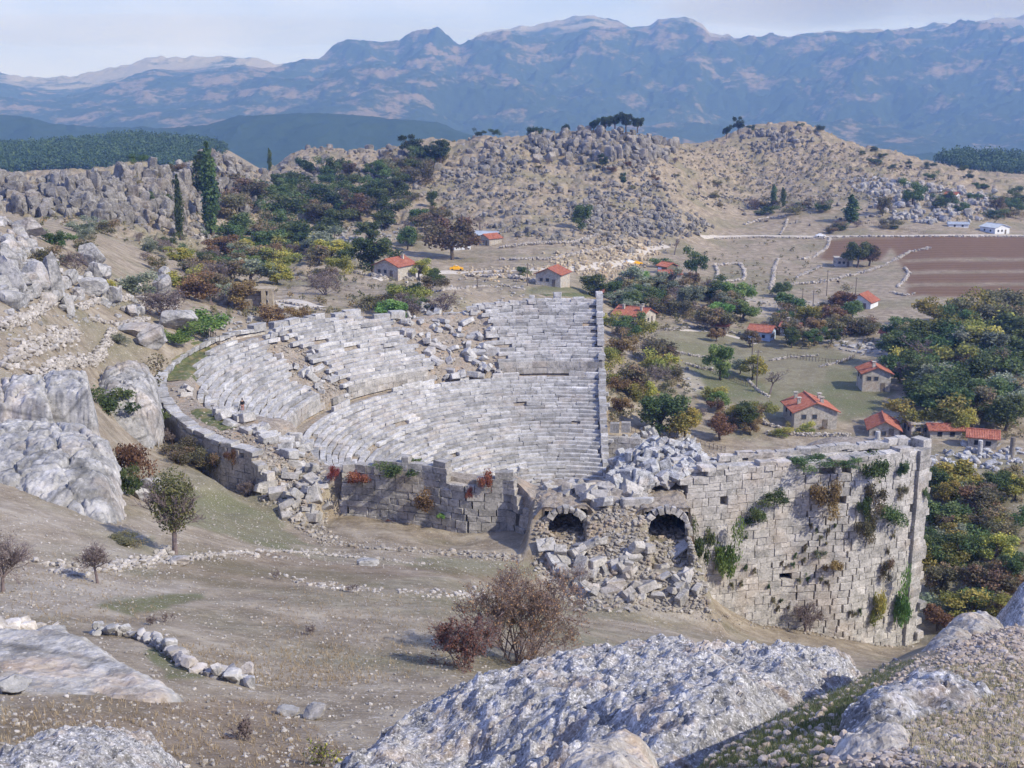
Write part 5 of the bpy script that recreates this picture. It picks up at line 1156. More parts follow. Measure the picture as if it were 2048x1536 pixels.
FILL = [  # polygon, n, kinds, height range px, width, low, group, label end
 ([(440,470),(480,400),(560,350),(760,350),(860,290),(900,320),(840,370),(790,440),(660,470),(640,515),(440,515)],62,('oak','oak','oak','mixed','pine'),(38,72),1.15,0,'trees of the dark wood','tree in the dark wood below the ridge'),
 ([(80,470),(430,440),(440,520),(250,560),(120,530)],26,('oak','mixed','bare','olive'),(20,40),1.2,1,'shrubs under the left cliff','shrub under the left cliff'),
 ([(60,340),(440,310),(470,430),(330,440),(60,400)],24,('oak','oak','mixed'),(24,46),1.1,0,'trees growing in the left cliff','tree growing among the left cliff rocks'),
 ([(340,520),(640,500),(700,560),(640,600),(520,560),(460,610),(400,640),(340,600)],46,('mixed','bare','autumn','gold','olive','oak'),(34,58),1.3,0,'trees around the ruined house','tree around the ruined house left of centre'),
 ([(700,580),(880,580),(870,640),(720,630),(640,600)],14,('mixed','gold','bare','oak'),(26,44),1.4,1,'bushes above the middle seats','bush above the middle seats'),
 ([(820,380),(980,420),(1020,440),(900,520),(800,510),(720,480)],24,('mixed','bare','oak'),(24,50),1.2,0,'trees by the white house','tree near the white house on the slope'),
 ([(1240,570),(1340,560),(1470,600),(1500,660),(1400,670),(1230,640)],46,('mixed','oak','olive','oak','green'),(34,60),1.15,0,'orchard trees around the red roofs','tree in the orchard around the red roofs'),
 ([(1500,640),(1640,600),(1770,610),(1760,680),(1640,700),(1560,690)],22,('oak','mixed','gold','autumn'),(28,50),1.2,0,'village trees right of the orchard','tree in the village right of the orchard'),
 ([(1210,640),(1290,660),(1400,760),(1330,800),(1240,840),(1212,760)],24,('mixed','bare','autumn','gold'),(30,56),1.2,1,'bushes right of the end wall','bush right of the end wall of the seats'),
 ([(1400,790),(1540,810),(1540,870),(1420,880),(1380,840)],12,('autumn','mixed','gold','bare'),(24,44),1.3,1,'bushes behind the broken right wall','bush in the garden behind the right wall'),
 ([(1700,880),(1560,875),(1560,860),(1720,850)],6,('mixed','gold'),(14,24),1.4,1,'low bushes along the garden wall','low bush along the garden wall'),
 ([(1790,680),(1900,640),(2048,650),(2048,870),(1960,880),(1840,870),(1800,780),(1760,740)],64,('oak','oak','mixed','gold','olive','bare'),(50,92),1.15,0,'trees of the grove on the right','tree in the dense grove on the right'),
 ([(1850,960),(2048,960),(2048,1240),(1850,1240)],34,('oak','gold','mixed','autumn'),(44,78),1.15,0,'trees below the fallen columns','tree on the slope below the fallen columns'),
 ([(1640,440),(1790,430),(1800,460),(1660,468)],12,('oak','mixed','bare'),(14,24),1.5,1,'garden shrubs by the far track','shrub in the garden beside the far track'),
 ([(1480,410),(1680,415),(1690,440),(1500,430)],18,('oak','mixed','bare'),(16,28),1.4,1,'shrubs below the open hill','shrub in the row below the open hill'),
 ([(1860,400),(2048,400),(2048,440),(1900,450),(1840,440)],26,('oak','mixed','oak'),(22,40),1.2,0,'trees behind the far white house','tree behind the far white house'),
 ([(1700,300),(1900,330),(2048,370),(2048,400),(1850,360),(1720,330)],34,('pine','oak'),(10,24),1.1,0,'small trees on the right skyline','small tree near the right skyline'),
 ([(1100,300),(1480,330),(1440,420),(1150,420),(960,360)],30,('bare','mixed','autumn'),(10,22),1.4,1,'low bushes on the open slopes','low bush on the open rocky slope'),
 ([(430,480),(480,400),(560,350),(760,350),(860,290),(900,320),(840,370),(790,440),(660,470),(640,515),(440,515)],72,('oak','oak','mixed','oak'),(34,62),1.15,1,'thickets of the dark wood','thicket in the dark wood below the ridge'),
 ([(1240,575),(1340,565),(1470,600),(1500,665),(1400,675),(1230,640)],22,('mixed','oak','mixed','bare'),(24,44),1.25,1,'thickets between the orchard roofs','thicket between the orchard roofs'),
 ([(1770,680),(1900,640),(2048,650),(2048,870),(1960,880),(1840,870),(1790,780)],44,('oak','oak','mixed','gold'),(44,80),1.2,1,'thickets of the right grove','thicket in the right hand grove'),
 ([(1850,940),(2048,940),(2048,1240),(1850,1240)],26,('oak','gold','mixed','olive'),(40,66),1.25,1,'thickets below the fallen columns','thicket on the slope below the columns'),
 ([(340,500),(640,490),(700,560),(640,600),(520,560),(430,600),(350,580)],30,('mixed','bare','oak','gold'),(28,46),1.3,1,'thickets round the ruined house','thicket near the ruined house'),
 ([(1500,640),(1640,600),(1770,610),(1760,680),(1640,700),(1560,690)],16,('oak','mixed','autumn'),(24,40),1.3,1,'thickets of the village','thicket between the village gardens'),
 ([(320,870),(400,940),(500,975),(500,1000),(400,960),(320,930)],12,('bare','mixed','autumn','oak'),(26,50),1.3,1,'bushes along the shaded left wall','bush at the foot of the shaded left wall'),
]
for P, n, kinds, (h0, h1), w, low, grp, lab in FILL:
    q = sample_poly(P, int(n * .7) if low else int(n * .52)); w = w * (1 if low else 1.25); q = q[np.argsort(q[:, 1])]; X, Y = hit(q[:, 0], q[:, 1]); ok = np.isfinite(Y) & (Y < 1100) & (Y > 60) & ~((Y < 240) & th_mask(X, np.where(np.isfinite(Y), Y, 0))); X, Y, q = X[ok], Y[ok], q[ok]; Z = ground(X, Y)
    hs_ = np.interp(q[:, 1], [290, 520], [.55, 1.05])
    kk = [kinds[int(RNG.integers(len(kinds)))] for _ in X]; hh = RNG.uniform(h0, h1, len(X)) * hs_
    pw = place_words(list(zip(X, Y, Z))) if len(X) else []; zw = size_words(hh)
    for i in range(len(X)):
        kw = KW[kk[i]].replace('dark pine', 'dark pine-like')
        plant(kk[i], 0, 0, hh[i], f'{zw[i]} {kw} {lab}, {pw[i]}', grp, w * RNG.uniform(.8, 1.2), bool(low), Y=float(Y[i]), z=float(Z[i]), X=float(X[i]))
# big half bare bush in the centre foreground: built in detail
def big_bush(px, py, wpx, hpx, label, nst, leafp, lm, tw=TWIG, seed=3, depth=5, kids=3, ls=.05, Y=None):
    q = hit1(px, py) if Y is None else (float(at_y(px, py, Y)[0]), Y, float(at_y(px, py, Y)[1])); X, Y, z = q; g = np.random.default_rng(seed); k = math.hypot(Y, CZ - z) / FPX; H = hpx * k; Wd = wpx * k; tr = Acc(); cr = Acc()
    for s_ in range(nst):
        a = g.uniform(0, 6.28); t = g.uniform(0, 1) ** .7; d0 = np.array([math.cos(a) * t * Wd / H * .75, math.sin(a) * t * .6, 1.0]); d0 /= np.linalg.norm(d0)
        br, e = branches(g, (g.normal(0, Wd * .08), g.normal(0, Wd * .06), 0), d0, H * .43, .028 * H / 2.6, depth, .5, kids, .08, .68)
        for P, r, kq in br: tr.add(*tube(P, np.maximum(r, .006), 3), .5)
        e = e[g.random(len(e)) < leafp] + g.normal(0, .03, (1, 3))
        if len(e): v, f = quads(e, ls, g); cr.add(v, f, g.random(len(f)))
    o = empty('shrub', (X, Y, z - .05)); tag(o, label, 'shrub'); obj('stems', tr.mesh('stems', tw), o)
    if cr.v: obj('foliage', cr.mesh('foliage', lm), o)
big_bush(1035, 1325, 205, 185, 'large rust brown twiggy bush behind the conglomerate rock', 16, .5, LM['rust'], seed=5, ls=.055)
big_bush(930, 1336, 110, 105, 'smaller twiggy bush joined to the left of the large brown one', 10, .45, LM['rust'], seed=8, ls=.05)
big_bush(1165, 1175, 50, 55, 'grey leafless bush among the fallen blocks', 5, .1, LM['bare'], seed=9, depth=4)
big_bush(480, 1480, 100, 40, 'low dark twiggy shrub on the brown slope', 6, .1, LM['bare'], seed=12, depth=4)
big_bush(650, 1530, 55, 60, 'small yellow-green shrub with red stems at the left of the big rock', 5, .8, LM['gold'], seed=14, depth=3, ls=.04)
for i, (px, py) in enumerate([(548,1160),(705,1185),(300,1250),(330,1245),(620,1270)]): big_bush(px, py, 26, 24, ['tiny dark shrub on the slope before the theatre','tiny grey shrub below the low long stone','tiny dry shrub left of the tan stones','tiny dry shrub beside the tan stones','tiny withered shrub in the middle of the slope'][i], 4, .2, LM['bare'], seed=20 + i, depth=3)
def detail_tree(px, py, hpx, wpx, trunk_frac, label, lm, nleaf, ls, tw, seed, lean=0.0, kids=4, cz=.62, leafp=1.0, zr=.40):
    q = hit1(px, py); X, Y, z = q; g = np.random.default_rng(seed); k = math.hypot(Y, CZ - z) / FPX; H = hpx * k; Wd = wpx * k; tr = Acc(); cr = Acc(); T0 = H * trunk_frac; r0 = H * .028
    tr.add(*tube([(0, 0, -.2), (lean * T0 * .5, 0, T0 * .5), (lean * T0, 0, T0)], [r0 * 1.3, r0, r0 * .9], 8))
    for s_ in range(9):
        a = 6.28 * (s_ + g.random()) / 9; t = g.uniform(.1, 1); d0 = np.array([math.cos(a) * t * Wd / H * 1.5, math.sin(a) * t * Wd / H * 1.5, .75]); d0 /= np.linalg.norm(d0)
        br, e = branches(g, (lean * T0, 0, T0 * g.uniform(.85, 1.0)), d0, (H - T0) * .33, r0 * .5, 4, .42, kids, .10, .70)
        for P, r, kq in br: tr.add(*tube(P, np.maximum(r, H * .0022), 3), .5)
    n = nleaf; d = g.normal(size=(n, 3)); d /= np.linalg.norm(d, axis=1)[:, None]; rr_ = g.random(n) ** .45; c = d * rr_[:, None] * np.array([Wd * .5, Wd * .5, H * zr]) + np.array([lean * T0, 0, H * cz]); c = c * (1 + .05 * fbm(c[:, 0] * 2, c[:, 1] * 2, c[:, 2] * 2, 2)[:, None])
    keep = fbm(c[:, 0] * 1.6 + seed, c[:, 1] * 1.6, c[:, 2] * 1.6, 3) > -.12; c = c[keep & (c[:, 2] > T0 * .8)]; v, f = quads(c, ls, g); cr.add(v, f, g.random(len(f)))
    o = empty('tree', (X, Y, z - .02)); tag(o, label, 'tree'); obj('trunk', tr.mesh('trunk', tw), o); obj('crown', cr.mesh('crown', lm), o)
detail_tree(350, 1108, 180, 92, .26, 'small green tree with pale trunk on the slope before the left wall', LM['olivegreen'], 4800, .11, TWIG, 31, .03, 3, .62, 1, .38)
detail_tree(196, 1167, 92, 62, .38, 'small bare tree with round twiggy head on the left slope', LM['bare'], 700, .045, TWIG, 32, -.12, 4, .66, 1, .34)
detail_tree(5, 1185, 135, 110, .25, 'bare tree cut by the left picture edge', LM['bare'], 900, .05, TWIG, 33, .1, 4)
detail_tree(1610, 1264, 78, 150, .3, 'bare spreading tree at the foot of the big right wall', LM['bare'], 500, .06, TWIG, 34, .05, 4)
# plants rooted in the walls
def wall_hit(px, py):
    Y = np.linspace(108, 160, 2600); x, y, z = ray(px, py); s = Y / y; X = x * s; Z = CZ + z * s; r, a = polar(X, Y); h = (r < wall_r(a) + .1); i = int(h.argmax()); return float(X[i]), float(Y[i]), float(Z[i]), float(a[i])
WP = [(1736,948,62,66,'oak','dark leafy clump near the top of the right wall'),(1752,1000,52,62,'mixed','olive clump under the top dark clump on the right wall'),(1775,1030,64,56,'oak','dark clump right of the middle of the right wall'),(1720,1020,30,50,'oak','narrow dark clump left of the dark one on the right wall'),
 (1645,1000,58,78,'autumn','rust and green bush growing from the middle of the right wall'),(1545,992,62,36,'oak','dark plant hanging left of the rust and green bush'),(1510,1032,46,46,'oak','dark shrub below the hanging plant on the right wall'),(1402,1092,46,88,'oak','dark climbing plant at the left end of the right wall'),(1446,1112,52,112,'green','tall green climbing plant near the left end of the right wall'),
 (1632,928,92,18,'oak','dark fringe of plants along the top of the right wall'),(1690,924,60,18,'oak','second dark fringe of plants at the wall top'),(1802,935,28,44,'oak','small dark shrub at the slit beside the corner pier'),(1803,986,24,32,'mixed','small brown shrub in the slit beside the corner pier'),(1798,1205,46,118,'green','bright green upright plant at the foot of the corner pier'),
 (1752,1218,34,84,'gold','yellow-green plant left of the bright upright plant'),(1722,1062,44,58,'mixed','brownish clump in the middle right of the wall'),(1665,1128,50,34,'autumn','low rusty clump on the lower right wall'),(1768,1140,30,50,'bare','dry plant left of the corner pier'),(1640,1108,26,16,'olive','small grey tuft in the middle of the right wall'),(1845,985,18,30,'oak','small shrub on the outer edge of the pier'),
 (852,1000,58,48,'autumn','rust and green shrub on the middle wall'),(884,1030,22,18,'green','small green tuft under the rust shrub'),(968,968,34,46,'red','red leaved creeper on the right part of the middle wall'),(940,985,14,24,'red','narrow red creeper beside the larger red one'),(722,955,56,34,'red','red creeper near the left end of the middle wall'),(668,950,24,30,'red','small red creeper at the left end of the middle wall'),
 (800,935,92,32,'oak','dark green plant spreading over the top of the middle wall'),(432,925,34,44,'mixed','brown green bush on the shaded left wall'),(462,915,24,30,'autumn','rusty tuft on the shaded left wall'),(345,880,34,40,'autumn','orange tuft on the shaded left wall'),(395,905,40,36,'bare','grey shrub on the shaded left wall'),(785,1045,22,10,'red','tiny red plant low on the middle wall')]
for px, py, w, h, k, lab in WP:
    X, Y, Z, a = wall_hit(px, py); s = math.hypot(Y, CZ - Z) / FPX; tm, cm = proto(k if k != 'bare' else 'mixed', True)
    a_ = math.radians(a); o = obj('wall_shrub', cm, None, (X + .25 * math.cos(a_), Y + .25 * math.sin(a_), Z - h * s * .5), (0, 0, RNG.uniform(0, 6)), (w * s * 1.0, w * s * .8, h * s * 1.25)); tag(o, lab, 'shrub')
tf = [(1490,1072),(1562,1125),(1575,1130),(1583,1128),(1612,1090),(1620,1050),(1632,1060),(1640,1075),(1650,1085),(1590,1110),(1606,1120),(1596,1160),(1618,1155),(1650,1165),(1545,1198),(1560,1200),(1556,1215),(1575,1215),(1536,1170),(1480,1165),(1466,1170),(1493,1135),(1700,1225),(1712,1228),(1722,1222),(1655,1062),(1608,1100),(1668,1050),(1510,1140),(1640,1155),(1740,1065),(1775,1100),(1790,1070)]
for i, (px, py) in enumerate(tf):
    X, Y, Z, a = wall_hit(px + RNG.normal(0, 2), py); s = math.hypot(Y, CZ - Z) / FPX; tm, cm = proto('mixed' if i % 3 else 'oak', True); a_ = math.radians(a); h = RNG.uniform(14, 24); w = RNG.uniform(8, 13)
    o = obj('wall_tuft', cm, None, (X + .08 * math.cos(a_), Y + .08 * math.sin(a_), Z - h * s * .5), (0, 0, RNG.uniform(0, 6)), (w * s * .7, w * s * .7, h * s))
    tag(o, f'small dark plant tuft in a joint of the big right wall, {"left" if px < 1570 else "middle" if px < 1680 else "right"} part, {"upper" if py < 1090 else "middle" if py < 1165 else "lower"} courses', 'plant', 'tufts in the joints of the right wall')
# far woods, scrub and grasses (nobody could count them)
def mass(name, P, n, h, per, ls, m, label, squash=.8, zmul=1.0, ymax=2500, ymin=0):
    g = RNG; q = np.concatenate([sample_poly(p, int(k)) for p, k in zip(P, n)]); X, Y = hit(q[:, 0], q[:, 1], n=1500); ok = np.isfinite(Y) & (Y < ymax) & (Y > ymin) & ~((Y < 240) & th_mask(X, np.where(np.isfinite(Y), Y, 0))); X, Y = X[ok], Y[ok]; Z = ground_T(X, Y); n_ = len(X); hh = h[0] + (h[1] - h[0]) * g.random(n_) ** 1.5
    d = g.normal(size=(n_, per, 3)); d /= np.linalg.norm(d, axis=2)[..., None]; c = d * (hh[:, None, None] * .5 * g.random((n_, per, 1)) ** .4) * np.array([1, 1, squash]); c[..., 2] += (hh * .5)[:, None]
    c += np.stack([X, Y, Z], 1)[:, None]; v, f = quads(c.reshape(-1, 3), ls * np.repeat(hh, per), g); t = np.clip(np.repeat(g.random(n_), per) * .6 + g.random(n_ * per) * .4, 0, 1)
    return tag(obj(name, mesh(name, v, f, m, False, t)), label, kind='stuff')
mass('forest', [[(0,275),(200,268),(460,290),(440,335),(0,370)],[(1480,300),(1800,305),(2048,315),(2048,352),(1750,330)]], (5200,1500), (6, 10), 44, .15, LM['pine'], 'dense pine forest covering the hills beyond the ridge', 1.3, ymin=900)
mass('scrub', [[(430,300),(1050,280),(1300,330),(1440,420),(1260,500),(900,470),(440,480)],[(1340,300),(1640,280),(1900,350),(1900,400),(1440,410)],[(1430,480),(1640,490),(1640,600),(1440,640),(1300,640)],[(1850,380),(2048,400),(2048,450),(1850,440)],[(0,380),(440,330),(440,520),(0,440)]], (620,1100,160,200,340), (.5, 2.0), 26, .22, LM['mixed'], 'low scrub dotted over the rocky hillsides')
mass('undergrowth', [[(1210,620),(1300,560),(1480,600),(1500,660),(1230,680)],[(1780,640),(2048,640),(2048,880),(1830,880)],[(1850,940),(2048,940),(2048,1250),(1850,1250)],[(340,500),(700,500),(880,590),(700,640),(430,640)],[(1210,680),(1330,700),(1400,800),(1220,860)],[(1500,650),(1760,650),(1740,700),(1600,700)],[(440,430),(800,370),(760,470),(460,520)]], (260,360,260,260,200,110,240), (.6, 2.0), 30, .2, LM['mixed'], 'tangled brown undergrowth between the trees')
def grass(name, P, n, h, m, label, blades=7, wd=.06, spread=.12):
    g = RNG; q = np.concatenate([sample_poly(p, int(k)) for p, k in zip(P, n)]); X, Y = hit(q[:, 0], q[:, 1], n=900); ok = np.isfinite(Y) & (Y < 135) & ~((Y < 240) & th_mask(X, np.where(np.isfinite(Y), Y, 0))); X, Y = X[ok], Y[ok]; Z = ground_T(X, Y); n_ = len(X)
    B = np.stack([np.repeat(X, blades), np.repeat(Y, blades), np.repeat(Z, blades)], 1); N_ = len(B); B[:, :2] += g.normal(0, spread, (N_, 2)) * np.repeat(h[0] + 0 * X, blades)[:, None] * 2; hh = g.uniform(h[0], h[1], N_); a = g.uniform(0, 6.28, N_); w = np.stack([np.cos(a), np.sin(a), 0 * a], 1) * (hh * wd)[:, None]; tip = B + np.stack([g.normal(0, .35, N_) * hh, g.normal(0, .35, N_) * hh, hh], 1)
    v = np.stack([B - w, B + w, tip], 1).reshape(-1, 3); return tag(obj(name, mesh(name, v, np.arange(3 * N_).reshape(-1, 3), m, False, g.random(N_))), label, kind='stuff')
M_dry = leaf_mat('dry_grass_blades', (0.15, 0.12, 0.07), (0.25, 0.20, 0.12), (0.36, 0.29, 0.17), 0.3)
M_turf = leaf_mat('turf_blades', (0.03, 0.05, 0.018), (0.065, 0.085, 0.03), (0.14, 0.12, 0.06), 0.3)
grass('dry_grass', [[(560,1160),(1250,1200),(1300,1290),(900,1340),(760,1370),(560,1350),(520,1250)],[(300,1290),(700,1290),(740,1370),(560,1380),(420,1340)],[(1050,1180),(1500,1240),(1480,1270),(1080,1250)],[(640,1060),(1000,1110),(1000,1130),(650,1100)],[(0,1090),(350,1150),(300,1250),(0,1250)],[(0,1400),(560,1400),(700,1500),(640,1536),(0,1536)]], (1800,700,500,200,450,800), (.07, .2), M_dry, 'dry yellow grass tufts on the slope', 7, .05)
grass('turf', [[(1380,1536),(1480,1440),(1640,1350),(1840,1320),(1720,1400),(1640,1536)],[(1750,1400),(2048,1260),(2048,1536),(1850,1536)]], (5200,500), (.010, .034), M_turf, 'short green grass between the pebbles in the near right corner', 6, .05, .5)
grass('withered_grass', [[(1750,1400),(2048,1260),(2048,1536),(1850,1536)]], (2600,), (.010, .035), M_dry, 'withered grass between the pebbles of the near right slope', 6, .05, .5)
# ================================================================ houses
M_tile = rock_mat('red_roof_tiles', ((0.20, 0.065, 0.042), (0.31, 0.115, 0.075), (0.38, 0.175, 0.12)), 0.6, 0.15, 0.35, 0.0, tint=True, bstr=0.3)
M_white = plain_mat('white_plaster', (0.66, 0.68, 0.70), (0.50, 0.52, 0.55), 1.0)
M_blue = plain_mat('pale_blue_plaster', (0.42, 0.52, 0.66), (0.33, 0.40, 0.52), 1.0)
M_stone = rock_mat('house_stone', ((0.22, 0.205, 0.18), (0.36, 0.335, 0.29), (0.52, 0.49, 0.43)), 0.5, 0.5, 0.6, 0.3, crack=1.4)
M_wood = plain_mat('grey_wood', (0.20, 0.17, 0.14), (0.10, 0.085, 0.07), 4.0)
M_dark = plain_mat('dark_opening', (0.03, 0.03, 0.032)); M_grey = plain_mat('grey_sheet_roof', (0.38, 0.43, 0.50), (0.28, 0.32, 0.38), 1.0)
M_glass = plain_mat('window_glass', (0.05, 0.06, 0.075), rough=0.15)
def boxv(x0, x1, y0, y1, z0, z1):
    v = np.array([(x, y, z) for z in (z0, z1) for y in (y0, y1) for x in (x0, x1)], float); return v, np.array([(0, 2, 3, 1), (4, 5, 7, 6), (0, 1, 5, 4), (2, 6, 7, 3), (0, 4, 6, 2), (1, 3, 7, 5)])
def house(px, py, w, d, h, yaw, label, wall=None, roof=None, pitch=.42, chim=(), flat=False, name='house', wins=2, eave=.55, Y=None, dz=0.0):
    """w across the gable, d along the ridge (local y), h eave height; the foot pixel is the middle of the front wall"""
    q = hit1(px, py) if Y is None else (float(at_y(px, py, Y)[0]), Y, float(at_y(px, py, Y)[1]))
    if q is None: return None
    X, Yy, z = q; wall = wall or M_stone; roof = roof or M_tile; c, s = math.cos(yaw), math.sin(yaw)
    o = empty(name, (X - s * d / 2 * 1.0, Yy + c * d / 2, z + dz), yaw); tag(o, label, 'house' if name == 'house' else name.replace('_', ' ')); rise = 0 if flat else w / 2 * pitch
    hw, hd = w / 2, d / 2; v = [(-hw, -hd, -1.5), (hw, -hd, -1.5), (hw, hd, -1.5), (-hw, hd, -1.5), (-hw, -hd, h), (hw, -hd, h), (hw, hd, h), (-hw, hd, h), (0, -hd, h + rise), (0, hd, h + rise)]
    obj('wall', mesh('wall', v, [np.array([(3, 2, 1, 0), (1, 2, 6, 5), (3, 0, 4, 7)]), np.array([(0, 1, 5, 8, 4), (2, 3, 7, 9, 6)])], wall, False, np.zeros(5)), o)
    if flat:
        vv, ff = boxv(-hw - .3, hw + .3, -hd - .3, hd + .3, h + .01, h + .3); obj('roof', mesh('roof', vv, ff, roof, False, np.zeros(6)), o)
    else:
        A = Acc(); W_ = hw + eave; ny = int((d + 2 * eave) / .28) * 2 + 1; ys = np.linspace(-hd - eave, hd + eave, ny); cor = np.where(np.arange(ny) % 2, .07, 0.0)
        for sg in (-1, 1):
            xs = np.linspace(0, W_, 7); XX_, YY_ = np.meshgrid(xs, ys); ZZ_ = h + rise + .12 - XX_ * pitch + cor[:, None] + RNG.normal(0, .015, XX_.shape); top = np.stack([sg * XX_, YY_, ZZ_], -1).reshape(-1, 3)
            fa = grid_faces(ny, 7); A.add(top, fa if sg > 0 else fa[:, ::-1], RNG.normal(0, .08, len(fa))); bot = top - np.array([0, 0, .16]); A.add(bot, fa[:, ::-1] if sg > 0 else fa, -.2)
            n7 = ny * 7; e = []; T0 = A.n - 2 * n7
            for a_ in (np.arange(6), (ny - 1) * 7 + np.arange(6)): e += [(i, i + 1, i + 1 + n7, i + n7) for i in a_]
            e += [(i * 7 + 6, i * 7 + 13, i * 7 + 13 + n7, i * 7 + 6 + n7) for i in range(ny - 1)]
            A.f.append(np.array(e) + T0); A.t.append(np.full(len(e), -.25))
        vv, ff = boxv(-.14, .14, -hd - eave, hd + eave, h + rise + .1, h + rise + .27); A.add(vv, ff, .1)
        rf = obj('roof', A.mesh('roof', roof), o)
        for cx, cy in chim:
            zc = h + rise - abs(cx) * pitch; B = Acc(); B.add(*boxv(cx - .32, cx + .32, cy - .28, cy + .28, zc - .3, zc + 1.05), 0.0); B.add(*boxv(cx - .2, cx - .12, cy - .2, cy + .2, zc + 1.05, zc + 1.3), 0.0); B.add(*boxv(cx + .12, cx + .2, cy - .2, cy + .2, zc + 1.05, zc + 1.3), 0.0); B.add(*boxv(cx - .45, cx + .45, cy - .4, cy + .4, zc + 1.3, zc + 1.42), .1); obj('chimney', B.mesh('chimney', M_stone), rf)
    vv, ff = boxv(-.5 + hw * .45, .5 + hw * .45, -hd - .06, -hd - .003, -.2, 1.95); dr = obj('door', mesh('door', vv, ff, M_wood), o)
    vv, ff = boxv(hw * .45 + .3, hw * .45 + .38, -hd - .12, -hd - .063, .9, 1.05); obj('handle', mesh('handle', vv, ff, M_dark), dr)
    for i in range(wins):
        x = -hw * .55 + i * hw * .5 if i < 2 else 0; zz = h * .5 if h < 3.5 else h * .7; B = Acc()
        for bx_ in ((x - .5, x + .5, zz - .5, zz - .4), (x - .5, x + .5, zz + .4, zz + .5), (x - .5, x - .4, zz - .4, zz + .4), (x + .4, x + .5, zz - .4, zz + .4)): B.add(*boxv(bx_[0], bx_[1], -hd - .07, -hd - .003, bx_[2], bx_[3]), 0.)
        wn = obj('window', B.mesh('window', M_wood), o); vv, ff = boxv(x - .4, x + .4, -hd - .03, -hd - .005, zz - .4, zz + .4); obj('pane', mesh('pane', vv, ff, M_glass), wn)
        x2 = hw; B = Acc(); yy = -hd * .4 + i * hd * .8; B.add(*boxv(-hw - .05, -hw - .003, yy - .45, yy + .45, zz - .45, zz + .45), 0.); obj('window', B.mesh('window', M_dark), o)
    return o
R = math.radians
house(1630, 858, 8.6, 8.5, 3.6, R(2), 'stone house with red gabled roof and four chimneys behind the right wall', chim=((-2.6,-1),(-2.2,3),(1.6,-2.4),(2.4,2.2)))
house(1752, 783, 6.2, 6.0, 4.2, R(-4), 'two storey stone house with red roof and one tall chimney at the grove', chim=((-.6,-2),))
house(1768, 876, 5.6, 7.0, 1.8, R(-12), 'low house with orange red gabled roof close behind the right wall', pitch=.55)
house(1918, 874, 3.0, 6.0, 1.9, R(88), 'long low red roofed shed by the fallen columns', name='shed')
house(1992, 895, 4.0, 5.0, 2.3, R(70), 'small house with weathered red roof behind the short column', name='house')
house(1852, 872, 6.0, 4.5, 2.4, R(4), 'flat roofed stone building with a blue strip left of the columns', flat=True, roof=M_stone)
house(1966, 730, 1.8, 4.0, 2.4, R(15), 'narrow orange roofed hut at the right edge of the grove', name='hut')
house(1793, 685, 3.0, 4.0, 2.6, R(60), 'small house with orange roof and dark chimney above the grove', chim=((.4,0),))
house(1718, 618, 7.0, 7.0, 2.4, R(-35), 'house with steep orange gable at the edge of the brown field', wall=M_white, pitch=.6)
house(1545, 680, 5.5, 6.0, 2.6, R(62), 'white and pale blue walled house with red roof in the village', wall=M_blue)
house(1600, 672, 4.0, 5.0, 2.6, R(60), 'smaller white walled house right of the pale blue one', wall=M_white, chim=((0,1),))
house(1456, 666, 2.6, 4.0, 2.2, R(70), 'small shed with orange roof left of the pale blue house', name='shed')
house(1297, 648, 8.0, 9.0, 2.6, R(55), 'long house with broad red roof and four chimneys in the orchard', chim=((-1.5,-3),(1.2,-2),(-1.5,2.5),(1.5,3)))
house(1253, 600, 4.6, 7.5, 2.2, R(58), 'house with pale orange roof behind the far corner of the seats')
house(1362, 560, 4.2, 7.5, 2.4, R(85), 'long red roofed house beside the parked white van')
house(1344, 548, 5.0, 5.0, 2.8, R(35), 'house with dark red roof left of the round tree', wall=M_wood)
house(1330, 577, 4.0, 5.0, 2.0, R(80), 'red roofed shed below the dark red roof', name='shed')
house(1096, 572, 7.5, 8.0, 3.4, R(-22), 'stone house with red gable roof above the seats', chim=())
house(772, 555, 8.0, 8.5, 3.2, R(-30), 'stone house with bright red roof above the left seats', chim=((1.2,2),))
house(925, 500, 6.0, 6.0, 3.0, R(10), 'white house hidden behind the broad tree', wall=M_white, roof=M_grey, flat=True)
house(968, 490, 6.0, 6.0, 2.6, R(-48), 'house with orange roof right of the hidden white house')
house(995, 482, 5.0, 8.0, 2.4, R(75), 'long grey roofed barn behind the orange roof', roof=M_grey, wall=M_wood, name='barn')
house(775, 500, 2.6, 4.0, 1.8, R(80), 'tiny orange roofed shed among the trees', name='shed')
house(2004, 468, 9.0, 9.0, 3.0, R(25), 'white single storey house with grey roof at the far right', wall=M_white, roof=M_grey, pitch=.3)
house(2030, 460, 6.0, 12.0, 3.2, R(80), 'house with long red roof behind the far white house', Y=640)
house(1935, 455, 3.0, 9.0, 1.8, R(85), 'low pale building left of the far white house', wall=M_white, roof=M_grey)
house(1915, 398, 5.0, 6.0, 2.4, R(50), 'small white house with red roof under the pale outcrop', wall=M_white)
house(1688, 533, 6.5, 6.0, 3.0, R(-6), 'grey stone hut beside the big tree in the brown field', flat=True, roof=M_stone, name='hut')
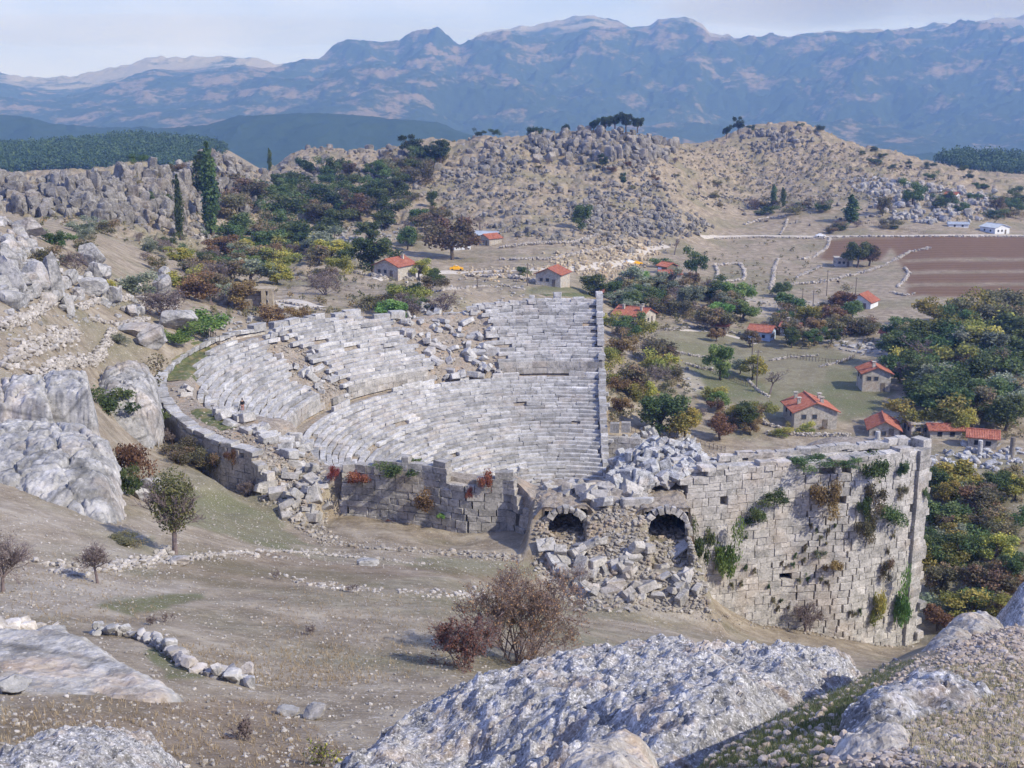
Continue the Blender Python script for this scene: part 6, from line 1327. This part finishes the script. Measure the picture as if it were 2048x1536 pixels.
# ruin left of centre: two wall stumps, slab roof and a pillar
q = hit1(492, 622); ru = empty('ruined_house', (q[0], q[1], q[2])); tag(ru, 'roofless stone ruin with pale slab and corner pillar left of centre', 'ruin')
def bx_part(nm, par, dims, m, t=0.0): vv, ff = boxv(*dims); return obj(nm, mesh(nm, vv, ff, m, False, np.full(6, t)), par)
rows = [(x, 2.5, .45 + j * .85, 1.5, .6, .83, 0.) for j in range(4) for x in np.arange(-5.5, 3.0, 1.55) + (j % 2) * .7 if not (j == 3 and x < -1)]
emit('masonry', rows, M_stone, ru, face='up', jit=.03, ch=.05, tilt=.01); bx_part('roof_slab', ru, (-.3, 5.3, 1.0, 4.2, 3.75, 4.1), M_tanrock, .1)
for x in (4.6, 3.2): bx_part('pillar', ru, (x - .4, x + .4, 1.0, 1.8, -1, 3.75), M_tanrock)
# ================================================================ walls and lines of stones
def stone_line(pts, label, h=.8, w=.7, s=.55, m=None, name='field_wall', cat='stone wall', fill=1.0):
    P = px_poly_keep(pts)
    if len(P) < 2: return
    L = np.concatenate([[0], np.cumsum(np.hypot(*np.diff(P, axis=0).T))]); n = max(6, int(L[-1] / s * 2.2 * fill * max(1, h / s))); n = min(n, 1500); t = RNG.uniform(0, L[-1], n); X = np.interp(t, L, P[:, 0]) + RNG.normal(0, w * .3, n); Y = np.interp(t, L, P[:, 1]) + RNG.normal(0, w * .3, n); Z = ground(X, Y) + RNG.uniform(-.1, max(.02, h - s * .7), n)
    o = merge_rocks(name, X, Y, Z, s * RNG.uniform(.7, 1.5, n), np.full(n, .75), m or (M_rock if 'crooked' in label else M_loose), 1, label); o['kind'] = 'thing'; o['category'] = cat; return o
def px_poly_keep(pts):
    p = np.array(pts, float); q = [p[0]]
    for a, b in zip(p[:-1], p[1:]):
        for k in range(1, 7): q.append(a + (b - a) * k / 6)
    q = np.array(q); X, Y = hit(q[:, 0], q[:, 1]); ok = np.isfinite(Y) & (Y < 1200); X, Y = X[ok], Y[ok]
    if len(Y) > 2:
        md = np.median(Y); k = np.abs(np.log(Y / md)) < 1.2; X, Y = X[k], Y[k]
    return np.stack([X, Y], 1)
SL = [([(185,1268),(250,1272),(300,1285),(345,1310),(380,1340),(440,1358),(500,1372)],'crooked row of boulders running down beside the rock shelf',.55,.4,.36),
 ([(0,1262),(60,1258),(120,1262)],'stones along the upper edge of the rock shelf',.4,.6,.5),
 ([(100,1142),(250,1135),(340,1122),(420,1110),(520,1102),(640,1106)],'thin curved row of stones below the small green tree',.15,.5,.2),
 ([(60,1125),(200,1140),(330,1115),(340,1100)],'heap of white stones left of the small green tree',.3,1.0,.28),
 ([(640,1108),(760,1120),(860,1130)],'scattered row of stones before the middle wall',.15,1.4,.22),
 ([(560,1150),(700,1180),(900,1190),(1000,1195)],'loose row of stones across the middle of the slope',.1,3.0,.2),
 ([(0,735),(60,700),(110,682),(150,662)],'pale stone bank on the left terrace',.8,1.5,.6),
 ([(0,660),(60,640),(110,605)],'dry stone wall under the boulders on the left',1.0,.7,.5),
 ([(155,620),(200,605),(260,600)],'short dry stone wall on the left terrace',1.0,.6,.5),
 ([(70,765),(130,735),(190,728),(210,700),(228,668)],'dry stone wall curving round the left field',1.2,.6,.45),
 ([(270,620),(310,608),(350,600)],'dry stone wall above the flat white rock',.9,.6,.5),
 ([(180,640),(230,650),(300,640)],'broken wall across the left field',.6,.8,.5),
 ([(390,475),(470,500),(560,505)],'wall of stones at the edge of the wood',1.0,.8,.7),
 ([(700,545),(760,556),(830,560)],'yard wall left of the taxi',1.0,.7,.6),
 ([(930,553),(1020,556),(1080,566)],'bank wall under the dirt road',1.2,.9,.8),
 ([(1000,497),(1060,490),(1150,486),(1200,470)],'terrace wall under the pale rocky slope',1.2,.9,.8),
 ([(1000,520),(1100,520),(1200,500),(1260,490)],'lower terrace wall above the dirt road',1.0,.9,.8),
 ([(1430,530),(1436,548),(1430,565),(1445,585)],'wall at the left side of the round plot',1.0,.8,.7),
 ([(1436,532),(1480,528),(1490,545),(1488,560),(1440,566)],'stone wall ringing the round green plot',1.0,.8,.7),
 ([(1556,520),(1548,540),(1546,562),(1540,580)],'straight wall right of the round plot',1.0,.9,.7),
 ([(1640,535),(1620,545),(1595,555)],'slanting wall left of the stone hut',.9,.8,.7),
 ([(1560,572),(1640,566),(1720,548),(1770,532),(1820,505),(1860,497)],'long wall running from the lone tree across the brown field',1.0,.9,.8),
 ([(1430,478),(1520,475),(1640,478),(1700,474),(1900,474),(2048,474)],'far field wall along the track',.9,.9,.9),
 ([(1660,478),(1655,495),(1630,515),(1600,520)],'wall at the left corner of the brown field',.9,.8,.8),
 ([(1575,440),(1570,455),(1560,470)],'short wall below the dark pointed trees',.9,.8,.8),
 ([(1490,450),(1530,438),(1570,432)],'wall round the shrubs under the hill',1.1,.9,.9),
 ([(1810,536),(1818,548),(1810,560),(1795,575)],'curved wall end at the brown field edge',.8,.8,.7),
 ([(1780,585),(1810,592),(1830,588)],'short stone wall below the bare tree in the field',.7,.8,.6),
 ([(1290,690),(1380,712),(1440,718)],'fence wall under the orchard trees',.7,.4,.35),
 ([(1330,662),(1400,655),(1450,664),(1500,672)],'garden wall under the orchard',.8,.5,.4),
 ([(1500,812),(1530,850),(1560,858)],'wall beside the stone house yard',.8,.5,.4),
 ([(1495,760),(1520,785),(1540,795)],'low wall along the meadow edge',.5,.5,.35),
 ([(1370,728),(1400,738),(1430,742)],'broken wall at the corner of the meadow',.8,.8,.5),
 ([(1640,735),(1680,725),(1705,715)],'stone border left of the grove',.6,.6,.45),
 ([(1540,722),(1580,716),(1635,712)],'low stones below the pale blue house',.6,.6,.45),
 ([(1530,868),(1600,872),(1700,874)],'long low garden wall behind the right wall',.9,.5,.4),
 ([(1900,1080),(1950,1110),(2000,1140),(2048,1160)],'dry stone wall under the picket fence',.7,.5,.4),
 ([(800,595),(900,580),(1000,570),(1050,580)],'thin line of stones across the bare field',.5,.7,.5),
 ([(500,612),(560,605),(600,612),(650,622)],'stones along the dirt yard',.7,.7,.5),
 ([(1880,380),(1950,392),(2000,402)],'stone edge under the right outcrop',1.5,1.5,1.2)]
for pts, lab, h, w, s in SL: stone_line(pts, lab, h, w, s, name='stone_row' if 'row' in lab or 'stones' in lab else 'field_wall')
def ribbon(name, pts, width, m, label, lift=.06):
    P = px_poly_keep(pts); L = np.concatenate([[0], np.cumsum(np.hypot(*np.diff(P, axis=0).T))]); n = int(L[-1] / 1.0) + 2; t = np.linspace(0, L[-1], n); X = np.interp(t, L, P[:, 0]); Y = np.interp(t, L, P[:, 1])
    k = np.ones(9) / 9; Xs = np.convolve(np.pad(X, 4, 'edge'), k, 'valid'); Ys = np.convolve(np.pad(Y, 4, 'edge'), k, 'valid'); dx = np.gradient(Xs); dy = np.gradient(Ys); l = np.hypot(dx, dy) + 1e-9; nx, ny = -dy / l, dx / l; o_ = np.linspace(-.5, .5, 7); wv = width * (1 + .15 * np.sin(t * .4))
    GX = Xs[:, None] + nx[:, None] * o_ * wv[:, None]; GY = Ys[:, None] + ny[:, None] * o_ * wv[:, None]; GZ = ground(GX, GY) + lift; GZ[:, [0, -1]] -= .12
    return tag(obj(name, mesh(name, np.stack([GX, GY, GZ], -1).reshape(-1, 3), grid_faces(n, 7), m, True)), label, kind='structure')
M_road = rock_mat('dirt_road', ((0.36, 0.32, 0.27), (0.46, 0.42, 0.36), (0.55, 0.51, 0.45)), 1.0, 0.3, 0.3, 0.0, tint=False)
ribbon('road', [(740,556),(880,545),(1000,542),(1140,537),(1230,528),(1262,514),(1290,500),(1335,490)], 5.0, M_road, 'pale dirt road climbing right past the yellow boulders', .12)
ribbon('track', [(1400,474),(1500,471),(1640,473),(1800,471),(2048,470)], 3.2, M_road, 'dirt track along the far edge of the fields', .12)
ribbon('path', [(1350,660),(1420,662),(1480,676),(1520,690)], 2.0, M_road, 'pale footpath across the meadow', .08)
ribbon('yard', [(540,600),(590,606),(640,618)], 8.0, M_road, 'bare dirt yard right of the ruined house', .10)
M_strip = rock_mat('short_turf', ((0.05, 0.065, 0.025), (0.10, 0.115, 0.045), (0.20, 0.185, 0.12)), 0.5, 0.0, 0.4, 0.3, tint=False)
for pts, w, lab in (([(430,694),(398,712),(372,735),(350,765)], 3.6, 'green turf on the upper left walkway'), ([(395,815),(425,842),(468,862)], 2.6, 'green turf on the lower left walkway'), ([(1080,590),(1190,590)], 3.0, 'green turf behind the far rim'), ([(845,790),(900,782)], 1.6, 'turf strip on the middle aisle')):
    o = ribbon('grass_strip', pts, w, M_strip, lab, .10); o['kind'] = 'stuff'
# utility poles
def pole(px, py, hpx, label, arm=True):
    q = hit1(px, py)
    if not q: return
    k = math.hypot(q[1], CZ - q[2]) / FPX; H = hpx * k; o = empty('utility_pole', q); tag(o, label, 'pole'); obj('shaft', Acc_(tube([(0, 0, -.4), (0, 0, H * .5), (0, 0, H)], [.16, .13, .10], 8), 'shaft', M_wood), o)
    if arm: 
        a = bx_part('crossarm', o, (-.7, .7, -.06, .06, H - .6, H - .48), M_wood)
        for x in (-.6, .6): bx_part('insulator', a, (x - .05, x + .05, -.05, .05, H - .47, H - .3), M_white)
def Acc_(vf, nm, m): a = Acc(); a.add(*vf); return a.mesh(nm, m)
for p in [(1653,592,52,'tall wooden pole left of the steep orange gable'),(1711,590,36,'wooden pole behind the steep orange gable'),(1626,612,32,'pole left of the tall wooden pole'),(1929,648,52,'tall pole at the lower edge of the brown field'),(1504,718,44,'pole in the meadow left of the yellow-green tree'),(1513,776,78,'tallest pole beside the yellow-green meadow tree'),(1605,600,24,'short pole near the lone dark tree'),(1685,640,22,'short pole below the steep orange gable'),(1055,572,46,'pole beside the stone house above the seats'),(1560,655,40,'pole behind the pale blue house'),(1270,565,40,'pole beside the dirt road near the van'),(955,575,18,'short post on the bare field behind the rim')]: pole(*p)
# fences
def fence(pts, label, hpost=1.1, n=None, name='picket_fence'):
    P = px_poly_keep(pts)
    if len(P) < 2: return
    L = np.concatenate([[0], np.cumsum(np.hypot(*np.diff(P, axis=0).T))]); n = n or int(L[-1] / .8) + 1; t = np.linspace(0, L[-1], n); X = np.interp(t, L, P[:, 0]); Y = np.interp(t, L, P[:, 1]); Z = ground(X, Y); o = empty(name, (X[0], Y[0], Z[0])); tag(o, label, 'fence')
    rail = Acc()
    for zz in (.35, .85): rail.add(*tube(np.stack([X - X[0], Y - Y[0], Z - Z[0] + zz * hpost], 1), np.full(n, .035), 4))
    obj('rail', rail.mesh('rail', M_wood), o)
    for i in range(min(n, 90)): bx_part('post', o, (X[i] - X[0] - .05, X[i] - X[0] + .05, Y[i] - Y[0] - .05, Y[i] - Y[0] + .05, Z[i] - Z[0] - .2, Z[i] - Z[0] + hpost * RNG.uniform(.85, 1.15)), M_wood)
fence([(1905,1105),(1940,1125),(1985,1142)], 'wooden picket fence on the slope at the right', 1.3)
fence([(1218,855),(1290,872),(1370,885),(1450,905)], 'rough pole fence behind the white heap')
fence([(1575,716),(1620,722),(1680,728),(1708,718)], 'dark woven garden fence below the pale blue house', 1.2)
fence([(1265,690),(1300,706),(1330,712)], 'weathered fence under the round dark tree')
fence([(1390,735),(1430,748),(1500,775)], 'branch fence along the meadow trees', 1.1)
fence([(1700,445),(1760,450),(1850,468)], 'far garden fence beside the track', 1.2, 40)
fence([(410,672),(440,690)], 'short pale picket gate under the bright green bush', 1.6, 9)
# vehicles
def car(px, py, L, yaw, body, label, name='parked_car', van=False, two=None):
    q = hit1(px, py)
    if not q: return
    o = empty(name, (q[0], q[1], q[2] + .1), yaw); tag(o, label, 'van' if van else 'car'); H = 1.95 if van else 1.42; W_ = .88 if not van else .98; h = L / 2
    prof = [(-h, .3), (-h, .85), (-h + .15, .95)] + ([(-h + .3, H), (h * .45, H), (h * .72, 1.15), (h - .05, .95)] if van else [(-h * .62, 1.0), (-h * .38, H), (h * .18, H), (h * .5, .98), (h - .1, .82)]) + [(h, .6), (h, .3)]
    nP = len(prof); v = []; 
    for sx in (-1, 1):
        for x, z in prof: v.append((x, sx * (W_ - (.14 if z > 1.1 else 0)), z))
    f4 = [(i, (i + 1) % nP, nP + (i + 1) % nP, nP + i) for i in range(nP)]
    obj('body', mesh('body', v, [np.array(f4)[:, ::-1], np.array([list(range(nP))]), np.array([list(range(2 * nP - 1, nP - 1, -1))])], body), o)
    gx0, gx1 = (-h + .5, h * .4) if van else (-h * .36, h * .2)
    for sy in (-1, 1):
        y = sy * (W_ - .1); vv, ff = boxv(gx0, gx1, min(y, y + sy * .035), max(y, y + sy * .035), 1.02, H - .12); obj('window', mesh('window', vv, ff, M_glass), o)
        for x in (-h * .62, h * .62):
            t = np.linspace(0, 6.283, 13)[:-1]; c = np.stack([x + .31 * np.cos(t), np.full(12, sy * (W_ - .2)), .31 + .31 * np.sin(t)], 1); c2 = c + np.array([0, sy * .24, 0]); wv = np.concatenate([c, c2]); s4 = np.array([(i, (i + 1) % 12, 12 + (i + 1) % 12, 12 + i) for i in range(12)])
            obj('wheel', mesh('wheel', wv, [s4, np.arange(12)[None], np.arange(12, 24)[None]], M_dark), o)
    if two: vv, ff = boxv(-.3, .3, -.2, .2, H + .003, H + .2); obj('roof_sign', mesh('roof_sign', vv, ff, M_white), o)
M_yel = plain_mat('taxi_yellow', (0.80, 0.42, 0.02), (0.70, 0.36, 0.02), rough=.3, bstr=0); M_wc = plain_mat('white_car_paint', (0.75, 0.77, 0.8), (0.7, 0.72, 0.75), rough=.3, bstr=0)
car(913, 541, 4.4, R(2), M_yel, 'yellow taxi parked on the dirt road above the seats', two=1)
car(1260, 528, 4.3, R(20), M_wc, 'white car beside the yellow boulders on the road')
car(1273, 530, 4.2, R(20), M_yel, 'second yellow car close behind the white car on the road')
car(1322, 545, 4.6, R(75), M_wc, 'white van parked below the bend of the road', 'parked_van', True)
car(1641, 474, 4.3, R(4), M_wc, 'white car on the far track beyond the fields')
# fallen and standing columns
def column(px, py, r, h, label, tiltx=0., m=None):
    q = hit1(px, py)
    if not q: return
    o = empty('stone_column', q); o.rotation_euler = (tiltx, 0, 0); tag(o, label, 'column'); P = np.array([(0, 0, -.5), (0, 0, h * .33), (0, 0, h * .66), (0, 0, h)]); a = Acc(); v, f = tube(P, [r, r * .98, r * .95, r * .9], 12); a.add(v, f, 0.); a.add(v[-12:], np.arange(12)[None], .1); obj('shaft', a.mesh('shaft', m or M_seat, False), o); bx_part('base', o, (-r * 1.3, r * 1.3, -r * 1.3, r * 1.3, -.4, .12), m or M_seat)
column(1959, 908, .45, 2.6, 'short pale standing column at the right'); column(1891, 872, .4, 2.4, 'thin pillar beside the long low shed'); column(2023, 915, .5, 3.8, 'tall dark column near the right edge', m=M_far_rock); column(1560 + 195, 880, .3, 1.0, 'short stone post behind the top of the right wall')
# person on the ruined rim, grazing animal and loose tyre-like dark stones
def skin_fig(name, joints, edges, mats, parent, sub=2):
    me = bpy.data.meshes.new(name); me.from_pydata([j[0] for j in joints], edges, []); me.materials.append(mats); o = obj(name, me, parent); md = o.modifiers.new('s', 'SKIN'); me.skin_vertices[0].data[0].use_root = True
    for i, j in enumerate(joints): me.skin_vertices[0].data[i].radius = j[1]
    s2 = o.modifiers.new('u', 'SUBSURF'); s2.levels = s2.render_levels = sub; return o
M_skin = plain_mat('skin', (0.45, 0.28, 0.2)); M_blk = plain_mat('black_cloth', (0.02, 0.02, 0.025)); M_pink = plain_mat('salmon_cloth', (0.42, 0.22, 0.17)); M_hair = plain_mat('dark_hair', (0.03, 0.02, 0.015)); M_brown = plain_mat('dark_hide', (0.05, 0.035, 0.03))
X, Y = seat_hit(486, 832); q = hit1(486, 832); pe = empty('person', (q[0], q[1], q[2] + .62), R(200)); tag(pe, 'person in black top and salmon trousers standing on the left rubble of the theatre', 'person'); pe.scale = (1.1,) * 3
J = [((0,0,.95),(.15,.11)),((0,0,1.15),(.13,.09)),((0,0,1.38),(.17,.10)),((0,.01,1.50),(.055,.055)),((0,0,1.60),(.075,.09)),((0,0,1.72),(.07,.085)),
     ((.19,0,1.42),(.055,.055)),((.25,.02,1.16),(.043,.043)),((.24,-.08,.93),(.034,.034)),((.25,-.12,.83),(.03,.04)),((-.19,0,1.42),(.055,.055)),((-.26,0,1.16),(.043,.043)),((-.22,-.14,.98),(.034,.034)),((-.2,-.2,.9),(.03,.04)),
     ((.09,0,.88),(.085,.09)),((.10,-.02,.50),(.058,.062)),((.11,.02,.10),(.04,.045)),((.11,-.12,.03),(.04,.03)),((-.09,0,.88),(.085,.09)),((-.10,0,.50),(.058,.062)),((-.11,.03,.10),(.04,.045)),((-.11,-.11,.03),(.04,.03))]
E_ = [(0,1),(1,2),(2,3),(3,4),(4,5),(2,6),(6,7),(7,8),(8,9),(2,10),(10,11),(11,12),(12,13),(0,14),(14,15),(15,16),(16,17),(0,18),(18,19),(19,20),(20,21)]
skin_fig('body', J, E_, M_skin, pe)
g_ = 1.16; skin_fig('shirt', [((0,0,.90),(.21,.18)),((0,0,1.15),(.20,.17)),((0,0,1.36),(.23,.18)),((.19,0,1.42),(.07,.07)),((.25,.02,1.16),(.058,.058)),((.245,-.06,1.0),(.05,.05)),((-.19,0,1.42),(.07,.07)),((-.26,0,1.16),(.058,.058)),((-.23,-.1,1.03),(.05,.05))], [(0,1),(1,2),(2,3),(3,4),(4,5),(2,6),(6,7),(7,8)], M_blk, pe)
skin_fig('trousers', [((0,0,.94),(.19,.16)),((.09,0,.84),(.12,.125)),((.10,-.02,.50),(.075,.08)),((.11,.02,.14),(.062,.065)),((-.09,0,.86),(.10,.105)),((-.10,0,.50),(.075,.08)),((-.11,.03,.14),(.062,.065))], [(0,1),(1,2),(2,3),(0,4),(4,5),(5,6)], M_pink, pe)
hv, hf = ico(2); hv = hv * np.array([.095, .115, .11]) + np.array([0, .02, 1.70]); hv = hv[:]; obj('hair', mesh('hair', hv, hf, M_hair, True), pe)
q = hit1(1676, 568); an = empty('grazing_animal', q, R(100)); tag(an, 'small dark grazing animal in the field behind the poles', 'animal')
skin_fig('body', [((0,0,.95),(.26,.3)),((.5,0,.98),(.25,.3)),((-.45,0,.98),(.26,.3)),((.85,0,1.0),(.12,.16)),((1.05,0,.75),(.09,.11)),((1.2,0,.5),(.07,.08)),((.5,.18,.6),(.09,.09)),((.5,.18,.3),(.05,.05)),((.5,.18,.03),(.06,.05)),((.5,-.18,.6),(.09,.09)),((.5,-.18,.3),(.05,.05)),((.5,-.18,.03),(.06,.05)),
   ((-.5,.18,.62),(.11,.1)),((-.58,.18,.34),(.05,.05)),((-.5,.18,.03),(.06,.05)),((-.5,-.18,.62),(.11,.1)),((-.58,-.18,.34),(.05,.05)),((-.5,-.18,.03),(.06,.05)),((-.75,0,.9),(.03,.03)),((-.8,0,.5),(.02,.02))],
   [(0,1),(0,2),(1,3),(3,4),(4,5),(1,6),(6,7),(7,8),(1,9),(9,10),(10,11),(2,12),(12,13),(13,14),(2,15),(15,16),(16,17),(2,18),(18,19)], M_brown, an, 1)
